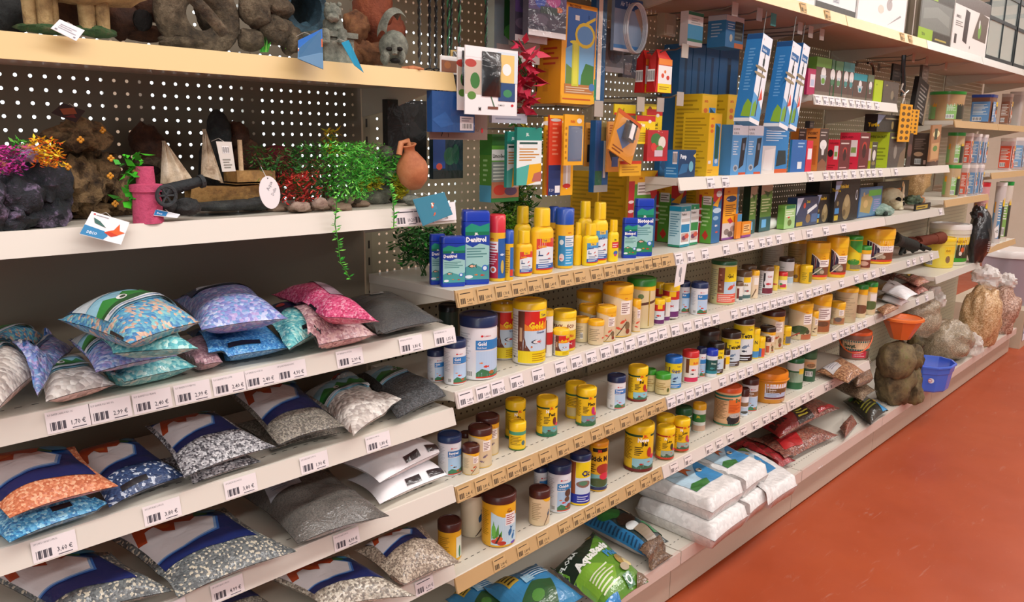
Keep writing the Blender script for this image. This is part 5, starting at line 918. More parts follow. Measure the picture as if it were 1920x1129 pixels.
carton('C1', 1246, 1271, 1302, 282, 326, '#1f5f9a', [('R', 0, 0, 1, 1, '#1d3f66'), ('T', 'Pump', .1, .7, .22, '#e8f0f6', .04), ('E', .75, .4, .16, .2, '#6fb0c4'), ('P', [(0, .1), (.5, .2), (.6, .5), (.2, .5)], '#2f6a9a'), ('P', [(.85, .8), (1, .9), (1, .7)], '#e0c040')], [('R', 0, 0, 1, 1, '#2a7ab8'), ('B', .55, .5, .9, .95), ('L', .1, .1, .9, .4, 3, '#8ac0e4')], 'small blue pump box left of the yellow heater cartons')
carton('C1', 1226, 1236, 1250, 296, 326, '#2470ac', [('R', 0, 0, 1, 1, '#2f80bc'), ('P', [(0, .6), (.5, 1), (1, .6), (.5, .3)], '#245f94')], [], 'plain blue box at the very left end of the filter shelf', depth=.05, back=.13)
carton('C1', 1259, 1309, 1336, 176, 318, YC_, heater(), TXY, 'tall yellow heater carton at the back left of its trio', back=.12)
carton('C1', 1309, 1356, 1385, 177, 321, YC_, heater(), TXY, 'tall yellow heater carton with dark heater picture, right of its trio', back=.097)
carton('C1', 1276, 1324, 1347, 212, 323, YC_, heater('#1d5a4c'), TXY, 'shorter yellow heater carton in front of two tall ones')
def filt(): return [('R', 0, 0, 1, 1, '#5fa4de'), ('R', 0, .8, 1, 1, '#e6e6ec'), ('T', 'AQUARIUM', .04, .9, .055, '#3a3f4a', .01), ('T', 'FILTER 70L', .08, .82, .055, '#3a3f4a', .01), ('P', [(.5, .12), (.78, .2), (.9, .76), (.6, .74)], '#2a2c34'), ('R', .68, .5, .8, .64, '#7a7f8a'), ('E', .3, .14, .1, .07, '#b8c0c8'), ('E', .3, .14, .06, .04, '#6a7280'), ('L', .08, .4, .4, .7, 6, '#d8e6f4'), ('R', .5, .0, .95, .05, '#d8562c')]
carton('C1', 1369, 1369, 1398, 234, 321, '#4a90d0', filt(), [], 'blue filter carton with white top band, left of its twin', depth=.07)
carton('C1', 1398, 1398, 1426, 235, 320, '#4a90d0', filt(), [], 'blue filter carton with white top band, right of its twin', depth=.07)
carton('C1', 1426, 1427, 1474, 238, 317, '#2f86c8', [('L', .1, .7, .9, .95, 5, '#cfe4f4'), ('R', .0, .0, .5, .6, '#d8d8d8'), ('P', [(.05, .1), (.4, .05), (.48, .55), (.1, .5)], '#eceae8'), ('P', [(.55, .15), (.95, .2), (.9, .5), (.6, .5)], '#2a3a3e'), ('R', 0, 0, .5, .07, '#e8ded8'), ('R', .5, 0, 1, .09, '#d86030')], [], 'blue carton with white filter canister picture and orange base', depth=.08)
carton('C1', 1477, 1482, 1508, 262, 315, '#2f6ab0', [('R', .45, .1, .75, .32, '#e8ecf0'), ('L', .4, .75, .9, .95, 2, '#9ac0e6')], [('R', 0, 0, 1, 1, '#3f94d0'), ('R', .4, 0, .6, 1, '#1d6a5a')], 'plain blue carton at the end of the filter row')
LAMPF = lambda c='#4a3a34': [('R', 0, 0, 1, 1, c), ('E', .5, .62, .2, .12, '#e8e6e4'), ('P', [(.3, .6), (.7, .6), (.62, .38), (.38, .38)], '#dcdad8'), ('L', .1, .82, .9, .95, 2, '#b5a8a0'), ('P', [(0, 0), (1, 0), (1, .2), (.5, .3), (0, .18)], '#8a5a40')]
carton('D1', 1509, 1510, 1520, 264, 313, '#d82f48', [('R', .2, .4, .9, .75, '#ece8ee')], [], 'slim red lamp box beside the plain blue carton', depth=.05)
carton('C1', 1478, 1494, 1506, 241, 300, '#d88430', LAMPF('#3a2a24'), [('T', 'heat', .2, .5, .2, '#5a2a10', .02)], 'orange lamp box set back behind the plain blue carton', back=.15)
orng = carton('D1', 1506, 1532, 1547, 241, 312, '#d9863a', LAMPF(), [('T', 'DESERT', .15, .86, .08, '#4a2412', .03), ('L', .15, .75, .85, .83, 1, '#4a2412'), ('R', .6, .15, .85, .6, '#c46a2a')], 'orange lamp box with dark front and white lamp picture')
carton('D1', 1509, 1515, 1526, 227, 241, '#2a2422', [('L', .1, .2, .9, .8, 2, '#6a5a50')], [], 'small black box lying on top of the orange lamp box', P=onto(orng, 1516, .03), depth=.05)
REDF = [('R', 0, 0, 1, 1, '#6a2a2c'), ('E', .5, .62, .18, .14, '#b0382f'), ('E', .5, .5, .14, .2, '#3a1a1a'), ('L', .1, .84, .9, .94, 1, '#d8c8c0'), ('L', .1, .05, .8, .12, 1, '#d8a0a0')]
RSIDE = [('T', 'INFRARED', .1, .85, .08, '#7a1020', .02), ('R', .55, .35, .9, .8, '#f0ecec'), ('R', .6, .45, .85, .6, '#8ab060'), ('E', .25, .55, .09, .12, '#2a1a1c'), ('L', .1, .05, .8, .2, 2, '#a01828')]
carton('D1', 1570, 1608, 1626, 249, 309, '#d82a48', REDF, RSIDE, 'larger red lamp box behind the smaller red one')
carton('D1', 1549, 1571, 1591, 262, 312, '#d82a42', REDF, RSIDE, 'smaller red lamp box at the front of its pair')
LIMEF = [('R', 0, 0, 1, 1, '#4a453c'), ('E', .5, .5, .16, .2, '#d8d4cc'), ('L', .1, .8, .9, .92, 1, '#c4ccb0'), ('E', .5, .2, .2, .08, '#8a7a50')]
carton('D1', 1623, 1632, 1641, 266, 308, '#b4cc2a', LIMEF, [('R', .2, .3, .9, .75, '#e8ecea')], 'small lime green lamp box in front of the big lime carton')
lime = carton('D1', 1619, 1663, 1694, 248, 307, '#b8d02c', [('R', 0, 0, 1, 1, '#55504a'), ('E', .4, .45, .13, .2, '#8a857a'), ('L', .1, .8, .6, .92, 1, '#c8d080'), ('P', [(.6, 0), (1, 0), (1, .6), (.7, .4)], '#7a6a54')], [('T', 'WIRE BASKET', .15, .84, .09, '#3a4010', .02), ('L', .5, .2, .9, .6, 4, '#8a9c20')], 'big lime green wire basket carton')
TURT = lambda: [('R', 0, 0, 1, 1, '#23221f'), ('P', [(0, .5), (.25, 1), (0, 1)], '#9ab0d8'), ('T', 'Turtle Bank', .18, .82, .13, '#e6c41f', .04), ('E', .5, .32, .26, .3, '#8c7a52'), ('E', .5, .5, .16, .16, '#a4936a'), ('E', .42, .2, .1, .09, '#5f5236'), ('E', .9, .62, .07, .13, '#dfe4ea'), ('E', .9, .62, .05, .1, '#2a3440'), ('R', .03, .04, .18, .16, '#c4a82c'), ('R', .03, .2, .2, .34, '#3f86c0'), ('E', .13, .45, .07, .06, '#7a6a44')]
carton('D1', 1619, 1642, 1690, 214, 247, '#201f1d', [('R', 0, 0, 1, 1, '#3a3a34'), ('P', [(0, .3), (.3, 1), (0, 1)], '#8a9cb8'), ('E', .6, .4, .2, .25, '#9a8a5a'), ('L', .3, .7, .9, .9, 1, '#a8a080')], [('T', 'Turtle', .3, .3, .3, '#d8b81f', .04)], 'black turtle box lying on top of the big lime carton', P=onto(lime, 1642))
carton('E1', 1706, 1737, 1758, 250, 305, '#4a3830', [('R', 0, 0, 1, 1, '#5a443a'), ('E', .4, .3, .15, .12, '#d8a070'), ('E', .6, .55, .15, .12, '#e0b490'), ('E', .3, .7, .1, .1, '#c08a60'), ('E', .75, .2, .1, .08, '#b88058')], [('L', .15, .5, .85, .85, 6, '#8a7468'), ('B', .25, .05, .65, .22), ('E', .45, .36, .14, .07, '#c8a080'), ('R', .8, .05, .95, .18, '#d8b0a0')], 'dark brown shell box at the right end of the lamp shelf')
carton('E1', 1692, 1699, 1706, 250, 304, '#3c2e2a', [('E', .5, .5, .2, .2, '#6a4a40')], [('B', .2, .05, .8, .25)], 'narrow dark brown box left of the shell box', depth=.05)
# ---- C2
SERA = [('R', 0, 0, 1, 1, '#2f6a9c'), ('P', [(0, .78), (0, 1), (.9, 1), (1, .82), (.6, .72)], '#c42c30'), ('P', [(0, .7), (.8, .86), (.6, .66)], '#efb52a'), ('E', .65, .9, .1, .06, '#d8dce0'), ('E', .5, .6, .15, .05, '#b8d0e0'), ('F', .5, .32, .05, '#d8dce4', 1), ('F', .6, .2, .05, '#d0503a', 1), ('E', .4, .46, .1, .04, '#8ab4d0')]
SGR = [('R', 0, 0, 1, .84, '#5a9a34'), ('R', 0, .84, 1, 1, '#ecae24'), ('R', 0, 0, .2, .88, '#c03034'), ('E', .1, .62, .06, .02, '#f2dada'), ('E', .1, .5, .06, .02, '#f2dada'), ('E', .1, .38, .06, .02, '#f2dada'), ('T', 'sera', .35, .9, .05, '#b5301c', .02), ('R', .3, .7, .9, .86, '#ece6e0'), ('L', .33, .72, .88, .84, 3, '#8a7a70'), ('L', .3, .3, .85, .66, 5, '#a8d088'), ('P', [(.35, .14), (.6, .05), (.8, .14), (.58, .24)], '#c43024')]
carton('C2', 1226, 1254, 1282, 347, 456, '#c8962a', SERA, SGR, 'red and green treatment carton in the shade behind the teal ones', back=.16)
carton('C2', 1281, 1300, 1312, 349, 452, '#e0b01e', [], TXY, 'yellow carton in the shade behind the green red one', back=.15)
carton('C2', 1306, 1332, 1348, 354, 458, '#c8962a', SERA, SGR, 'red and green treatment carton with fish front, beside the teal ones')
TEAL = lambda g: [('R', 0, 0, 1, 1, '#e6ecec'), ('R', 0, .88, 1, 1, g), ('T', 'JBL', .35, .9, .06, '#e8f0ee', .02), ('R', .05, .62, .95, .7, '#c8c4c0'), ('T', 'Punktol', .08, .78, .08, '#4a3a3a', .02), ('R', .05, .36, .95, .56, '#2a86b8' if g == '#1f8a9a' else '#3a8a4a'), ('R', .1, .12, .9, .34, '#c4a8a0'), ('E', .4, .22, .1, .06, '#7a3f5a'), ('E', .7, .26, .1, .06, '#d05a4a'), ('R', 0, 0, 1, .06, g)]
carton('C2', 1252, 1274, 1291, 388, 465, '#bfe0ea', TEAL('#1f8a9a'), [('R', 0, .88, 1, 1, '#1f94b8'), ('L', .1, .25, .9, .84, 10, '#5f9ab0'), ('R', 0, 0, 1, .05, '#2a8a6a')], 'teal and white medicine box, left of a joined pair')
carton('C2', 1291, 1292, 1307, 384, 461, '#bfe0ea', TEAL('#2a8a5a'), [], 'teal and white medicine box with green band, right of a joined pair', depth=.05)
carton('C2', 1345, 1352, 1380, 352, 452, '#e89a1e', [('R', 0, .3, 1, 1, '#f0a824'), ('T', 'sera', .22, .9, .07, '#c43a18', .03), ('E', .5, .78, .2, .06, '#24426a'), ('T', 'siporax', .2, .765, .04, '#e8eef4', .02), ('L', .15, .45, .85, .68, 6, '#7a4a14'), ('R', 0, .0, 1, .32, '#d8ccc8'), ('E', .3, .15, .1, .06, '#8a7a74'), ('E', .55, .1, .1, .06, '#6a5a58'), ('E', .7, .2, .1, .06, '#a8908a'), ('P', [(.3, .38), (.5, .42), (.7, .34), (.5, .3)], '#c4303a'), ('R', .86, 0, 1, 1, '#5a8ab0'), ('R', 0, 0, 1, .04, '#7a3f8a')], [('R', 0, 0, 1, 1, '#6a1f4a')], 'orange filter media carton with purple side and blue badge')
carton('C2', 1376, 1380, 1388, 402, 449, '#e88a24', [('R', 0, .7, 1, 1, '#4a90b8')], [], 'slim orange box standing behind the small orange purple one', depth=.04)
carton('C2', 1386, 1390, 1407, 417, 447, '#e8912a', [('R', .15, .3, .85, .85, '#f0c07a'), ('R', 0, 0, 1, .15, '#8a3f8a'), ('L', .2, .4, .8, .8, 3, '#7a3a14')], [('R', 0, 0, 1, .15, '#8a3f8a')], 'small orange box with purple base strip')
GRT = [('R', 0, 0, 1, 1, '#5f8a3c'), ('P', [(0, .75), (1, .85), (1, 1), (0, 1)], '#b5a890'), ('L', .1, .4, .9, .7, 5, '#c8d8a0'), ('R', .0, 0, 1, .3, '#2f5a5a'), ('R', .2, .08, .6, .25, '#6ab0e0'), ('P', [(.2, .85), (.8, .8), (.6, .7)], '#3a5a2a')]
carton('C2', 1389, 1402, 1414, 350, 440, '#173a2a', GRT, [('R', 0, 0, 1, 1, '#14301f')], 'tall dark green pack left of its green pictured twin')
carton('C2', 1416, 1422, 1443, 344, 436, '#14241c', GRT, [('R', 0, 0, 1, 1, '#121e18')], 'tall green pictured pack with black spine')
carton('C2', 1456, 1469, 1489, 386, 431, '#7ab04a', [('R', 0, 0, 1, 1, '#a8cc8a'), ('R', .1, .85, .95, 1, '#2f7a4a'), ('E', .4, .5, .12, .06, '#c8402f'), ('L', .1, .5, .9, .8, 3, '#e4eed8'), ('E', .5, .25, .2, .14, '#6a7a3a')], [('R', 0, .2, 1, .9, '#6aa040')], 'light green fertiliser box left of the blue turtle box')
mb = MB(); P = onz(1452, 431, SH['C2'].z(1.7)); t = thing('paper_roll', 'white rolled leaflet lying in front of the light green box', 'roll', (P.x, P.y+.03, P.z+.024)); mb.tube([(-.05, 0, 0), (.05, 0, 0)], .024, '#e9ebe4', 18); mb.build('roll_sheet', 'paper', t); mb = MB(); mb.tube([(-.052, 0, 0), (.052, 0, 0)], .012, '#3a4038', 12); mb.build('core', 'paper', t)
carton('D2', 1473, 1491, 1531, 372, 427, '#2a3c6a', [('R', 0, 0, 1, 1, '#3a4460'), ('P', [(0, .4), (.3, 1), (0, 1)], '#c8d4ec'), ('E', .35, .72, .1, .1, '#c84a34'), ('T', 'Dock', .45, .8, .14, '#e0c41f', .04), ('P', [(.5, .4), (.95, .65), (.9, .75), (.5, .55)], '#dfe4e8'), ('E', .55, .25, .2, .16, '#8a7050'), ('R', .02, .02, .3, .16, '#b89c2a'), ('R', .7, .1, .98, .4, '#4f6a94')], [('R', 0, 0, 1, 1, '#27406a'), ('L', .1, .3, .9, .8, 5, '#90a8d0'), ('R', .1, .05, .9, .2, '#c4b040')], 'blue turtle box with white ramp picture')
carton('D2', 1527, 1528, 1560, 366, 421, '#23221f', TURT(), [], 'smaller black turtle box with yellow lettering, left of the largest', depth=.1)
carton('D2', 1553, 1561, 1606, 340, 418, '#1e1d1b', TURT(), [('T', 'Turtle', .2, .75, .1, '#d8b81f', .03)], 'largest black turtle box with yellow lettering')
carton('D2', 1506, 1532, 1553, 338, 400, '#1b1a19', [('R', 0, 0, 1, 1, '#2a2926')], [('T', 'Turtle', .5, .4, .2, '#c8a81f', .03)], 'black turtle box in the shade at the back of the row', back=.17, lift=.003)
carton('D2', 1604, 1607, 1650, 353, 410, '#2a5a8c', [('R', .04, .04, .96, .96, '#5f86a4'), ('P', [(.08, .2), (.5, .1), (.6, .6), (.4, .8), (.1, .7)], '#a8945c'), ('R', .4, .7, .95, .9, '#6ac04a'), ('E', .3, .45, .2, .14, '#c4a870'), ('L', .65, .15, .95, .6, 6, '#a090c0'), ('E', .2, .78, .08, .07, '#c8b080')], [], 'blue framed picture box of a reptile ladder', depth=.1)
t = carton('E2', 1633, 1640, 1700, 343, 398, '#2a1e18', [('R', 0, 0, 1, 1, '#2c2019'), ('R', 0, .2, .75, .72, '#d07424'), ('R', .1, .3, .6, .6, '#e08a30'), ('E', .84, .55, .14, .34, '#d8b490'), ('E', .8, .86, .12, .12, '#c09060'), ('E', .86, .3, .14, .16, '#e6cdb4'), ('E', .66, .45, .1, .12, '#e6a040'), ('R', 0, .02, .6, .16, '#3a2a1a'), ('T', 'EXO', .6, .05, .09, '#d8c060', .03)], [('R', 0, .2, 1, .7, '#c06a24')], 'black and orange reptile box with egg picture behind the skull', back=.235)
carton('E2', 1714, 1716, 1744, 384, 396, '#1f1b18', [('R', .05, .2, .8, .8, '#b89a34'), ('L', .1, .3, .7, .7, 1, '#2a241a')], [], 'flat black box with yellow panel under the green stone hide', depth=.12)
# skull, stone hides
def lump_thing(name, label, cat, P, parts, group=None):
    t = thing(name, label, cat, P, 0, group)
    for pn, mat, fn in parts: mb = MB(); fn(mb); mb.build(pn, mat, t, ang=60)
    return t
BONE = rock('bone', ['#a8936c', '#d8cba8', '#e8e0c4'], 18, .3, .6)
STG = rock('stone_greygreen', ['#5f7a6c', '#86a092', '#a4b8aa'], 40, .8)
P = onz(1672, 392, SH['E2'].z(3.3)); 
def skull(mb):
    mb.blob((0, .01, .068), (.055, .068, .055), '#d8cba8', 2, .06, 2, 16); mb.blob((-.012, -.03, .03), (.036, .04, .032), '#d8cba8', 3, .08, 2, 12, flat=.0)
    for x in (-.042, .028): mb.blob((x, -.03, .045), (.02, .03, .014), '#d8cba8', 4, .1, 2, 8)
def sockets(mb):
    for x in (-.036, .012): mb.blob((x, -.046, .06), (.016, .016, .014), '#1a120c', 1, .05, 2, 8)
    mb.blob((-.012, -.066, .036), (.008, .01, .012), '#1a120c', 1, .05, 2, 8)
def teeth(mb):
    for i in range(7): x = -.034+i*.0065; mb.box((x, -.07+abs(i-3)*.002, .004), (x+.0052, -.062+abs(i-3)*.002, .016), '#e6dcc0')
lump_thing('skull_ornament', 'cream resin skull standing before the orange reptile box', 'ornament', P+Vector((-.01, .0, 0)), [('cranium', BONE, skull), ('eye_sockets', 'resin', sockets), ('teeth', 'resin', teeth)])
P = onz(1668, 404, SH['E2'].z(3.15))
lump_thing('stone_hide', 'flat grey green stone hide overhanging the shelf lip below the skull', 'reptile hide', P+Vector((0, .05, 0)), [('stone', STG, lambda mb: mb.blob((0, 0, .02), (.095, .06, .035), '#86a092', 5, .2, 4, 16, flat=.001)), ('hollow', 'resin', lambda mb: mb.blob((-.05, -.045, .012), (.02, .012, .012), '#26302a', 6, .1, 2, 8, flat=.002))])
P = onz(1731, 384, SH['E2'].z(3.6)+.03)
lump_thing('rock_hide', 'dark green pitted rock hide sitting on the flat black box', 'reptile hide', Vector((P.x, P.y+.055, P.z)), [('stone', rock('stone_darkgreen', ['#20261f', '#4a5a44', '#6f8062'], 30), lambda mb: mb.blob((0, 0, .02), (.07, .045, .03), '#4a5a44', 8, .35, 5, 16, flat=.0)), ('cap_rock', rock('stone_tan', ['#8a5a38', '#b07a50', '#c49068'], 40), lambda mb: mb.blob((.075, -.01, .02), (.022, .03, .026), '#b07a50', 9, .25, 4, 10, flat=.0))])
# ---- D0 lamp packs
MAG = [('R', .3, .3, .9, .8, '#e8d8e0'), ('R', .4, .35, .8, .6, '#b8c0d8')]
PK = lambda c: [('R', 0, 0, 1, 1, '#5f4a40'), ('R', 0, .75, 1, 1, c), ('E', .5, .6, .16, .16, '#e4e0dc'), ('P', [(.3, .55), (.7, .55), (.6, .3), (.4, .3)], '#bfc8cc'), ('R', 0, 0, 1, .12, '#7a6a5c'), ('E', .5, .4, .12, .08, c)]
carton('D0', 1507, 1512, 1527, 128, 176, '#b02a58', MAG, [], 'magenta pack at the left end of the short high shelf', depth=.04)
for i, (a, b, yt, yb, c, w) in enumerate(((1526, 1554, 106, 177, '#6a9a3a', 'wide green topped lamp pack next to the magenta one'), (1555, 1560, 112, 178, '#4f7a5a', 'first narrow lamp pack right of the wide green one'), (1562, 1576, 114, 179, '#5a8a5f', 'second narrow lamp pack right of the wide green one'), (1577, 1588, 116, 181, '#4a8a84', 'third narrow lamp pack right of the wide green one'), (1588, 1597, 118, 183, '#4a9094', 'narrow lamp pack touching the teal one'), (1597, 1622, 137, 186, '#2a94a0', 'teal framed double lamp pack'), (1623, 1635, 140, 188, '#6a7a60', 'brownish lamp pack between teal and lime ones'))):
    carton('D0', a, a+.5, b, yt, yb, c, PK(c), [], w, depth=.035, name='lamp_pack', cat='lamp pack')
carton('D0', 1636, 1637, 1652, 149, 190, '#b4cc1f', [('T', 'UV', .2, .75, .1, '#3a4010', .02)], [], 'lime green lamp box on the short high shelf', depth=.06)
carton('D0', 1652, 1653, 1682, 151, 196, '#5a5048', [('R', 0, 0, 1, 1, '#5f564c'), ('T', 'reptile', .15, .78, .12, '#b8b070', .02), ('E', .6, .4, .2, .2, '#8a7f68'), ('E', .75, .25, .12, .1, '#44403a')], [], 'brown grey lamp box at the right end of the short high shelf', depth=.06)
# ---- canopy top
WB = lambda L=[]: L
t = carton('K2', 1604, 1606, 1694, -130, 46, '#f4f2f0', [('E', .62, .3, .1, .07, '#b8b0ac'), ('P', [(.6, .3), (.72, .42), (.78, .56), (.7, .5)], '#a8a2a0'), ('E', .45, .22, .1, .05, '#e4d8c8'), ('P', [(.6, .05), (.9, .2), (.88, .22)], '#a8a2a0')], [], 'big white aquarium carton with pale bird picture on the canopy', depth=.3)
t = carton('K1', 1395, 1397, 1526, -120, -3, '#e4e6e4', [('R', .1, .1, .9, .9, '#f2f4f4')], [], 'white aquarium carton at the left part of the canopy', depth=.3)
t = carton('K2', 1526, 1527, 1603, -120, 26, '#f0f0ee', [('R', 0, 0, 1, .12, '#4a4842'), ('R', .4, .16, .56, .26, '#c8ccd0'), ('R', .985, .1, 1, 1, '#4a5048'), ('L', .42, .17, .54, .25, 3, '#8a9098')], [], 'white aquarium carton with dark grey base stripe on the canopy', depth=.3)
TER = [('R', 0, 0, 1, 1, '#5a5a50'), ('R', .04, .24, .96, .78, '#7c8078'), ('P', [(.1, .4), (.5, .5), (.9, .38), (.9, .6), (.5, .7), (.1, .6)], '#8e928a'), ('R', 0, 0, .42, .24, '#9ac02c'), ('T', 'TERRA', .1, .1, .08, '#3a4a14', .02), ('R', .42, 0, 1, .22, '#3f3a30'), ('R', 0, .8, .48, 1, '#a4c42c'), ('R', .48, .8, 1, 1, '#3f3a30'), ('L', .5, .06, .9, .14, 1, '#b8a850')]
carton('K3', 1695, 1719, 1780, -30, 79, '#6a6452', TER, [('R', 0, 0, 1, 1, '#5f594a'), ('R', .2, .1, .8, .9, '#777060'), ('R', .55, 0, .62, 1, '#e8e4dc')], 'grey terrarium carton with lime corner labels on the canopy')
carton('K3', 1780, 1781, 1846, -20, 99, '#ece8e2', [('R', 0, .78, 1, 1, '#6a5f58'), ('P', [(.28, .2), (.4, .16), (.42, .72), (.3, .75)], '#3a2e2a'), ('P', [(.55, .3), (.95, .28), (.98, .75), (.7, .8), (.6, .5)], '#6a5c50'), ('E', .74, .46, .1, .14, '#7aa84a'), ('E', .72, .58, .05, .08, '#dfe4dc'), ('T', 'BIONICA 2', .06, .56, .07, '#4a403c', .02), ('L', .06, .42, .26, .52, 3, '#8a827c'), ('R', .06, .12, .12, .28, '#4a4440'), ('E', .5, .12, .02, .03, '#3a3430')], [], 'white terrarium carton with black cut out and plant picture', depth=.3)
TXR = [o.location.x+WT[o.name] for o in bpy.data.objects if o.get('label', '').startswith('white terrarium carton')][0]+.02
def terrarium(x0, x1, y0, y1, z0, z1, label):
    t = thing('glass_terrarium', label, 'terrarium', (x0, y0, z0)); w, d, h = x1-x0, y1-y0, z1-z0; e = .012; c = '#2f3a3c'
    mb = MB(); mb.box((e, e/2, 0), (w-e, e/2+.004, h), '#cfe0da'); mb.build('glass_front', 'glass', t, smooth=False)
    mb = MB(); mb.box((0, e, 0), (.004, d-e, h), '#cfe0da'); mb.build('glass_side', 'glass', t, smooth=False)
    mb = MB(); mb.box((w-.004, e, 0), (w, d-e, h), '#cfe0da'); mb.build('glass_side', 'glass', t, smooth=False)
    mb = MB(); mb.box((0, d-.004, 0), (w, d, h), '#bcc8bc'); mb.build('back_wall', 'enamel', t, smooth=False)
    mb = MB()
    for z in (0, h-.03): mb.box((0, 0, z), (w, e, z+.03), c); mb.box((0, d-e, z), (w, d, z+.03), c); mb.box((0, e, z), (e, d-e, z+.03), c); mb.box((w-e, e, z), (w, d-e, z+.03), c)
    mb.box((0, 0, h*.55), (w, .006, h*.55+.02), c); mb.build('frame', 'enamel', t, smooth=False)
    for xa, xb in ((0, e*.8), (w-e*.8, w), (w*.5, w*.5+.005)): mb = MB(); mb.box((xa, -.001, .03), (xb, e*.8, h-.03), c); mb.build('corner_post', 'enamel', t, smooth=False)
terrarium(TXR, TXR+.66, -.08, .33, ZC, ZC+.42, 'dark framed glass terrarium at the right end of the canopy')
terrarium(TXR+.69, TXR+1.35, -.08, .33, ZC, ZC+.42, 'second glass terrarium further along the canopy')
# ---- pond pellet tubs
def tub(sh, x0, x1, yt, yb, tint, lid, lab, label, square=False, lift=0, fill='#b08a5c', lt='KOI', cat='tub', lidh=.1):
    c, r, h, a = fit(sh, x0, x1, yt, yb); c.z += lift; settle(c, r*.98)
    t = thing('pellet_tub', label, cat, c); hb = h*(1-lidh); n = 4 if square else 30; k = 1.0
    def ring(rr):
        if not square: return [Vector((rr*cos(2*pi*i/30), rr*sin(2*pi*i/30), 0)) for i in range(30)]
        P = []; w = rr*.9; q = w*.25
        for sx, sy, a0 in ((1, 1, 0), (-1, 1, pi/2), (-1, -1, pi), (1, -1, 3*pi/2)):
            for i in range(4): b = a0+pi/2*i/3; P.append(Vector((sx*(w-q)+q*cos(b), sy*(w-q)+q*sin(b), 0)))
        return P
    def stack(pr, c, cap=True):
        mb = MB(); m = len(ring(1))
        for rr, z in pr: mb.v.extend([p+Vector((0, 0, z)) for p in ring(rr)])
        for i in range(len(pr)-1):
            for j in range(m): mb.f.append((i*m+j, i*m+(j+1) % m, (i+1)*m+(j+1) % m, (i+1)*m+j)); mb.c.append(C(c))
        mb.f.append(tuple(reversed(range(m)))); mb.c.append(C(c))
        if cap: mb.f.append(tuple(range((len(pr)-1)*m, len(pr)*m))); mb.c.append(C(c))
        return mb
    mb = stack([(r*.88, 0), (r*.9, .004), (r*.96, hb)], tint)
    w = r*.82
    if lab:
        L = [('R', 0, 0, .62, 1, lab), ('L', .06, .35, .56, .9, 8, '#e8ece4'), ('R', .62, 0, 1, 1, '#3a3a34'), ('R', .62, .78, 1, 1, '#f0c81e'), ('T', 'KOI', .66, .83, .12, '#8a3a14', .03), ('E', .8, .45, .1, .16, '#d86a3a'), ('E', .8, .3, .08, .1, '#e8e4dc'), ('B', .08, .04, .4, .24), ('P', [(.4, 0), (1, 0), (1, .16), (.6, .28), (.4, .24)], lab)]
        if square: art(mb, Flat((-w*.95, -r*.93, hb*.08), (1, 0, .0), (0, 0, 1), w*1.9, hb*.76), L); art(mb, Flat((-r*.93, w*.9, hb*.08), (0, -1, 0), (0, 0, 1), w*1.8, hb*.76), [('R', 0, 0, 1, 1, lab), ('L', .1, .35, .9, .9, 8, '#e8ece4'), ('B', .1, .04, .6, .24)])
        else: art(mb, Cyl(r*.93, hb*.08, hb*.76, a), [('R', 0, 0, .2, 1, lab), ('R', .5, 0, .8, 1, lab), ('L', .52, .4, .78, .9, 8, '#e8ece4'), ('R', .8, .0, 1.1, 1, '#3a3a2c'), ('R', .84, .75, 1.1, .95, '#f0c81e'), ('B', .5, .02, .74, .22), ('R', .1, .6, .22, .85, '#e8a01e')])
    mb.build('tub_body', 'tub', t)
    HT[t.name] = h
    stack([(r*.98, hb+.0003), (r, hb+h*lidh*.3), (r, hb+h*lidh), (r*.9, h+.001)], lid).build('lid', 'plastic', t); return t
tub('F0', 1750, 1822, 171, 226, '#b8956a', '#2f9a34', '#8ab86a', 'round beige pellet tub with bright green lid, high at right')
tub('F0', 1824, 1873, 177, 230, '#8a5f4a', '#2a4aa8', '#6a98c8', 'square pellet tub with royal blue lid, high at right', True)
tub('F0', 1872, 1894, 176, 232, '#a88a78', '#c0b0a4', '#9a6a54', 'square brown pellet tub with pale lid right of the blue lidded one', True)
tub('G0', 1888, 1916, 172, 233, '#b5aca4', '#c4bcb2', None, 'plain grey tub at the far right of the high tan shelf', True)
tg = tub('F1', 1763, 1797, 309, 370, '#c2a880', '#2f9a3c', '#8ac06a', 'green lidded tub, leftmost of the lower tub row')
tub('F1', 1797, 1812, 309, 368, '#d0b8b0', '#ece6e0', '#d8604a', 'white lidded tub with red label in the lower tub row', True)
tw = tub('F1', 1811, 1830, 309, 367, '#c8c0c0', '#ece6e0', '#6f9cc8', 'white lidded tub with blue label, middle of the lower tub row', True)
tub('F1', 1829, 1857, 309, 366, '#c8c0c4', '#ece6e0', '#6f9cc8', 'largest white lidded blue tub, right end of the lower tub row', True)
# ---- upper tub row, end shelves
LG = HT[tg.name]+.001; LW = HT[tw.name]+.001
SOLID.clear()
def dup(o, label, off):
    r = o.copy(); col.objects.link(r); r.location = o.location+Vector(off); r['label'] = label
    for ch in list(o.children):
        c = ch.copy(); col.objects.link(c); c.parent = r
    return r
for low, tx in (('green lidded tub, leftmost of the lower tub row', 'green lidded tub standing on the lower green lidded one'), ('white lidded tub with red label in the lower tub row', 'white lidded tub with red label in the upper tub row'), ('white lidded tub with blue label, middle of the lower tub row', 'white lidded tub with blue label, middle of the upper tub row'), ('largest white lidded blue tub, right end of the lower tub row', 'largest white lidded blue tub in the upper tub row')):
    o = [q for q in bpy.data.objects if q.get('label') == low][0]; dup(o, tx, (0, 0, HT[o.name]+.001))
SOLID.clear()
tub('G1', 1869, 1898, 259, 319, '#d8b8b4', '#ece4de', '#e2583e', 'square tub with red label and white lid on the far tan shelf', True)
tub('G1', 1898, 1917, 258, 317, '#c4c0c4', '#ece4de', '#7aa8d0', 'square tub with blue label on the far tan shelf', True)
SOLID.clear()
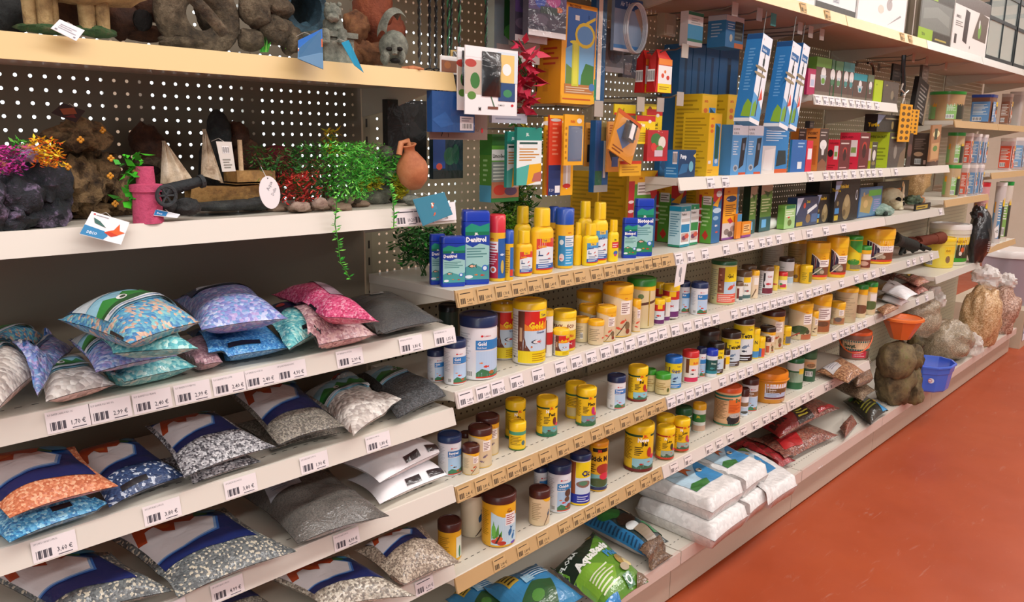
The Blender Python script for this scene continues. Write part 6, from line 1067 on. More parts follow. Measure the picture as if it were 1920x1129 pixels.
tub('G2', 1848, 1877, 342, 470, '#d09a9a', '#d02a34', '#e0584a', 'tall pinkish tub with bright red lid at far right', False, lidh=.06)
tub('G2', 1875, 1897, 342, 458, '#d0c8c4', '#ece8e4', '#5f94c0', 'tall tub with white lid and koi label at far right', False, lidh=.06)
tub('G2', 1896, 1925, 341, 455, '#d8cfc0', '#1f9a3c', '#8ab860', 'tall tub with green lid at the right picture edge', False, lidh=.06)
SOLID.clear()
bucket('F2', 1728, 1788, 441, 503, '#e8cf4a', '#f0cc1e', [('R', .5, .1, 1.1, .9, '#e8d44a'), ('R', .68, .6, 1.1, .95, '#efc41e'), ('T', 'KOI', .72, .72, .14, '#8a3a14', .03), ('E', .8, .35, .12, .18, '#8a6a4a'), ('B', .08, .05, .3, .3)], 'small yellow bucket in front of the white lidded one', .1, taper=.94)
bucket('F2', 1737, 1820, 416, 499, '#d9d6c4', '#e6e4e0', [('R', .36, .05, .7, .96, '#a8c890'), ('R', .7, .05, 1.1, .7, '#3a3a2a'), ('R', .66, .68, 1.1, .96, '#f0cc2a'), ('T', 'AQUA T', .68, .76, .13, '#8a4a14', .03), ('E', .86, .5, .08, .1, '#d8602e'), ('E', .82, .36, .06, .08, '#e8d8d0'), ('P', [(.36, .05), (1.1, .05), (1.1, .16), (.7, .2), (.5, .3), (.36, .3)], '#3f9a34'), ('L', .38, .4, .64, .9, 7, '#d8e6c8')], 'large translucent bucket with white lid and green label', .12, taper=.9)
def black_sack():
    P = onz(1822, 492, SH['F2'].z0); P = Vector((4.91, -.0, SH['F2'].z0-.001)); t = thing('sack', 'black printed sack with white tag standing on the shelf end', 'sack', P)
    mb = MB(); fn = lambda p: '#17171a'
    mb.blob((0, 0, .17), (.078, .075, .19), '#17171a', 4, .16, 3, 18, flat=0.0); mb.blob((-.02, .02, .34), (.05, .04, .05), '#17171a', 7, .4, 4, 12); mb.build('sack_body', 'film', t, ang=60)
    mb = MB(); a = atan2(CAM.x-P.x, -(CAM.y-P.y)); art(mb, Cyl(.112, .03, .3, a*.6), [('P', [(.64, .72), (.82, .82), (.9, .56), (.74, .5)], '#e6e6e2'), ('E', .77, .66, .06, .04, '#5a6a58')], .0); mb.build('printed_tag', 'paper', t); mb = MB(); art(mb, Cyl(.112, .03, .3, a*.6), [('T', 'JBL', .62, .3, .12, '#d8d8d8', .02, .3), ('L', .5, .2, .6, .45, 6, '#b8b8b8')], .0); mb.build('lettering', 'paper', t)
black_sack()
# ---- gloves on the end of the bucket shelf
def glove(label, pw_, pf, th, cuff, c, cc, y):
    z0 = SH['E3'].z0+.002; Q = lambda p: (lambda v: Vector((v.x, v.y, max(z0+.012, v.z))))(ony(p[0], p[1], y))
    B_ = Q(pw_); t = thing('work_glove', label, 'glove', (B_.x, B_.y, z0)); L_ = lambda p: Q(p)-t.location
    mb = MB(); mb.tube([L_(cuff), L_(pw_), L_(pf[1])*.5+L_(pw_)*.5], .032, c, 10, .036)
    for f in pf: mb.tube([L_(pw_)*.4+L_(f)*.6+Vector((0, (pf.index(f)-1.5)*.012, .0)), L_(f)*.5+L_(pw_)*.5+Vector((0, (pf.index(f)-1.5)*.016, .006)), L_(f)+Vector((0, (pf.index(f)-1.5)*.018, 0))], .014, c, 8, .01)
    mb.tube([L_(pw_), L_(th)], .016, c, 8, .011); mb.build('hand', 'cloth', t, ang=70)
    mb = MB(); mb.tube([L_(cuff)*1.0, L_(cuff)*.6+L_(pw_)*.4], .042, cc, 12, .035); mb.build('cuff', 'cloth', t)
glove('dark grey rubbery work glove beside the biggest yellow bucket', (1697, 455), [(1734, 474), (1728, 478), (1714, 479), (1705, 480)], (1688, 477), (1676, 448), '#2a2c28', '#33302c', .05)
glove('brown leather work glove with its cuff overhanging to the right', (1728, 452), [(1712, 461), (1710, 456), (1708, 452), (1712, 448)], (1730, 464), (1764, 446), '#6a3424', '#6f3826', .11)
# ---- orange tub of turtle food, statue, basket, sacks
SOLID.clear()
bucket('D5', 1569, 1632, 612, 676, '#8a6a5a', '#e8642a', [('R', .1, .42, 1.1, .95, '#e8c8a0'), ('R', -.1, .86, 1.1, .94, '#1f6a6a'), ('R', -.1, .42, 1.1, .5, '#1f6a6a'), ('T', 'EnergiL', .18, .58, .22, '#1f4a34', .05), ('R', .45, .05, .9, .4, '#c8344a'), ('L', .5, .1, .85, .35, 3, '#f0c0c8')], 'orange lidded feed bucket behind the wood chip bag', .1, handle=('#e8642a', .085))
RST = rock('statue_rock', ['#3a3020', '#5f5138', '#7d6c4a', '#6a6a3a'], 14, .9, .8)
P = onz(1690, 766, ZD)+Vector((.085, .01, 0))
def st(mb):
    mb.blob((0, .06, .12), (.1, .1, .16), '#6a5a3a', 11, .25, 3, 18, flat=0); mb.blob((-.03, .06, .25), (.12, .1, .11), '#6a5a3a', 12, .16, 2.5, 18)
    mb.blob((.06, -.0, .26), (.05, .05, .07), '#6a5a3a', 13, .3, 4, 12); mb.blob((.05, -.03, .07), (.045, .045, .08), '#6a5a3a', 14, .35, 4, 12, flat=0); mb.blob((.075, -.01, .16), (.03, .035, .05), '#6a5a3a', 15, .3, 4, 10)
def st2(mb):
    mb.blob((.15, .03, .3), (.045, .05, .06), '#3a3020', 16, .45, 4, 12); mb.blob((.15, .0, .22), (.035, .03, .05), '#3a3020', 17, .45, 4, 12); mb.blob((.14, -.0, .08), (.045, .035, .085), '#3a3020', 18, .45, 4, 12, flat=0); mb.blob((.13, .02, .16), (.03, .03, .05), '#3a3020', 19, .4, 4, 10)
lump_thing('rock_statue', 'tall brown knobbly resin rock hide standing on the base deck', 'reptile hide', P, [('rock', RST, st), ('root', rock('statue_root', ['#1f1810', '#4a3f26', '#6a5f34'], 25), st2)])
Po = Vector((P.x-.01, P.y+.06, .585))
t = thing('plastic_pot', 'bright orange crumpled plastic pot resting on the rock hide', 'pot', Po)
mb = MB(); mb.lathe([(0, 0, '#e8702e'), (.05, 0, '#e8702e'), (.06, .02, '#e8702e'), (.105, .11, '#e8702e'), (.1, .12, '#e8702e'), (.0, .11, '#e8702e')], 9); mb.build('pot', 'film', t, ang=10)
mb = MB(); mb.lathe([(.106, .105, '#f07a34'), (.112, .108, '#f07a34'), (.112, .12, '#f07a34'), (.1, .123, '#f07a34')], 18); mb.build('rim', 'film', t)
SOLID.clear()
c, r, h, a = fit('deck', 1700, 1790, 652, 737); c = onz(1750, 735, ZD)+Vector((.08, .05, 0)); t = thing('plastic_basin', 'translucent blue plastic basin on the base deck beside the rock hide', 'basin', c)
q4 = lambda p: Vector((p.x, p.y*.8, p.z))
mb = MB(); B4 = '#3f6fe0'; r *= 1.3; h *= .85; mb.lathe([(0, 0, B4), (r*.72, 0, B4), (r*.78, .008, B4), (r*.88, h*.62, B4), (r*.92, h*.66, B4), (r*.96, h*.9, B4), (r*.93, h*.9, B4), (r*.88, h*.66, B4), (r*.74, .012, B4), (0, .012, B4)], 10, q4); mb.build('basin_body', 'bluetub', t, ang=25)
mb = MB(); mb.lathe([(r*.92, h*.88, B4), (r*1.02, h*.87, B4), (r*1.02, h*.92, B4), (r*.93, h*.93, B4), (r*.92, h*.88, B4)], 10, q4); mb.build('rim', 'bluetub', t, ang=25)
mb = MB(); art(mb, Cyl(r*.86, h*.3, h*.3, a), [('E', .52, .5, .3, .3, '#e8e8ee'), ('E', .5, .5, .2, .2, '#c03a4a')], .004); mb.build('sticker', 'paper', t)
GSA = gravel('pellets_grey_brown', ['#8f7f68', '#9c8b72', '#827258', '#b3a186'], 220, .6, 1., 1.5)
GSB = gravel('grain_beige', ['#d0a878', '#dcb88a', '#c09664', '#b08452', '#e4c498'], 150, .8, .9, 1.2)
GSP = gravel('chips_pinkish', ['#c09a84', '#a8806a', '#d4b4a0', '#94705c'], 130, .8, .9, 1.2)
def sack(label, parts, fill, crown=None, base=(0, 0, 0)):
    t = thing('sack', label, 'sack', base)
    mb = MB()
    for cen, rad, sd, fl in parts: mb.blob(Vector(cen)-Vector(base), rad, '#b09070', sd, .2, 3.4, 24, flat=fl)
    mb.build('sack_body', fill, t, ang=70)
    if crown:
        cen, rad, sd = crown; mb = MB(); mb.blob(Vector(cen)-Vector(base), rad, '#fff', sd, .4, 3, 16); mb.build('clear_top', 'milky', t, ang=30)
def front(px, py, d): P = onz(px, py, ZD); v = Vector((P.x-CAM.x, P.y-CAM.y, 0)).normalized(); return P+v*d
b = Vector((4.58, .01, ZD))
sack('grey brown clear sack lying at the bottom behind the blue basin', [((b.x, b.y+.02, ZD+.12), (.2, .15, .14), 21, 0.0)], GSA, ((b.x+.17, b.y-.1, ZD+.08), (.05, .06, .07), 5), b)
b2 = Vector((4.3, .16, ZD+.2))
sack('dull brown clear sack lying on top of the lower one', [((b2.x, b2.y, b2.z+.12), (.2, .14, .15), 22, None)], GSA, ((b2.x+.19, b2.y-.02, b2.z+.2), (.09, .08, .09), 6), b2)
b3 = Vector((5.14, -.03, ZD))
sack('tall beige grain sack with clear twisted top at the deck end', [((b3.x, b3.y, ZD+.2), (.17, .13, .25), 23, 0.0)], GSB, ((b3.x+.02, b3.y, ZD+.5), (.12, .09, .08), 7), b3)
b4 = Vector((5.72, -.03, ZD))
sack('pinkish brown chip sack, last on the deck', [((b4.x, b4.y, ZD+.17), (.12, .12, .2), 24, 0.0)], GSP, ((b4.x+.02, b4.y, ZD+.4), (.08, .07, .06), 8), b4)
k5 = Vector((4.28, .255, 0)); b5 = Vector((k5.x, k5.y, 1.3085))
sack('beige pellet sack in the shade at the back, left of the green lidded tubs', [((k5.x, k5.y, b5.z+.1), (.09, .08, .12), 25, 0.0)], gravel('pellets_beige', ['#b8925f', '#a8804f', '#c8a474'], 240, .6, .4), None, b5)
# ---- low cabinet and big tub beyond the end of the run
mb = MB(); mb.box((6.2, -.1, 0), (7.2, .5, .32), '#c4b49c'); tag(mb.build('low_cabinet', 'enamel'), 'low beige cabinet beyond the far end of the shelving', 'cabinet')
c = Vector((6.5, .12, .3212)); t = thing('storage_tub', 'big grey lilac tub with white lid on the low cabinet', 'tub', c)
mb = MB(); mb.lathe([(0, 0, '#9a8f98'), (.17, 0, '#9a8f98'), (.2, .38, '#9a8f98'), (.2, .4, '#9a8f98')], 36); mb.build('tub_body', 'tub', t)
mb = MB(); mb.lathe([(.19, .4, '#dcd6d2'), (.215, .4, '#dcd6d2'), (.215, .44, '#dcd6d2'), (.2, .46, '#dcd6d2'), (0, .46, '#dcd6d2')], 36); mb.build('lid', 'plastic', t)
mb = MB(); mb.face([(6.24, -.1035, .06), (6.44, -.1035, .06), (6.44, -.1035, .28), (6.24, -.1035, .28)], '#e8e8ee'); mb.face([(6.26, -.104, .12), (6.42, -.104, .12), (6.42, -.104, .2), (6.26, -.104, .2)], '#1f3f8a'); tag(mb.build('wall_sign', 'paper', smooth=False), 'small blue and white sign on the low cabinet front', 'sign')
# ================================================================ hanging goods
def pack(y, x0, x1, yt, yb, c, A, label, thick=.006, cat='hanging pack', name='blister_pack', bubble=None, lean=0, rz=0, hook=True, mat='print', bub='dome', group=None, bcol=None):
    """card hung on a hook: picture rectangle on the plane y gives its place and size"""
    xm, ym = (x0+x1)/2, (yt+yb)/2
    P = ony(x0, yb, y); a = ony(x0, ym, y); b = ony(x1, ym, y); w = b.x-a.x; zt = min(2.08, ony(xm, yt, y).z); zb = ony(xm, yb, y).z; h = zt-zb
    O = Vector(((a.x+b.x)/2, y, zt)); t = thing(name, label, cat, O, rz, group); t.rotation_euler = (lean, 0, rz)
    mb = MB(); mb.box((-w/2, 0, -h), (w/2, thick, 0), c); art(mb, Flat((-w/2, 0, -h), (1, 0, 0), (0, 0, 1), w, h), A); mb.build('card', mat, t, smooth=False)
    if bubble:
        u0, v0, u1, v1, dp = bubble; mb = MB(); cx, cz = -w/2+w*(u0+u1)/2, -h+h*(v0+v1)/2; rx, rz2 = w*(u1-u0)/2, h*(v1-v0)/2
        def f(p, q):
            al = 2*pi*p; k = q; s_ = abs(cos(al))**.5*(1 if cos(al) > 0 else -1); r_ = abs(sin(al))**.5*(1 if sin(al) > 0 else -1)
            return Vector((cx+rx*s_*min(1, k*1.08), -.0008-dp*max(0, 1-k**5)**.8 if k < 1 else -.0008, cz+rz2*r_*min(1, k*1.08)))
        mb.grid(f, 28, 7, bcol or '#fff'); mb.build('bubble', bub if not bcol else 'gloss', t)
    return t
def hook(y, px, py, label, flag=True, fc='#b8aea2'):
    P = ony(px, py, y); t = thing('peg_hook', label, 'peg hook', (P.x, YB-.004, P.z+.004)); L = YB-.004-y
    mb = MB(); mb.tube([(0, 0, 0), (0, -L*.9, -.004), (0, -L, .006)], .0026, '#8a8884', 8); mb.build('wire', 'wire', t)
    mb = MB(); mb.box((-.012, -.002, -.02), (.012, .002, .02), '#9a958c'); mb.build('mount_plate', 'wire', t)
    if flag:
        mb = MB(); mb.box((-.02, -L-.004, -.032), (.02, -L-.002, .012), fc); mb.build('price_flag', 'paper', t, smooth=False)
    return t
# nets with twisted handles at the end of the yellow edged shelf
def net(y, px, ptop, yt, yb, x0, x1, card, col_, label, A, pouch=True, lean=0):
    a = ony((x0+x1)/2, yt, y); b = ony((x0+x1)/2, yb, y); l = ony(x0, (yt+yb)/2, y); r = ony(x1, (yt+yb)/2, y); w = r.x-l.x; h = a.z-b.z
    O = Vector(((l.x+r.x)/2, y, a.z)); t = thing('aquarium_net', label, 'aquarium net', O); t.rotation_euler = (0, lean, 0)
    mb = MB(); H = 2.08-a.z; dx = ony(px, yt, y).x-O.x; n = 40
    for s_ in (0, pi):
        mb.tube([(dx+.0024*cos(s_+i*.9), .012+.0024*sin(s_+i*.9), -.02+(H+.02)*i/n) for i in range(n+1)], .0022, col_ if s_ else '#171a18', 5)
    mb.build('handle', 'plastic', t)
    mb = MB(); mb.box((-w/2, 0, -h), (w/2, .003, 0), card); art(mb, Flat((-w/2, 0, -h), (1, 0, 0), (0, 0, 1), w, h), A); mb.build('header_card', 'print', t, smooth=False)
    if pouch:
        u0, v0, u1, v1 = pouch; mb = MB(); X0 = -w/2+w*u0; W = w*(u1-u0); Z0 = -h+h*v0; HH = h*(v1-v0)
        mb.grid(lambda p, q: Vector((X0+W*p, -.002-.014*sin(pi*p)**.6*sin(pi*q)**.6-.002*noise.noise(Vector((p*6, q*6, px))), Z0+HH*q)), 12, 12, '#1c1d1f'); mb.build('net_bag', 'film', t)
    return t
CARDM = [('R', 0, .84, .6, 1, '#f2f0f0'), ('R', 0, .3, .3, .8, '#c8b8a8'), ('E', .1, .75, .12, .06, '#b5443a'), ('E', .18, .5, .1, .12, '#3f7a3a'), ('E', .12, .28, .09, .06, '#5a8a3a'), ('R', .6, .5, 1, .96, '#d8e4ec'), ('T', 'M', .25, .06, .08, '#2a2a2a', .03), ('E', .9, .16, .03, .02, '#d3202e'), ('T', 'FLAMINGO', .62, .145, .035, '#777', .005), ('P', [(.46, .3), (.48, .3), (.56, .12), (.54, .12)], '#3a6a4a'), ('R', .42, .09, .62, .13, '#7a4a3a')]
net(.03, 793, 0, 105, 139, 826, 858, '#ece6e0', '#1f2420', 'hanging net with brown fish picture card, leftmost of the nets', [('R', .05, .1, .95, .75, '#8a5a44'), ('E', .4, .5, .25, .2, '#a86a40'), ('R', .05, .78, .95, .95, '#f4f2f0')], None)
for i, (px, c_, y) in enumerate(((806, '#22262a', .12), (818, '#202424', .1), (831, '#1d2220', .14), (846, '#1f4a34', .11))):
    t = thing('aquarium_net', ['black twisted net handle, leftmost of four against the panel', 'black twisted net handle, second from left against the panel', 'black twisted net handle just left of the green one', 'dark green twisted net handle against the panel'][i], 'aquarium net', ony(px, 128, y))
    mb = MB(); H = 2.08-t.location.z
    for s_ in (0, pi): mb.tube([(.0024*cos(s_+k*.9), .0024*sin(s_+k*.9), H*k/40) for k in range(41)], .0022, c_ if s_ else '#15181a', 5)
    mb.build('handle', 'plastic', t)
    mb = MB(); mb.tube([(.03*cos(k*pi/8), 0, -.03+.03*sin(k*pi/8)) for k in range(17)], .0018, '#1d2220', 5, cap=False); mb.build('net_ring', 'plastic', t)
net(-.02, 868, 0, 92, 208, 858, 930, '#e9e6e4', '#1f5a3a', 'hanging net on white card behind the one marked M', CARDM, (.1, .4, .6, .95))
net(-.05, 918, 0, 90, 216, 872, 970, '#efecec', '#1f4a34', 'hanging net on white card marked M in front', CARDM+[('R', .64, .5, .93, .92, '#e8c87a'), ('E', .78, .7, .1, .09, '#f4f2f0'), ('R', .62, .22, .95, .5, '#2a4a7a'), ('E', .8, .34, .1, .06, '#3f8a5a')], (.3, .28, .66, .94))
net(.055, 847, 0, 95, 192, 846, 872, '#caa86a', '#2a6a44', 'narrow hanging net with green frame against the shelf end', [('R', .1, .1, .9, .9, '#2f5a3e')], (.1, .3, .9, .98))
# blue pad packs below the nets
pack(.02, 806, 914, 202, 262, '#8a7468', [('T', '7', .18, .1, .22, '#2a221e', .03), ('T', '1', .3, .08, .16, '#2a221e', .02), ('E', .9, .3, .05, .08, '#d3202e'), ('T', 'FLA', .78, .26, .12, '#6a5048', .01)], 'brown net card hanging behind the blue filter pad pack', .004)
pack(-.01, 810, 890, 172, 248, '#234f8c', [('P', [(0, .3), (.3, .5), (.5, .2), (.2, .1)], '#2c5c9c'), ('P', [(.5, .9), (.8, .7), (.7, .5)], '#1d447c'), ('R', .64, .05, .97, .4, '#e6e2e4'), ('B', .7, .08, .93, .24), ('L', .68, .27, .94, .38, 2, '#8a8a90')], 'blue filter pad pack with white barcode sticker', .018, mat='film')
pack(.2, 727, 800, 188, 306, '#191817', [('P', [(.3, .9), (.8, .95), (.6, .2), (.4, .3)], '#242220'), ('P', [(.5, .8), (.9, .5), (.6, .4)], '#2e2a28')], 'black net in shiny plastic hanging at the back of the shelf corner', .02, mat='film')
pack(.14, 812, 868, 258, 335, '#16303a', [('R', .0, .25, .4, 1, '#1f4a94'), ('E', .55, .55, .2, .22, '#2f6a4a'), ('E', .2, .3, .1, .08, '#c8503a'), ('R', 0, 0, 1, .2, '#1a2420'), ('E', .75, .6, .12, .25, '#1f5a44')], 'dark blue green fish picture pack above the terracotta jar', .015, mat='film')
# plastic plants in packs
LEAFR = ['#c42a4a', '#b01f3c', '#d8405a', '#9a1a34']
def foliage(mb, O, n, spread, size, cols, seed, droop=.3, narrow=.35):
    rr = random.Random(seed)
    for i in range(n):
        c = cols[rr.randrange(len(cols))]; p = Vector(O)+Vector([rr.uniform(-spread[k], spread[k]) for k in range(3)])
        a = rr.uniform(0, 2*pi); e = rr.uniform(-.5, 1.0); d = Vector((cos(a)*cos(e), sin(a)*cos(e), sin(e)-droop)).normalized(); sd = d.cross(Vector((rr.uniform(-1, 1), rr.uniform(-1, 1), 1))).normalized()
        s_ = size*rr.uniform(.6, 1.3); up_ = d.cross(sd)*s_*.12
        mb.face([p, p+d*s_*.5+sd*s_*narrow*.5+up_, p+d*s_, p+d*s_*.5-sd*s_*narrow*.5+up_], c)
def plant(name, label, base, n, cen, spread, size, cols, seed, cat='plastic plant', narrow=.35, stems=5, droop=.3, stemcol='#2f5a24', basecol=None):
    t = thing(name, label, cat, base); mb = MB(); foliage(mb, cen, n, spread, size, cols, seed, droop, narrow); mb.build('foliage', 'leaf', t, smooth=False)
    mb = MB(); rr = random.Random(seed+1)
    for i in range(stems): mb.tube([(rr.uniform(-.01, .01), rr.uniform(-.01, .01), 0), Vector(cen)*.5+Vector((rr.uniform(-1, 1)*spread[0]*.4, rr.uniform(-1, 1)*spread[1]*.4, 0)), Vector(cen)+Vector((rr.uniform(-1, 1)*spread[0]*.8, rr.uniform(-1, 1)*spread[1]*.8, spread[2]*.6))], .0018, stemcol, 5)
    mb.build('stems', 'leaf', t)
    if basecol: mb = MB(); mb.blob((0, 0, .005), (.025, .025, .012), basecol, seed, .2, 4, 8, flat=0); mb.build('plant_base', 'resin', t)
    return t
P = ony(980, 140, .07); plant('silk_plant', 'crimson silk leaf plant hanging beside the yellow vacuum box', P, 90, (-.0, 0, -.01), (.045, .02, .09), .05, LEAFR, 31, narrow=.5)
pack(.16, 927, 1013, -40, 117, '#b8c4b8', [('R', 0, .12, .3, 1, '#7a8a90'), ('R', .2, .3, 1, 1, '#24552a'), ('E', .55, .35, .3, .13, '#3f8a3c'), ('E', .6, .6, .22, .2, '#2f7a34'), ('E', .45, .8, .14, .16, '#3a8a3a'), ('E', .8, .5, .1, .1, '#4a9a44'), ('R', 0, 0, 1, .1, '#f2f0f0'), ('R', .05, .1, 1, .2, '#a89a94'), ('P', [(.5, .2), (1, .1), (1, .3)], '#b5a49c')], 'green plastic plant in a clear pack with white base card', .03, mat='film')
CORP = lambda k: [('R', 0, 0, 1, 1, '#4a4658'), ('R', 0, .45, 1, 1, '#5f4a80'), ('E', .5, .75, .3, .16, '#8a4aa8' if k else '#4a4a5a'), ('E', .65, .65, .2, .12, '#c04a9a' if k else '#3a4a54'), ('E', .3, .6, .14, .12, '#3f5ac0' if k else '#54506a'), ('E', .8, .5, .1, .05, '#e07a4a' if k else '#4a4048'), ('R', .3, .4, .75, .52, '#3f5048'), ('E', .3, .28, .24, .1, '#6a6074'), ('E', .7, .24, .24, .09, '#574f60'), ('R', .0, 0, 1, .1, '#f0eeee')]
pack(.1, 966, 1027, -40, 80, '#5a5666', CORP(0), 'coral picture pack half hidden behind the purple one', .02, mat='film')
pack(.06, 991, 1062, -40, 70, '#5a5666', CORP(1), 'purple coral plant pack at the top edge', .02, mat='film')
VAC = [('R', 0, 0, 1, 1, '#f0a81c'), ('P', [(.12, .12), (.94, .12), (.98, .96), (.16, .96)], '#2a62b0'), ('P', [(.12, .55), (.94, .75), (.94, .2), (.12, .2)], '#7ab0d8'), ('P', [(.55, .12), (.94, .12), (.94, .4), (.7, .42), (.58, .3)], '#3f7a34'), ('P', [(.12, .12), (.36, .12), (.3, .36), (.14, .4)], '#6a8a3c'), ('R', .1, .1, .95, .2, '#b5763e'), ('L', .14, .11, .9, .18, 3, '#d8c0a0'), ('E', .9, .18, .05, .04, '#4a7ab0'), ('R', .3, .18, .5, .62, '#c8cc3a'), ('R', .34, .2, .46, .6, '#dcd848'), ('E', .4, .62, .1, .02, '#e4d83a'),
       ('P', [(.38, .62), (.42, .62), (.5, .76), (.7, .84), (.95, .9), (.95, .87), (.72, .81), (.54, .74)], '#e8c820'), ('E', .66, .7, .17, .13, '#e8c820'), ('E', .66, .7, .135, .095, '#5f94cc'), ('T', 'PRECISION', .2, .955, .045, '#7a1f14', .02), ('R', .36, .84, .48, .89, '#e8e4e0'), ('T', 'S', .74, .87, .05, '#173a7a', .03), ('R', .02, 0, .98, .08, '#ecae20'), ('L', .05, .03, .95, .07, 1, '#c8581a')]
VSD = [('R', 0, 0, 1, 1, '#e8961c'), ('L', .35, .62, .9, .86, 5, '#c8401c'), ('L', .3, .38, .9, .58, 4, '#c8401c'), ('R', .02, .12, .08, .4, '#3a2a14'), ('P', [(.3, .12), (.5, .12), (.52, .34), (.34, .36)], '#d8861a')]
carton(None, 1003, 1050, 1114, 2, 193, '#f0a81c', VAC, VSD, 'yellow orange gravel vacuum box with blue picture', P=ony(1050, 193, .1), name='gravel_vacuum_box')
pack(.1, 1116, 1136, -30, 192, '#1d5a8a', [('R', .25, .02, .62, .95, '#e8dccc'), ('R', 0, 0, .2, .2, '#2f8a5a'), ('R', .7, 0, 1, 1, '#174a74')], 'narrow dark blue tube pack with a cream stick inside', .02, mat='film')
def coil_pack():
    t = pack(.14, 1152, 1204, -25, 98, '#8fa8c4', [('R', 0, .78, 1, 1, '#2f5a94'), ('T', 'Air Tube', .2, .84, .12, '#cfe0f0', .02), ('P', [(.7, .8), (1, .9), (1, .4)], '#b5a090'), ('R', 0, 0, 1, .12, '#4a8ac8'), ('R', 0, 0, 1, .05, '#eceaea')], 'blue air tube pack with clear tube coil', .012)
    mb = MB(); ch = t.children[0]; bb = ch.bound_box; w = bb[4][0]-bb[0][0]; h = bb[1][2]-bb[0][2]
    for k in range(3): mb.tube([(w*.12+w*.36*cos(2*pi*i/24), -.01-.006*k, -h*.55+w*.5*sin(2*pi*i/24)) for i in range(25)], .004, '#c4ccd0', 6, cap=False)
    mb.build('tube_coil', 'gloss', t)
coil_pack()
pack(.2, 1136, 1170, 55, 136, '#8a8684', [('E', .5, .5, .3, .3, '#6a6866'), ('R', 0, 0, 1, .12, '#c8c4c4')], 'small grey pack hanging behind the air tube', .02, mat='film')
pack(.24, 1168, 1200, 100, 146, '#5f5a5c', [('R', .1, .1, .5, .6, '#9a8a84'), ('P', [(.4, .2), (.9, .3), (.6, .9)], '#3a3a44')], 'little dark pack in the shade left of the red food packs', .02, mat='film')
def tent(y, x0, xc, x1, yt, yb, label):
    """triangular hanging food packet"""
    a = ony(x0, yb, y+.02); b = ony(x1, yb, y); c = ony(xc, yt, y); w = b.x-a.x; h = c.z-b.z; O = Vector(((a.x+b.x)/2, y, b.z)); t = thing('food_packet', label, 'hanging pack', O)
    mb = MB(); d = .035; X0, X1 = -w/2, w/2; T_ = Vector((0, d/2, h))
    F = [Vector((X0, 0, 0)), Vector((X1, 0, 0)), Vector((X1*.75, 0, h*.78)), Vector((X0*.75, 0, h*.78)), Vector((X1*.5, d/2, h)), Vector((X0*.5, d/2, h))]; B_ = [Vector((X0, d, 0)), Vector((X1, d, 0)), Vector((X1*.75, d, h*.78)), Vector((X0*.75, d, h*.78))]
    mb.face([F[0], F[1], F[2], F[3]], '#c8201c'); mb.face([F[3], F[2], F[4], F[5]], '#d8281f'); mb.face([B_[1], B_[0], B_[3], B_[2]], '#b01c18'); mb.face([B_[2], B_[3], F[5], F[4]], '#c8201c'); mb.face([B_[0], F[0], F[3], F[5], B_[3]], '#b01a18'); mb.face([F[1], B_[1], B_[2], F[4], F[2]], '#b01a18'); mb.face([B_[0], B_[1], F[1], F[0]], '#a01815')
    art(mb, Flat((X0*.9, 0, 0), (1, 0, 0), (0, 0, 1), w*.9, h*.78), [('R', .1, .0, 1, .26, '#f0d41c'), ('R', .1, .26, 1, .8, '#ece8e4'), ('E', .4, .5, .08, .07, '#d8502e'), ('E', .75, .45, .09, .07, '#c83a24'), ('E', .55, .62, .06, .05, '#e07a3a'), ('R', .1, .82, 1, 1, '#e8862a'), ('L', .2, .08, .9, .2, 2, '#b08a14')])
    art(mb, Flat((X0, d, 0), (0, -1, 0), (0, 0, 1), d, h*.7), [('B', .1, .35, .9, .75)]); mb.build('packet', 'print', t, smooth=False)
tent(.1, 1196, 1214, 1226, 93, 175, 'red fish food packet, back one of two hanging together'); tent(.05, 1218, 1238, 1259, 91, 175, 'red and yellow fish food packet, front one of two hanging together')
t = carton(None, 917, 922, 988, 212, 230, '#b4b4c0', [('L', .1, .3, .9, .7, 1, '#8a8a9a')], [], 'flat lilac grey box lying below the white net cards', P=ony(922, 230, .06), depth=.09)
carton(None, 899, 921, 972, 252, 380, '#5a9a3a', [('R', 0, 0, 1, 1, '#5fa83c'), ('R', 0, .0, 1, .06, '#2a7a3a'), ('R', 0, .62, .7, .78, '#e8ecea'), ('T', 'Limcollect', .04, .66, .08, '#1f2a1f', .03), ('R', 0, .3, .7, .6, '#8a9a94'), ('L', .05, .32, .65, .58, 5, '#d8e4d8'), ('R', 0, .06, 1, .3, '#b87a5a'), ('E', .3, .18, .14, .08, '#c8402e'), ('E', .7, .16, .14, .07, '#5f4a6a'), ('R', 0, .84, 1, 1, '#2f6a2c')], [('R', 0, .7, 1, 1, '#3f8a34'), ('R', 0, 0, 1, .25, '#5aa8c4'), ('L', .3, .3, .7, .66, 5, '#a8d890')], 'green snail trap box with snail picture, hanging under the lilac box', P=ony(921, 380, .1))
TB2 = [('R', 0, .0, 1, 1, '#e4ecea'), ('R', 0, .78, 1, 1, '#1f8a7a'), ('T', 'JBL', .35, .86, .07, '#e8f4f0', .02), ('L', .1, .7, .9, .78, 1, '#1f4a44'), ('L', .1, .42, .9, .66, 5, '#c88a3a'), ('P', [(0, .0), (.4, .0), (.5, .36), (0, .3)], '#4fb0a4'), ('P', [(.4, 0), (1, .08), (1, .38), (.5, .36)], '#e8b020'), ('P', [(.6, .05), (1, .06), (1, .24), (.7, .2)], '#b86a5a'), ('E', .15, .68, .06, .03, '#f4f4f4')]
carton(None, 948, 950, 972, 247, 352, '#2a9080', TB2, [], 'teal and white hanging carton, back one of a pair', P=ony(950, 352, .06), depth=.04)
carton(None, 965, 968, 1014, 239, 348, '#2a9080', TB2, [], 'teal and white hanging carton with yellow base flap, front one of a pair', P=ony(968, 348, .02), depth=.04)
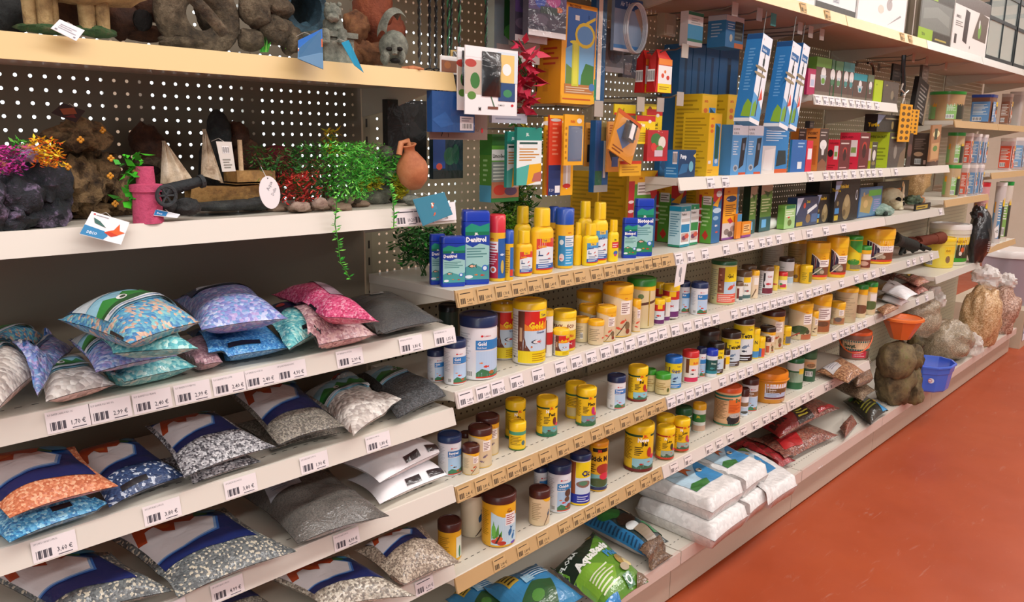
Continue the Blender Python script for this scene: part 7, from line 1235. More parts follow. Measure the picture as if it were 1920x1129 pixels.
YS = lambda c, k: [('R', 0, 0, 1, 1, '#efae1e'), ('R', .2, .1, .8, .55, c), ('E', .5, .92, .12, .03, '#e8e4d8'), ('L', .2, .6, .8, .85, 5, '#b57a14')]+k
pack(.1, 1021, 1033, 219, 366, '#efae1e', YS('#e0982a', []), 'yellow thermometer card, leftmost of the yellow strips')
pack(.06, 1029, 1052, 216, 366, '#d8462a', [('R', 0, 0, 1, .38, '#23356a'), ('L', .25, .5, .75, .92, 8, '#e88a6a'), ('R', .55, .03, .95, .12, '#e8e8ec'), ('T', '1 2 0', .1, .05, .05, '#d8d8e8', .02), ('R', 0, .96, 1, 1, '#efae1e'), ('E', .5, .94, .1, .02, '#c8c4c0')], 'red and navy thermometer strip among the yellow ones')
pack(.08, 1052, 1075, 217, 366, '#efae1e', YS('#c8b8a8', [('R', .44, .08, .56, .5, '#e8e8e8'), ('E', .5, .12, .08, .03, '#c8302a')]), 'yellow thermometer card with white tube')
pack(.03, 1058, 1094, 215, 310, '#ecaa22', [('T', 'mini', .3, .84, .1, '#c8401c', .02), ('E', .75, .88, .08, .05, '#eae6e0'), ('R', .2, .08, .92, .78, '#5f6f88'), ('L', .05, .1, .15, .8, 6, '#b57a14')], 'yellow card of dark suction holders in front of the thermometer', .006, bubble=(.22, .1, .9, .76, .012), bub='dome')
pack(.12, 1098, 1114, 230, 312, '#d8943a', [('R', .2, .1, .8, .5, '#241f1c'), ('L', .2, .6, .8, .9, 4, '#a8641c')], 'orange card with black clip behind the tall tube', .006)
pack(.08, 1115, 1141, 226, 360, '#1f5a94', [('R', .1, .12, .4, 1, '#1d4f8a'), ('R', .62, .2, .8, .9, '#cfd6d8'), ('R', 0, 0, 1, .1, '#9a9a94'), ('R', .05, .1, .55, .3, '#2a6a4a'), ('R', .4, .72, .8, 1, '#8a7a4a')], 'tall blue tube pack hanging in front of the yellow cartons', .02, mat='film')
pack(.06, 1139, 1168, 228, 322, '#d8964a', [('P', [(.1, .4), (.5, .7), (.8, .3), (.4, .1)], '#2a2420'), ('R', .3, .1, .7, .3, '#4a5a8a'), ('L', .1, .75, .8, .95, 4, '#a8581c')], 'orange magnet cleaner card hanging left of the tilted one', .006)
t = pack(.0, 1158, 1204, 219, 300, '#d8902e', [('P', [(.1, .5), (.5, .95), (.9, .6), (.5, .2)], '#4a6a9a'), ('R', 0, .9, 1, 1, '#c8561c'), ('L', .1, .05, .6, .2, 2, '#8a4a14')], 'tilted magnet cleaner pack with black and white scraper', .006, bubble=(.1, .08, .92, .9, .02)); t.rotation_euler = (0, .38, 0)
mb = MB(); mb.box((-.022, -.018, -.075), (.022, -.004, -.02), '#1a1817'); o = mb.build('scraper', 'plastic', t, smooth=False); mb = MB(); mb.box((-.009, -.021, -.07), (.009, -.0185, -.025), '#ece8e6'); mb.build('scraper_label', 'paper', t, smooth=False)
HOL = [('R', 0, 0, 1, 1, '#f0d01c'), ('R', 0, .8, 1, 1, '#c8302a'), ('T', 'Holiday', .1, .62, .16, '#fff', .03), ('T', 'Red', .5, .46, .16, '#1f1a14', .04), ('L', .1, .08, .8, .42, 5, '#8a7414'), ('E', .7, .8, .1, .06, '#ece6e0')]
pack(.1, 1212, 1241, 205, 262, '#f0d01c', HOL, 'yellow holiday food card, back one of a pair', .004); pack(.06, 1193, 1228, 217, 270, '#f0d01c', HOL, 'yellow holiday food card, front one of a pair', .004)
pack(.05, 1214, 1252, 244, 302, '#b8242c', [('E', .4, .7, .3, .2, '#3f7a3a'), ('E', .7, .6, .22, .2, '#e8e0d4'), ('E', .3, .45, .16, .14, '#d83a34'), ('E', .6, .4, .2, .1, '#6a9a4a'), ('R', .35, .15, .75, .35, '#d8c4d0'), ('R', 0, 0, 1, .12, '#c8202a')], 'red vegetable fish food pouch hanging below the yellow cards', .014, mat='film')
pack(.14, 1152, 1192, 196, 216, '#efd01e', [('T', 'Food', .2, .3, .5, '#3a2a14', .04), ('R', 0, 0, 1, .2, '#d83a2a')], 'yellow food card peeping over the hook bar, left one', .004); pack(.16, 1205, 1232, 195, 217, '#efd01e', [('E', .5, .5, .3, .3, '#8a4a24'), ('R', 0, .8, 1, 1, '#b8a01c')], 'yellow food card peeping over the hook bar, right one', .004)
pack(.02, 1162, 1202, 302, 330, '#e0a824', [('R', 0, .8, 1, 1, '#c83a1c'), ('L', .1, .2, .9, .7, 3, '#b5821a')], 'small amber card below the tilted magnet pack', .004)
# yellow cartons in the shade behind the bottles
carton('B1', 1067, 1118, 1119, 322, 476, '#d8a81c', [], TXY, 'yellow carton standing behind the tall yellow bottles, left of a pair', P=Vector((ony(1118, 420, .2).x, .2, SH['B1'].z(.75)-.001)))
carton('B1', 1120, 1172, 1174, 322, 478, '#d8a81c', [], TXY, 'yellow carton standing behind the tall yellow bottles, right of a pair', P=Vector((ony(1172, 420, .17).x, .17, SH['B1'].z(.9)-.001)))
carton('B1', 1173, 1176, 1226, 322, 478, '#c8962a', SGR+[('P', [(.75, 0), (1, 0), (1, .8), (.75, .6)], '#2f6a9c'), ('P', [(.7, .8), (1, 1), (1, .7), (.85, .6)], '#c42c30')], [], 'red green treatment carton standing behind the tall blue bottle', P=Vector((ony(1176, 420, .13).x, .13, SH['B1'].z(.9)-.001)), depth=.06)
# tall blue heater cartons in the third bay
FANP = lambda: [('R', 0, 0, 1, 1, '#2c6ca4'), ('P', [(.1, .12), (.9, .3), (.9, .12), (.5, .05)], '#7a98a8'), ('P', [(.2, .08), (.6, .2), (.5, .06)], '#c8ccd0'), ('R', .4, .35, .6, .9, '#1d4a74')]
for i, (a, b, l) in enumerate(((1263, 1286, 'tall blue heater carton, leftmost of four standing at the back'), (1287, 1310, 'tall blue heater carton, second of four standing at the back'), (1311, 1335, 'tall blue heater carton, third of four standing at the back'), (1336, 1371, 'tall blue heater carton with white tag, rightmost of four at the back'))):
    carton('C1', a, a+.5, b, 82, 318, '#2a689e', FANP()+([('P', [(.3, .1), (.7, .12), (.7, .3), (.35, .28)], '#e2e0e0'), ('R', .45, .4, .6, .85, '#16283a')] if i == 3 else []), [], l, back=.24, depth=.07)
carton(None, 1325, 1359, 1392, 27, 87, '#3a86c0', [('R', 0, .82, 1, 1, '#d8c8c0'), ('L', .1, .55, .5, .78, 3, '#d0e4f4'), ('R', .5, .25, .95, .85, '#3a3a34'), ('L', .52, .3, .93, .8, 4, '#6a6a5a'), ('R', .5, 0, 1, .16, '#e07a3a'), ('E', .3, .3, .1, .12, '#d8d4c0')], [('R', 0, .84, 1, 1, '#b8c0c8'), ('L', .2, .3, .8, .78, 5, '#a8cce8')], 'light blue pump carton hanging high in the third bay', P=ony(1359, 87, .06))
carton(None, 1287, 1288, 1316, 20, 84, '#d8d4d0', [('R', 0, .2, 1, .62, '#3a9ac8'), ('R', 0, .12, 1, .2, '#1f7a5a'), ('R', 0, .9, 1, 1, '#1f6a4a'), ('L', .2, .65, .8, .85, 3, '#a8a4a0')], [], 'narrow white and blue carton hanging left of the light blue one', P=ony(1288, 84, .05), depth=.03)
carton(None, 1244, 1245, 1266, 24, 66, '#a8957c', [('R', .2, .1, .8, .5, '#c8b8a0')], [], 'small tan carton hanging at the top, left of the white and blue one', P=ony(1245, 66, .14), depth=.03)
def sunlite(x, ytop, ybot, w_px, lean, y, label, dl=29):
    a = ony(x, ybot, y); top = ony(x, ytop, y).z; w = ony(x+w_px, ybot, y).x-a.x; h = (top-a.z)/cos(lean); d = .1
    t = carton(None, x-dl, x, x+w_px, ytop, ybot, '#3f8ecf', [('R', 0, .0, 1, 1, '#e6eaf0'), ('R', 0, 0, 1, .05, '#eceef0'), ('P', [(0, .05), (1, .05), (1, .18), (.5, .3), (0, .34)], '#5aa0d8'), ('P', [(.05, .06), (.4, .08), (.5, .2), (.3, .26), (.1, .2)], '#7aa83a'), ('P', [(.55, .26), (.9, .3), (.7, .42)], '#d8503a'), ('R', .46, .08, .54, .8, '#3a3438'), ('R', .4, .66, .58, .74, '#1f2a2a'), ('R', .1, .8, .9, .88, '#1f5f9a'), ('T', 'SunLite', .15, .82, .045, '#e8f0f8', .02), ('E', .3, .62, .14, .02, '#8a7a5a'), ('E', .3, .55, .14, .02, '#9a8a6a'), ('T', 'F', .15, .93, .03, '#c8303a', .02)], [('R', 0, 0, 1, 1, '#2f7ec0'), ('L', .3, .35, .7, .85, 14, '#6aa8dc'), ('R', 0, .94, 1, 1, '#1f4f84'), ('P', [(.4, .06), (1, .05), (1, .2), (.7, .26), (.5, .18)], '#8ab83a'), ('R', 0, 0, 1, .04, '#e4e8ec')], label, P=a, depth=.11, name='light_tube_carton')
    w_ = WT[t.name]; h_ = HT[t.name]; Lk = (2.09-(t.location.z+h_*cos(lean)))/cos(lean)
    mb = MB(); mb.tube([(w_/2, .02, h_), (w_/2, .022, h_+Lk)], .0016, '#8a8884', 6); mb.build('hanging_wire', 'wire', t)
    t.rotation_euler = (0, lean, 0); return t
sunlite(1480, 74, 240, 13, .2, -.08, 'tall blue white aquarium lamp carton, rightmost of the tilted three', 12)
sunlite(1404, 55, 227, 19, .2, -.1, 'tall blue white aquarium lamp carton, leftmost of the tilted three')
sunlite(1460, 70, 237, 17, .2, -.12, 'tall blue white aquarium lamp carton, middle of the tilted three')
# hooks with price flags
for y, px, py, l, f in ((.0, 1121, 200, 'peg hook with grey price flag above the tall tube pack', 1), (.03, 1200, 192, 'peg hook with grey flag over the yellow food cards, left', 1), (.05, 1237, 193, 'peg hook with grey flag over the yellow food cards, right', 1), (.03, 1283, 92, 'peg hook with grey flag beside the red fish food packets', 1), (.02, 1274, 182, 'peg hook with grey flag against the tall yellow carton', 1),
                       (.0, 1016, 243, 'bare hook end holding the teal cartons', 0), (.02, 1092, 218, 'bare hook end holding the yellow suction card', 0), (.03, 1254, 97, 'bare hook end holding the red food packets', 0),
                       (-.02, 1377, 14, 'peg hook with pale flag under the canopy, leftmost', 1), (-.02, 1423, 24, 'peg hook with pale flag under the canopy, second', 1), (-.02, 1449, 34, 'peg hook with teal flag under the canopy', 1), (-.02, 1499, 50, 'peg hook with pale flag above the lamp cartons', 1), (-.02, 1519, 57, 'peg hook with pale flag beside the lamp cartons', 1), (-.02, 1540, 62, 'peg hook with pale flag, rightmost of the third bay', 1)):
    hook(y, px, py, l, f, '#5fa8a0' if 'teal flag' in l else '#c4bcb4' if 'pale' in l else '#a89f94')
# fourth and fifth bay: dark hanging tools
t = pack(.04, 1719, 1742, 152, 230, '#1d1b19', [('L', .2, .1, .8, .9, 9, '#8a867e'), ('R', .85, 0, 1, 1, '#8a7a60')], 'long black pack with grey lettering, hanging tilted at the fifth bay', .025); t.rotation_euler = (0, .22, 0)
OR = [('R', 0, 0, 1, 1, '#e8a41c')]+[('E', .28+.44*(i % 2), .1+.16*(i//2), .14, .05, '#6a4a14') for i in range(12)]
pack(.0, 1686, 1708, 195, 266, '#e8a41c', OR, 'orange perforated strip card hanging over the lamp boxes', .003); t = pack(.03, 1703, 1722, 205, 252, '#e8a41c', OR, 'second orange strip card hanging just behind the first', .003)
pack(.1, 1674, 1690, 120, 152, '#1f1c1a', [('L', .2, .2, .8, .8, 3, '#55504a')], 'small black pack hanging under the canopy at the fifth bay', .01)
def cable(label, pts, c, r, y, name='cable_loop', cat='cable'):
    Q = [ony(px, py, y) for px, py in pts]; t = thing(name, label, cat, Q[0]); mb = MB(); mb.tube([q-Q[0] for q in Q], r, c, 7); mb.build('strand', 'plastic', t); return t
cable('thick black strap hanging from under the canopy', [(1695, 103), (1693, 130), (1694, 160), (1692, 180)], '#1a1816', .011, .03, 'hanging_strap', 'strap')
cable('white and pale cord loop hanging below the black strap', [(1693, 157), (1689, 168), (1697, 176), (1690, 200), (1692, 213), (1697, 200), (1694, 178), (1703, 170)], '#c8bfb0', .0045, .02, 'cord_loop', 'cord')
cable('black curved cable above the lime lamp box', [(1627, 118), (1632, 117), (1637, 125), (1638, 140)], '#1a1816', .006, .03)
pack(.06, 1728, 1740, 122, 175, '#5a5048', [('L', .2, .1, .8, .9, 6, '#8a8478')], 'grey brown pack hanging behind the tilted black one', .015, mat='film')
for px, py, l in ((1712, 106, 'left of three'), (1737, 112, 'middle of three'), (1773, 122, 'right of three')): hook(.0, px, py, 'peg hook with tan flag under the far canopy, '+l, 1, '#b59a84')
t = pack(-.02, 1745, 1762, 234, 302, '#a87a54', [('R', .1, .05, .9, .5, '#c8a070'), ('E', .5, .75, .3, .1, '#e8d8a0'), ('R', .3, .6, .6, .9, '#3f4a34'), ('E', .5, .35, .2, .08, '#6a8a4a')], 'brown twine and leaf card hanging in front of the shell box', .01); t.rotation_euler = (0, -.05, 0)
t = thing('net_tag', 'white paper tag with grey net drawing hanging from the shelf seam', 'tag', ony(1277, 495, -.015)); mb = MB(); P0 = Vector(t.location); q = [ony(1270, 496, -.015)-P0, ony(1264, 539, -.015)-P0, ony(1282, 532, -.015)-P0, ony(1288, 494, -.015)-P0]
mb.face([q[0], q[1], q[2], q[3]], '#e8e4e2'); mb.face([x+Vector((0, .001, 0)) for x in (q[3], q[2], q[1], q[0])], '#dcd8d6'); e = q[0]*.3+q[2]*.7
art(mb, Flat(q[1], q[2]-q[1], q[0]-q[1], (q[2]-q[1]).length, (q[0]-q[1]).length), [('E', .45, .6, .12, .22, '#9a9a9e'), ('R', .5, .15, .58, .45, '#6a6a6e')]); mb.build('paper', 'paper', t, smooth=False)
mb = MB(); mb.tube([(0, 0, 0), (.0, .008, .02)], .001, '#c8c4c0', 5); mb.build('string', 'plastic', t)
# ================================================================ resin ornaments and plastic plants on the two left shelves
def mpp(px, py, y): return (ony(px, py, y)-CAM).dot(AF)/FPX
class Orn:
    """ornament whose lumps are given by where they show: pixel centre, distance y, pixel radii"""
    def __init__(s, name, label, cat, px, sh, y):
        x = ony(px, 300, y).x; s.z = SH[sh].z(x)-.0015; s.y = y; s.t = thing(name, label, cat, (x, y, s.z)); s.O = Vector((x, y, s.z)); s.mb = None
    def at(s, px, py, dy=0): return ony(px, py, s.y+dy)-s.O
    def b(s, px, py, rx, ry, c, seed=0, amp=.25, fr=3., dy=0, depth=None, n=12, floor=True):
        m = mpp(px, py, s.y+dy); p = s.at(px, py, dy); s.mb.blob(p, (rx*m*1.15, (depth or (rx+ry)/2)*m, ry*m), c, seed, amp, fr, n, flat=0.0 if floor else None); return s
    def part(s, name, mat, fn, ang=60):
        s.mb = MB(); fn(s); s.mb.build(name, mat, s.t, ang=ang); return s
BEIGE = rock('resin_beige', ['#6a5238', '#a88a5c', '#c9ad7c'], 22, .9); MOSS_ = rock('resin_moss', ['#1a2a14', '#34552a', '#5f5438'], 60, .8)
DBR = rock('resin_dark_brown', ['#2a1710', '#4a2c1c', '#6a442c'], 20, .9); BRG = rock('resin_brown_grey', ['#262019', '#5a4d3b', '#8a7a62'], 34, 1., .85, .02)  # brown grey resin is darkened: the top shelf's shade is put into it
GRY = rock('resin_grey', ['#474a42', '#75786c', '#9a9c8c'], 45, .8); TEA = rock('resin_teal_black', ['#10222c', '#2a4450', '#3f6272'], 30, .8); RED = rock('resin_red_brown', ['#5f2c1c', '#8a462c', '#a45c3a'], 14, .8, .8, .015)
BLK = rock('resin_black', ['#141414', '#2a2c2c', '#3c403e'], 40, .8); CORAL = rock('resin_coral', ['#0e1112', '#1a2226', '#2a2a34', '#8f7c9c'], 30, 1., .8, .012); ROOT = rock('resin_root', ['#1c140c', '#54402a', '#8a6e4a', '#5f4a30'], 34, 1., .85, .014)
TERR = rock('terracotta', ['#a05a38', '#c07a50', '#d0926a'], 12, .3, .7, .004); WOODR = rock('ship_wood', ['#5f452a', '#97733f', '#b89156'], 30, .6, .7, .006); SAIL = rock('sail_resin', ['#8a7058', '#d0bca0', '#e6d8c4'], 30, .7, .7, .008)
G1C = ['#45b038', '#62c848', '#2f942e', '#86d65a']; GY = ['#8aa82a', '#c8b82a', '#5a9a2c', '#d8c83a']; GD = ['#1d4a1c', '#2a6028', '#164018', '#3a7030']
# --- top shelf
Orn('rock_ornament', 'black rough rock at the far left of the top shelf', 'ornament', 15, 'A1', .22).part('rock', BLK, lambda s: s.b(15, 20, 34, 42, '#222', 3))
def cols_(s):
    for x, w, h in ((58, 11, 70), (86, 15, 74), (104, 8, 74), (165, 14, 72), (193, 13, 74)):
        a = s.at(x, 58); s.mb.tube([a, a+Vector((.0, .0, .06)), a+Vector((.004, .01, h*.0011+.05))], w*mpp(x, 30, s.y), '#a88a5c', 10, w*mpp(x, 30, s.y)*1.25)
    s.mb.blob(s.at(125, -30), (.12, .06, .03), '#a88a5c', 4, .3, 3, 12)
Orn('ruin_ornament', 'beige ruined column ornament with green moss base', 'ornament', 130, 'A1', .08).part('columns', BEIGE, cols_).part('moss_base', MOSS_, lambda s: (s.b(90, 55, 48, 9, '#3a7a2a', 5), s.b(180, 60, 34, 11, '#3a7a2a', 6))).part('dark_wall', DBR, lambda s: s.b(128, 25, 34, 40, '#2a1710', 8, dy=.1))
Orn('log_ornament', 'dark brown hollow log ornament beside the mossy columns', 'ornament', 255, 'A1', .17).part('log', DBR, lambda s: (s.b(232, 40, 26, 34, '#4a2c1c', 9), s.b(275, 10, 34, 30, '#4a2c1c', 10, floor=False), s.b(268, 62, 40, 16, '#4a2c1c', 11))).part('hollow', 'resin', lambda s: s.b(268, 38, 16, 20, '#0d0806', 2, .15, dy=-.05, depth=4))
def wheel(s):
    c = s.at(374, 30); R_ = 52*mpp(374, 30, s.y); n, m = 30, 12
    def f(u, v):
        a = 2*pi*u; b = 2*pi*v; r = R_*.98+R_*.48*cos(b); p = Vector((r*cos(a)*1.1, R_*.42*sin(b), r*sin(a))); p *= 1+.1*noise.noise(p*18); q = c+p
        if q.z < 0: q.z = 0
        return q
    s.mb.grid(f, n, m, '#655844', True); s.mb.tube([s.at(340, -25, -.06), s.at(385, 20, -.07), s.at(420, 62, -.06)], .011, '#655844', 9)
Orn('stone_ring_ornament', 'big round brown stone ring ornament with a dark hole', 'ornament', 374, 'A1', .1).part('ring', BRG, wheel, 80).part('core', BRG, lambda s: (s.b(400, 20, 30, 40, '#655844', 12, .2, dy=.03), s.b(345, 80, 40, 14, '#655844', 13)))
def grass(s, px, py, n, h, c, seed):
    rr = random.Random(seed)
    for i in range(n):
        a = s.at(px+rr.uniform(-6, 6), py); d = Vector((rr.uniform(-.6, .6), rr.uniform(-.6, .3), 1)).normalized()*h*rr.uniform(.6, 1.1); s.mb.face([a+Vector((-.002, 0, 0)), a+Vector((.002, 0, 0)), a+d], rr.choice(c))
Orn('boulder_ornament', 'grey brown boulder stack ornament with two green grass tufts', 'ornament', 510, 'A1', .09).part('boulders', BRG, lambda s: (s.b(478, 20, 26, 34, '#82745c', 14, floor=False), s.b(520, 15, 28, 22, '#82745c', 15, floor=False), s.b(515, 55, 30, 28, '#82745c', 16), s.b(545, 75, 20, 26, '#82745c', 17), s.b(470, 75, 22, 20, '#82745c', 18))).part('grass_tuft', 'leaf', lambda s: (grass(s, 495, 98, 30, .035, G1C, 3))).part('grass_tuft', 'leaf', lambda s: grass(s, 542, 92, 20, .025, ['#7ac83a', '#5ab02c'], 4))
def barrel(s):
    c = s.at(556, 18); R_ = 46*mpp(556, 18, s.y); L_ = .13
    for r0, r1, flip in ((R_, R_, False), (R_*.72, R_*.72, True)):
        s.mb.grid(lambda u, v: c+Vector((r0*cos(2*pi*u)*(1+.06*sin(pi*v)), L_*(v-.3), r0*sin(2*pi*u)*(1+.06*sin(pi*v)))), 28, 5, '#2a4450', not flip)
    s.mb.grid(lambda u, v: c+Vector(((R_*.72+R_*.28*v)*cos(2*pi*u), -L_*.3, (R_*.72+R_*.28*v)*sin(2*pi*u))), 28, 1, '#2a4450')
Orn('barrel_ornament', 'dark teal hollow barrel ornament lying on its side', 'ornament', 556, 'A1', .14).part('barrel', TEA, barrel, 50).part('support_rock', TEA, lambda s: s.b(575, 72, 24, 26, '#2a4450', 19))
def lion(s):
    s.b(625, 52, 17, 22, '#75786c', 20, .15, 4, floor=False); s.b(624, 24, 15, 17, '#75786c', 21, .2, 6, dy=-.02, floor=False); s.b(624, 33, 11, 8, '#75786c', 22, .2, 6, dy=-.045, floor=False)
    for x in (609, 641): a = s.at(x, 58, -.03); s.mb.tube([a, s.at(x, 70, -.035), s.at(x, 80, -.035)], .011, '#75786c', 8); s.b(x, 79, 7, 4, '#75786c', 23, .1, dy=-.045, floor=False)
    for x in (613, 636): s.b(x, 9, 4, 5, '#75786c', 24, .1, dy=-.02, floor=False)
Orn('lion_statue', 'small grey guardian lion statue on a plinth, on the top shelf', 'ornament', 625, 'A1', .06).part('lion', GRY, lion).part('plinth', GRY, lambda s: s.mb.box(s.at(603, 84)*Vector((1, 1, 0)).x if 0 else (-.035, -.03, 0), (.04, .045, .055), '#75786c')).part('plinth_step', GRY, lambda s: s.mb.box((-.042, -.036, .055), (.047, .05, .066), '#75786c'))
Orn('mountain_ornament', 'red brown rock spire ornament with layered brown base', 'ornament', 690, 'A1', .2).part('spire', RED, lambda s: (s.b(700, 20, 30, 60, '#8a462c', 25, .2, floor=False), s.b(725, 70, 26, 50, '#8a462c', 26))).part('layered_base', rock('resin_layered', ['#4a2c1a', '#7a4f30', '#95683f'], 36, 1.), lambda s: (s.b(668, 55, 22, 30, '#7a4f30', 27, .35, dy=-.04, floor=False), s.b(690, 100, 36, 24, '#7a4f30', 28, .35, dy=-.05), s.b(665, 100, 22, 22, '#7a4f30', 29, .35, dy=-.05)))
def helm(s):
    s.b(738, 88, 24, 30, '#75786c', 30, .06, 3, n=16); s.mb.grid(lambda u, v: s.at(738-22*cos(2.6*u-.2), 62-36*sin(2.6*u-.2), -.01)+Vector((0, .035*(v-.5), (.014*sin(pi*v)))), 16, 6, '#75786c')
    for x in (722, 752): s.b(x, 108, 7, 14, '#75786c', 31, .1, dy=-.035)
    s.mb.tube([s.at(739, 84, -.05), s.at(740, 102, -.055)], .006, '#75786c', 8)
Orn('helmet_ornament', 'grey gladiator helmet ornament with crest and open face', 'ornament', 738, 'A1', .06).part('helmet', GRY, helm).part('face_opening', 'resin', lambda s: (s.b(730, 92, 6, 4, '#14110e', 1, .05, dy=-.045, floor=False), s.b(749, 92, 6, 4, '#14110e', 1, .05, dy=-.045, floor=False), s.b(741, 114, 9, 5, '#14110e', 1, .05, dy=-.042, floor=False)))
def tagcard(label, poly, y, c, A, name='price_card', cat='tag', back=None, lean=.03):
    """thin hanging card with the outline seen in the photo (top left, top right, bottom right, bottom left)"""
    P = [ony(px, py, y-(lean if i in (2, 3) else 0)) for i, (px, py) in enumerate(poly)]; O = P[0].copy(); P = [p-O for p in P]; t = thing(name, label, cat, O)
    n = (P[1]-P[0]).cross(P[3]-P[0]).normalized()*.0007; mb = MB(); k = len(P)
    mb.face([P[3], P[2], P[1], P[0]], c); mb.face([p+n*-1 if 0 else p-n*-1 for p in P], c)
    for i in range(4): a, b = P[i], P[(i+1) % 4]; mb.face([a, b, b+n, a+n], c)
    u = P[2]-P[3]; v = P[0]-P[3]; u_ = u.normalized(); v_ = (v-u_*v.dot(u_)).normalized()
    f = lambda a, b: P[3]*(1-a)*(1-b)+P[2]*a*(1-b)+P[1]*a*b+P[0]*(1-a)*b
    art(mb, Patch(f, u.length, v.length, 2.), A, .0004); mb.build('card', 'paper', t, smooth=False)
    mb = MB(); m = (P[0]+P[1])/2; mb.tube([m, m+Vector((0, .02, .006)), m+Vector((.0, .05, .0))], .0006, '#d8d4cc', 4); mb.build('string', 'plastic', t); return t
tagcard('white tag card hanging over the yellow shelf edge below the mossy columns', [(112, 36), (159, 57), (143, 77), (95, 53)], -.018, '#e6e4e8', [('L', .15, .3, .85, .75, 3, '#a8a8b0'), ('R', .1, .1, .2, .2, '#8a8a90'), ('R', .82, .12, .9, .2, '#8a8a90')], lean=.012)
tagcard('blue goldfish photo tag card below the boulder ornament', [(559, 76), (604, 54), (606, 130), (558, 110)], -.018, '#3f6a90', [('R', 0, .55, 1, 1, '#2f6ab8'), ('P', [(0, .4), (1, .55), (1, .75), (0, .62)], '#c8602e'), ('P', [(0, .5), (.6, .62), (.6, .72), (0, .6)], '#e8e0dc'), ('R', 0, 0, 1, .4, '#5f86a8'), ('T', 'Aqua Deco', .1, .82, .1, '#dfe8f4', .02)])
tagcard('teal fish shaped tag hanging from the lion statue', [(640, 80), (654, 75), (682, 136), (664, 122)], -.016, '#1784a8', [('R', .3, .45, .75, .62, '#e0ecf0'), ('L', .2, .2, .7, .4, 2, '#4aa8c8')])
t = Orn('starfish_ornament', 'tiny orange brown starfish piece at the right end of the yellow shelf', 'ornament', 776, 'A1', .012).part('starfish', TERR, lambda s: [s.mb.tube([(0, 0, .005), (.03*cos(a), .018*sin(a), .004)], .006, '#b5704a', 6, .003) for a in (0, 1.25, 2.5, 3.8, 5.0)])
# --- second shelf
def coral(s):
    for i, (x, y, a, b) in enumerate(((30, 370, 36, 44), (75, 345, 40, 46), (105, 350, 22, 44), (20, 410, 40, 28), (80, 400, 46, 34), (55, 320, 34, 30), (-15, 380, 30, 60))): s.b(x, y, a, b, '#3a3444', 40+i, .38, 4.5, dy=.03*(i % 3)-.02)
Orn('coral_ornament', 'dark lilac coral rock ornament at the far left of the second shelf', 'ornament', 50, 'A2', .05).part('coral', CORAL, coral).part('magenta_tuft', 'leaf', lambda s: foliage(s.mb, s.at(14, 298, -.05), 330, (.022, .02, .022), .0085, ['#b52a8a', '#d03a9a', '#8a2a7a'], 5)).part('green_tuft', 'leaf', lambda s: foliage(s.mb, s.at(38, 275, -.01), 90, (.008, .012, .012), .011, G1C, 6)).part('orange_tuft', 'leaf', lambda s: foliage(s.mb, s.at(90, 285, -.05), 300, (.02, .015, .022), .0105, ['#f0c01e', '#e88a1e', '#f0d83a', '#e8602a'], 7)).part('pink_coral', 'resin', lambda s: (s.b(52, 276, 10, 6, '#d88a78', 3, .3, floor=False, dy=-.02), s.b(5, 310, 10, 8, '#d8907a', 4, .3, floor=False, dy=-.03), s.b(62, 290, 18, 14, '#9a88a4', 5, .4, 6, floor=False, dy=-.02)))
def root(s):
    for i, (x, y, a, b) in enumerate(((150, 255, 44, 28), (130, 300, 28, 40), (185, 330, 34, 44), (150, 350, 34, 50), (205, 385, 42, 26), (160, 395, 44, 20), (235, 360, 18, 30))): s.b(x, y, a, b, '#3a2c1c', 60+i, .45, 5, dy=.03*((i*2) % 3)-.02)
def flower(x, y):
    def f(s):
        for k in range(4): a = s.at(x, y, -.085 if y > 250 else -.04); s.mb.blob(a+Vector((.0035*cos(k*1.57), 0, .0035*sin(k*1.57))), (.003, .002, .003), '#d8901e', k, .1, 2, 6)
    return f
ROOTO = Orn('root_ornament', 'tall dark root rock ornament with yellow flowers and a dark card on top', 'ornament', 160, 'A2', .165).part('root', ROOT, root)
for x, y in ((151, 262), (127, 313), (207, 330), (216, 382), (192, 244), (208, 297)): ROOTO.part('flower', 'plastic', flower(x, y))
tagcard('dark red patterned card on top of the root ornament', [(118, 193), (160, 208), (142, 230), (96, 212)], .1, '#2a1714', [('P', [(.1, .5), (.5, .95), (.8, .6), (.4, .2)], '#7a3a1e'), ('P', [(.5, .1), (.9, .3), (.7, .5)], '#5a1a1a')], lean=.0)
Orn('tower_ornament', 'pink brick tower ornament with bright green leaf plant', 'ornament', 270, 'A2', .02).part('tower', rock('pink_brick', ['#a83a5c', '#c84f74', '#b04264'], 40, .5), lambda s: (s.mb.lathe([(0, 0, '#c84f74'), (.026, 0, '#c84f74'), (.024, .055, '#c84f74'), (.028, .056, '#c84f74'), (.028, .068, '#c84f74'), (.016, .07, '#c84f74'), (.015, .1, '#c84f74'), (0, .1, '#c84f74')], 14))).part('leaves', 'leaf', lambda s: (foliage(s.mb, s.at(245, 335, .01), 60, (.016, .012, .045), .022, ['#4ac82e', '#3aa82a', '#2f8a24'], 9, .4, .7))).part('stick', 'resin', lambda s: s.mb.tube([s.at(250, 318, .01), s.at(268, 350, .01), s.at(292, 372, .01)], .005, '#a8824f', 7))
Orn('cave_ornament', 'grey pink cave rock ornament behind the cannon', 'ornament', 290, 'A2', .215).part('rock', BRG, lambda s: (s.b(272, 322, 20, 26, '#75695c', 70, .25), s.b(300, 325, 30, 28, '#75695c', 71, .3), s.b(292, 370, 34, 24, '#75695c', 72, .25))).part('hollow', 'resin', lambda s: s.b(275, 320, 22, 12, '#1c0f0c', 3, .1, dy=-.07, depth=6, floor=False))
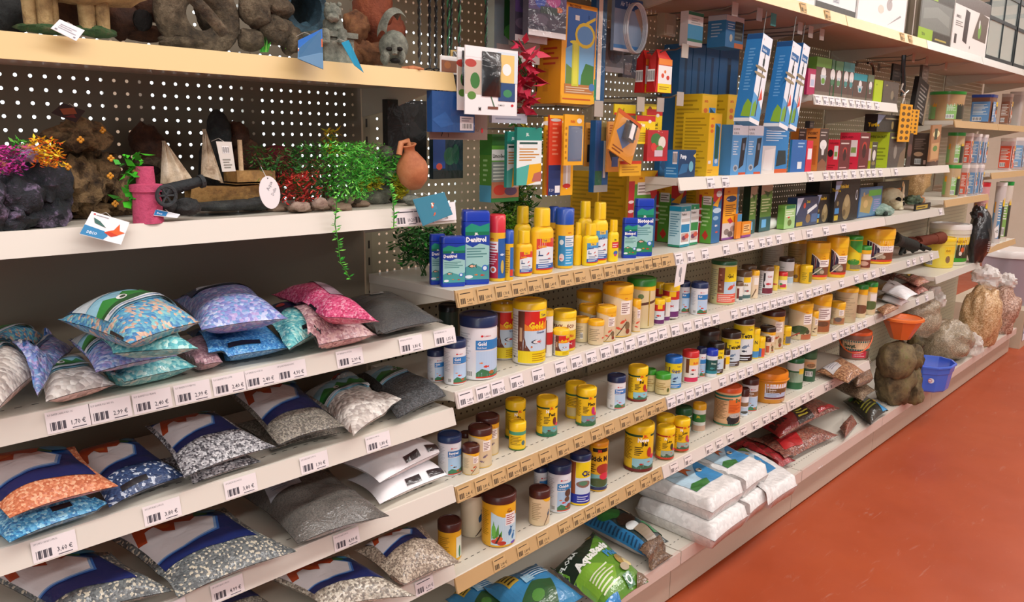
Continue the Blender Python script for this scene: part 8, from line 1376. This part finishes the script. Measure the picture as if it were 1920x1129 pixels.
Orn('dark_rock_ornament', 'dark red brown rock ornament at the back behind the sails', 'ornament', 275, 'A2', .295).part('rock', DBR, lambda s: (s.b(275, 272, 24, 38, '#3a1c14', 73, .25, floor=False), s.b(285, 330, 40, 50, '#3a1c14', 74, .25)))
def hull(s):
    n = 24
    def f(u, v):
        x = 352+150*u; w = .03*sin(pi*min(1, .12+u*.9))**.6; sag = 10*(1-4*(u-.5)**2); a = s.at(x, 394-9*u, 0); top = s.at(x, 348+sag*.4-6*u, 0)
        p = a*(1-v)+top*v; p.y += -w*(.45+.55*v); return p
    s.mb.grid(f, n, 6, '#97733f'); s.mb.grid(lambda u, v: f(u, v)*Vector((1, 1, 1)).x if 0 else Vector((f(u, v).x, -f(u, v).y, f(u, v).z)), n, 6, '#97733f', True)
    s.mb.grid(lambda u, v: f(u, 1)*(1-v)+Vector((f(u, 1).x, -f(u, 1).y, f(u, 1).z))*v, n, 2, '#97733f')
def sails(s):
    for pts in (((306, 262), (318, 300), (338, 335), (360, 330), (330, 340)), ((382, 240), (384, 280), (392, 320), (418, 338), (400, 330))):
        a, b = s.at(pts[0][0]+2, pts[0][1]+2, .02), s.at(pts[3][0], pts[3][1]+6, .02); c = s.at(pts[0][0]-2, pts[2][1]+10, .02)
        s.mb.grid(lambda u, v: a*(1-v)+(c*(1-u)+b*u)*v+Vector((0, -.02*sin(pi*u)*v-.004*sin(u*14), 0)), 12, 12, '#d8c8ae'); s.mb.grid(lambda u, v: a*(1-v)+(c*(1-u)+b*u)*v+Vector((0, .008-.02*sin(pi*u)*v-.004*sin(u*14), 0)), 12, 12, '#d8c8ae', True)
Orn('shipwreck_ornament', 'wooden shipwreck ornament with cream sails and dark base', 'ornament', 425, 'A2', .095).part('hull', WOODR, hull, 70).part('sails', SAIL, sails, 70).part('mast', 'resin', lambda s: s.mb.tube([s.at(449, 262, .0), s.at(453, 330, .0)], .005, '#d0b490', 8)).part('cabin', WOODR, lambda s: (s.mb.box(s.at(445, 342, -.025), s.at(490, 318, .03), '#6a5030'), s.mb.box(s.at(441, 346, -.03), s.at(492, 340, .035), '#3f3020'))).part('dark_base', BLK, lambda s: (s.b(420, 384, 74, 12, '#1c1e1e', 80, .12), s.b(480, 382, 34, 14, '#1c1e1e', 81, .2)))
def wheel2(s):
    c = s.at(312, 367, -.028); s.mb.tube([c+Vector((.017*cos(2*pi*i/18), 0, .017*sin(2*pi*i/18))) for i in range(19)], .0035, '#3a3e40', 6, cap=False)
    for k in range(6): s.mb.tube([c, c+Vector((.016*cos(k*pi/3), 0, .016*sin(k*pi/3)))], .0022, '#3a3e40', 5)
Orn('cannon_ornament', 'black cannon ornament with spoked wheel on grey rock, in front of the ship', 'ornament', 330, 'A2', .015).part('barrel', 'resin', lambda s: (s.mb.tube([s.at(298, 362, 0), s.at(330, 352, 0), s.at(375, 340, 0)], .013, '#2c3032', 12, .009), s.mb.tube([s.at(374, 341, 0), s.at(381, 339, 0)], .0125, '#34383a', 12))).part('wheel', 'resin', wheel2).part('rock', BLK, lambda s: (s.b(350, 388, 24, 16, '#3a3e3e', 82, .3), s.b(318, 388, 12, 13, '#3a3e3e', 83, .2)))
Orn('moai_ornament', 'black tall stone head ornament behind the barcode tag', 'ornament', 408, 'A2', .24).part('head', BLK, lambda s: (s.b(410, 250, 17, 42, '#1f2624', 84, .12, floor=False), s.b(405, 320, 24, 66, '#1f2624', 85, .15)))
Orn('tree_ornament', 'dark brown tree head ornament right of the black stone head', 'ornament', 446, 'A2', .25).part('crown', DBR, lambda s: s.b(444, 254, 20, 26, '#2e1a14', 86, .2, floor=False)).part('trunk', DBR, lambda s: (s.b(460, 300, 24, 40, '#2e1a14', 87, .25), s.b(480, 330, 26, 50, '#2e1a14', 88, .25)))
tagcard('white barcode tag standing in front of the black stone head', [(405, 265), (434, 266), (442, 321), (417, 322)], .045, '#d8d4cc', [('B', .3, .6, .75, .85), ('L', .2, .1, .8, .45, 4, '#8a8880')], lean=0)
def oval(label, cx, cy, rx, ry, y, tilt):
    O = ony(cx, cy, y); m = mpp(cx, cy, y); t = thing('oval_tag', label, 'tag', O); mb = MB(); P = []
    for i in range(28): a = 2*pi*i/28; x, z = rx*m*cos(a)*1.25, ry*m*sin(a); P.append(Vector((x*cos(tilt)-z*sin(tilt), 0, x*sin(tilt)+z*cos(tilt))))
    mb.face(P, '#eeecee'); mb.face([p+Vector((0, .0012, 0)) for p in reversed(P)], '#e4e2e4')
    for i in range(28): mb.face([P[i], P[i]+Vector((0, .0012, 0)), P[(i+1) % 28]+Vector((0, .0012, 0)), P[(i+1) % 28]], '#e4e2e4')
    art(mb, Flat((-rx*m, 0, -ry*m), (1, 0, 0), (0, 0, 1), 2*rx*m, 2*ry*m), [('T', 'Aqua', .45, .55, .16, '#8a8a90', .0, 1.1), ('T', 'Della', .72, .4, .14, '#9a9aa0', .0, 1.1), ('E', .4, .93, .02, .02, '#333')]); mb.build('card', 'paper', t, smooth=False)
    mb = MB(); mb.tube([(-.006, 0, ry*m*.9), (.0, .03, ry*m*.9+.02)], .0006, '#ccc', 4); mb.build('string', 'plastic', t)
oval('white oval tag with handwriting style print beside the ship stern', 506, 361, 17, 31, -.012, .18)
Orn('dome_ornament', 'dark red brush dome ornament at the back behind the plants', 'ornament', 525, 'A2', .29).part('dome', rock('dome_red', ['#4a0f1c', '#7a1a2e', '#8f2238'], 60, .8), lambda s: s.b(520, 310, 34, 38, '#7a1a2e', 89, .05))
# plants, left to right
def ppl(label, px, y, cen, n, spread, size, cols, seed, **k):
    n = int(n*1.9); size *= .6; k['narrow'] = .22
    x = ony(px, 380, y).x; z = SH['A2'].z(x)-.001; c = ony(cen[0], cen[1], y)-Vector((x, y, z)); return plant('plastic_plant', label, (x, y, z), n, c, spread, size, cols, seed, basecol='#8a7462', **k)
ppl('dark green plastic plant with fine leaves right of the ship', 520, .1, (515, 315), 420, (.06, .04, .045), .022, ['#2f6a2a', '#27582a', '#3f7a30', '#6a3a2a'], 101, narrow=.4)
ppl('red based plastic plant left of the brown stemmed one', 560, .06, (558, 350), 260, (.035, .03, .03), .026, ['#c0302a', '#a8282a', '#8a2a24', '#d8483a'], 102)
ppl('bushy green plastic plant behind the red one', 570, .12, (580, 312), 420, (.06, .04, .05), .024, ['#2f7a30', '#3f9a38', '#27662c', '#58a83e'], 103, narrow=.3)
ppl('brown stemmed plastic plant in the middle of the row', 602, .07, (605, 335), 200, (.03, .025, .045), .022, ['#5a2a1e', '#6f3826', '#3f6a2a'], 104)
ppl('bright green plastic plant, tallest, with strand hanging over the shelf', 640, .04, (650, 320), 700, (.05, .04, .06), .024, G1C, 105, narrow=.4)
ppl('yellow tipped plastic plant rising behind the bright green one', 625, .1, (622, 268), 80, (.012, .012, .03), .03, ['#d8b01e', '#c8a01e', '#a8a82a'], 106)
ppl('light green plastic plant between the bright green one and the bridge', 672, .1, (678, 305), 420, (.06, .04, .045), .024, G1C+['#5aa83a'], 107)
Orn('bridge_ornament', 'dark stone bridge ornament with skull pillar under yellow green leaves', 'ornament', 710, 'A2', .16).part('stones', GRY, lambda s: (s.b(695, 365, 40, 22, '#4a4c44', 90, .3), s.b(745, 340, 18, 44, '#4a4c44', 91, .3), s.b(720, 330, 34, 14, '#4a4c44', 92, .3, floor=False), s.b(722, 288, 13, 16, '#7a7a64', 93, .15, floor=False, n=10), s.b(724, 310, 10, 14, '#6a6a58', 94, .3, floor=False))).part('leaves', 'leaf', lambda s: foliage(s.mb, s.at(710, 316, -.04), 700, (.085, .03, .03), .014, G1C, 108)).part('yellow_moss', 'leaf', lambda s: foliage(s.mb, s.at(690, 343, -.05), 260, (.03, .012, .014), .015, ['#c8b82a', '#d8cc3a', '#a8a82a'], 109)).part('yellow_moss', 'leaf', lambda s: foliage(s.mb, s.at(750, 350, -.05), 260, (.012, .012, .024), .015, ['#c8b82a', '#d8cc3a', '#a8b02a'], 110))
def strand(label, pts, y, seed, cols, width=.012):
    Q = [ony(px, py, y) for px, py in pts]; O = Q[0]; t = thing('trailing_strand', label, 'plastic plant', O); mb = MB(); mb.tube([q-O for q in Q], .0012, '#3a7a2a', 5); mb.build('stem', 'leaf', t)
    mb = MB(); rr = random.Random(seed)
    for i in range(len(Q)-1):
        m = int((Q[i+1]-Q[i]).length/.0035)+1
        for k in range(m):
            p = Q[i].lerp(Q[i+1], k/m)-O; s_ = rr.choice((-1, 1)); d = Vector((s_*rr.uniform(.5, 1), rr.uniform(-.5, .1), rr.uniform(-.2, .9))).normalized()*width*rr.uniform(.7, 1.3); n = Vector((0, -.4, 1)).cross(d).normalized()*width*.25
            mb.face([p, p+d*.5+n, p+d, p+d*.5-n], rr.choice(cols))
    mb.build('leaves', 'leaf', t, smooth=False)
strand('long green plastic strand hanging down in front of the gravel shelf', [(632, 360), (631, 385), (628, 420), (634, 455), (638, 490), (648, 508), (657, 524)], -.025, 1, G1C)
strand('short green plastic strand hanging over the shelf edge beside the price tags', [(730, 345), (736, 370), (739, 400), (738, 428)], -.025, 2, G1C)
def amphora(s):
    a, b = s.at(778, 352, .0), s.at(768, 285, -.01); ax = (b-a).normalized(); L_ = (b-a).length; sd = ax.orthogonal().normalized(); s2 = ax.cross(sd); R_ = 30*mpp(770, 320, s.y)
    def T(p): return a+ax*p.z+sd*p.x+s2*p.y
    s.mb.lathe([(0, 0, '#c07a50'), (R_*.45, 0, '#c07a50'), (R_*.85, L_*.2, '#c07a50'), (R_, L_*.5, '#c07a50'), (R_*.9, L_*.7, '#c07a50'), (R_*.5, L_*.95, '#c07a50'), (R_*.34, L_*1.02, '#c07a50'), (R_*.34, L_*1.12, '#c07a50'), (R_*.5, L_*1.2, '#c07a50'), (R_*.36, L_*1.21, '#c07a50'), (R_*.28, L_*1.05, '#5a2f1e'), (0, L_*1.0, '#5a2f1e')], 22, T)
Orn('amphora_ornament', 'tilted terracotta amphora leaning at the right end of the second shelf', 'ornament', 772, 'A2', .05).part('jar', TERR, amphora).part('handle', TERR, lambda s: s.mb.tube([s.at(748, 290, -.01), s.at(752, 268, -.01), s.at(764, 264, -.01), s.at(768, 280, -.01)], .007, '#c07a50', 8)).part('handle', TERR, lambda s: s.mb.tube([s.at(788, 298, -.02), s.at(797, 312, -.02), s.at(794, 332, -.02), s.at(784, 336, -.02)], .007, '#c07a50', 8)).part('support_stone', GRY, lambda s: s.b(772, 374, 16, 10, '#7a8080', 95, .3))
for i, (px, py, rx, ry, y, l) in enumerate(((563, 387, 18, 9, .03, 'flat pinkish pebble, leftmost of the stones by the plants'), (600, 381, 14, 11, .03, 'round pinkish pebble, second from left by the plants'), (622, 379, 10, 9, .05, 'small brown pebble right of the round pinkish one'), (643, 374, 9, 8, .08, 'little tan pebble beneath the bright green plant'), (655, 376, 7, 7, .06, 'smallest tan pebble in the row'), (667, 372, 12, 10, .08, 'grey brown pebble, rightmost by the bridge'))):
    Orn('pebble', l, 'pebble', px, 'A2', y).part('stone', BRG if i == 5 else rock('pebble_pink', ['#7a6258', '#a88f80', '#b8a294'], 60, .7), lambda s: s.b(px, py, rx, ry, '#a88f80', 96+i, .2))
    o = [q for q in bpy.data.objects if q.get('label') == l][0]
tagcard('white tag with red fish and blue stripe hanging below the root ornament', [(172, 396), (243, 417), (227, 459), (149, 439)], -.016, '#ecebee', [('P', [(0, .02), (.55, .02), (.62, .2), (.5, .36), (0, .42)], '#3a86b8'), ('T', 'DECO', .12, .12, .15, '#dfeaf2', .03), ('P', [(.12, .78), (.3, .7), (.5, .5), (.2, .58)], '#3f6a62'), ('E', .1, .92, .04, .03, '#c8303a'), ('L', .15, .88, .5, .94, 1, '#9a9a9e'), ('P', [(.5, .32), (.75, .24), (.86, .36), (.98, .5), (.84, .52), (.78, .8), (.7, .5)], '#e0602e'), ('P', [(.5, .3), (.7, .2), (.84, .32), (.6, .4)], '#c8402a')], lean=.018)
tagcard('small blue and white tag lying at the foot of the pink tower', [(292, 392), (338, 402), (332, 409), (288, 404)], -.004, '#dfe4ea', [('R', 0, .1, .5, .9, '#2a7ab8'), ('T', 'Deco', .1, .3, .4, '#eef', .03)], lean=.003)
tagcard('teal card with small orange fish hanging over the shelf end', [(774, 374), (833, 360), (849, 402), (793, 424)], -.02, '#3f7f98', [('R', .02, .02, .98, .98, '#34788f'), ('F', .5, .6, .13, '#d8582a', 1, .9), ('F', .46, .26, .09, '#cf5a34', -1, .7), ('R', .47, .56, .52, .7, '#e8dccc')], lean=.02)
tagcard('white price card at the right end of the second shelf behind the teal card', [(800, 385), (853, 378), (856, 412), (806, 417)], -.008, '#e9e7ea', [('L', .1, .5, .9, .8, 2, '#8a8a90'), ('B', .1, .08, .45, .4), ('T', '9,95', .55, .12, .2, '#444', .02)], lean=.008)
# hanging and standing plants at the back of the second bay
plant('plastic_plant', 'dark green plastic plant in the corner behind the short blue bottles', (max(.09, ony(752, 560, .22).x), .22, SH['B1'].z(.1)-.001), 900, (-.005, -.02, .09), (.075, .05, .045), .022, GD+['#3f9a34', '#2f7a2c'], 121)
plant('plastic_plant', 'green plastic plant standing behind the yellow bottles', (ony(965, 480, .24).x, .24, SH['B1'].z(.4)-.001), 700, (0, 0, .15), (.05, .04, .09), .032, ['#3f7a2a', '#2f6426', '#6a8a2a', '#557a26'], 122, narrow=.25)
plant('plastic_plant', 'small light green plastic plant tips among the yellow bottle necks', (ony(955, 500, .21).x, .21, SH['B1'].z(.4)-.001), 160, (0, 0, .12), (.03, .02, .035), .034, ['#8ac83a', '#6aa82e', '#b0d850'], 123, narrow=.2)
t = plant('plastic_plant', 'yellowish green plastic plant hanging under the lilac grey box', ony(985, 245, .2), 260, (.0, 0, -.03), (.06, .03, .04), .035, ['#3a7a26', '#5f8a2a', '#a8982a', '#2a5a20'], 124, narrow=.22)

# repeats of a kind carry one group phrase
GROUPS = {'food_can': 'food cans on the shelves', 'food_jar': 'yellow food jars on the shelves', 'bottle': 'water conditioner bottles on the tan edged shelf', 'gravel_bag': 'gravel bags on the left shelves', 'sand_bag': 'white sand bags', 'shelf': 'metal shelves', 'shelving_bay': 'shelving bays', 'kick_plate': 'kick plates along the floor',
          'base_deck': 'base decks', 'carton': 'cartons on the shelves', 'lamp_pack': 'lamp packs on the short high shelf', 'blister_pack': 'packs on hooks', 'peg_hook': 'peg hooks', 'aquarium_net': 'aquarium nets', 'pellet_tub': 'pond pellet tubs', 'filter_wool_pack': 'filter wool packs', 'bark_bag': 'bark bags', 'soil_bag': 'soil bags', 'substrate_bag': 'plant substrate bags',
          'moss_bag': 'white moss bags', 'pouch': 'coral brown pouches', 'sack': 'loose sacks', 'bucket': 'feed buckets', 'plastic_plant': 'plastic plants', 'pebble': 'pebbles by the plants', 'price_card': 'hanging tag cards', 'work_glove': 'work gloves', 'food_packet': 'red food packets', 'light_tube_carton': 'tilted lamp cartons', 'glass_terrarium': 'glass terrariums', 'trailing_strand': 'trailing plant strands'}
for o in list(col.objects):
    b = o.name.split('.')[0]
    if o.parent is None and 'category' in o and b in GROUPS: o['group'] = GROUPS[b]
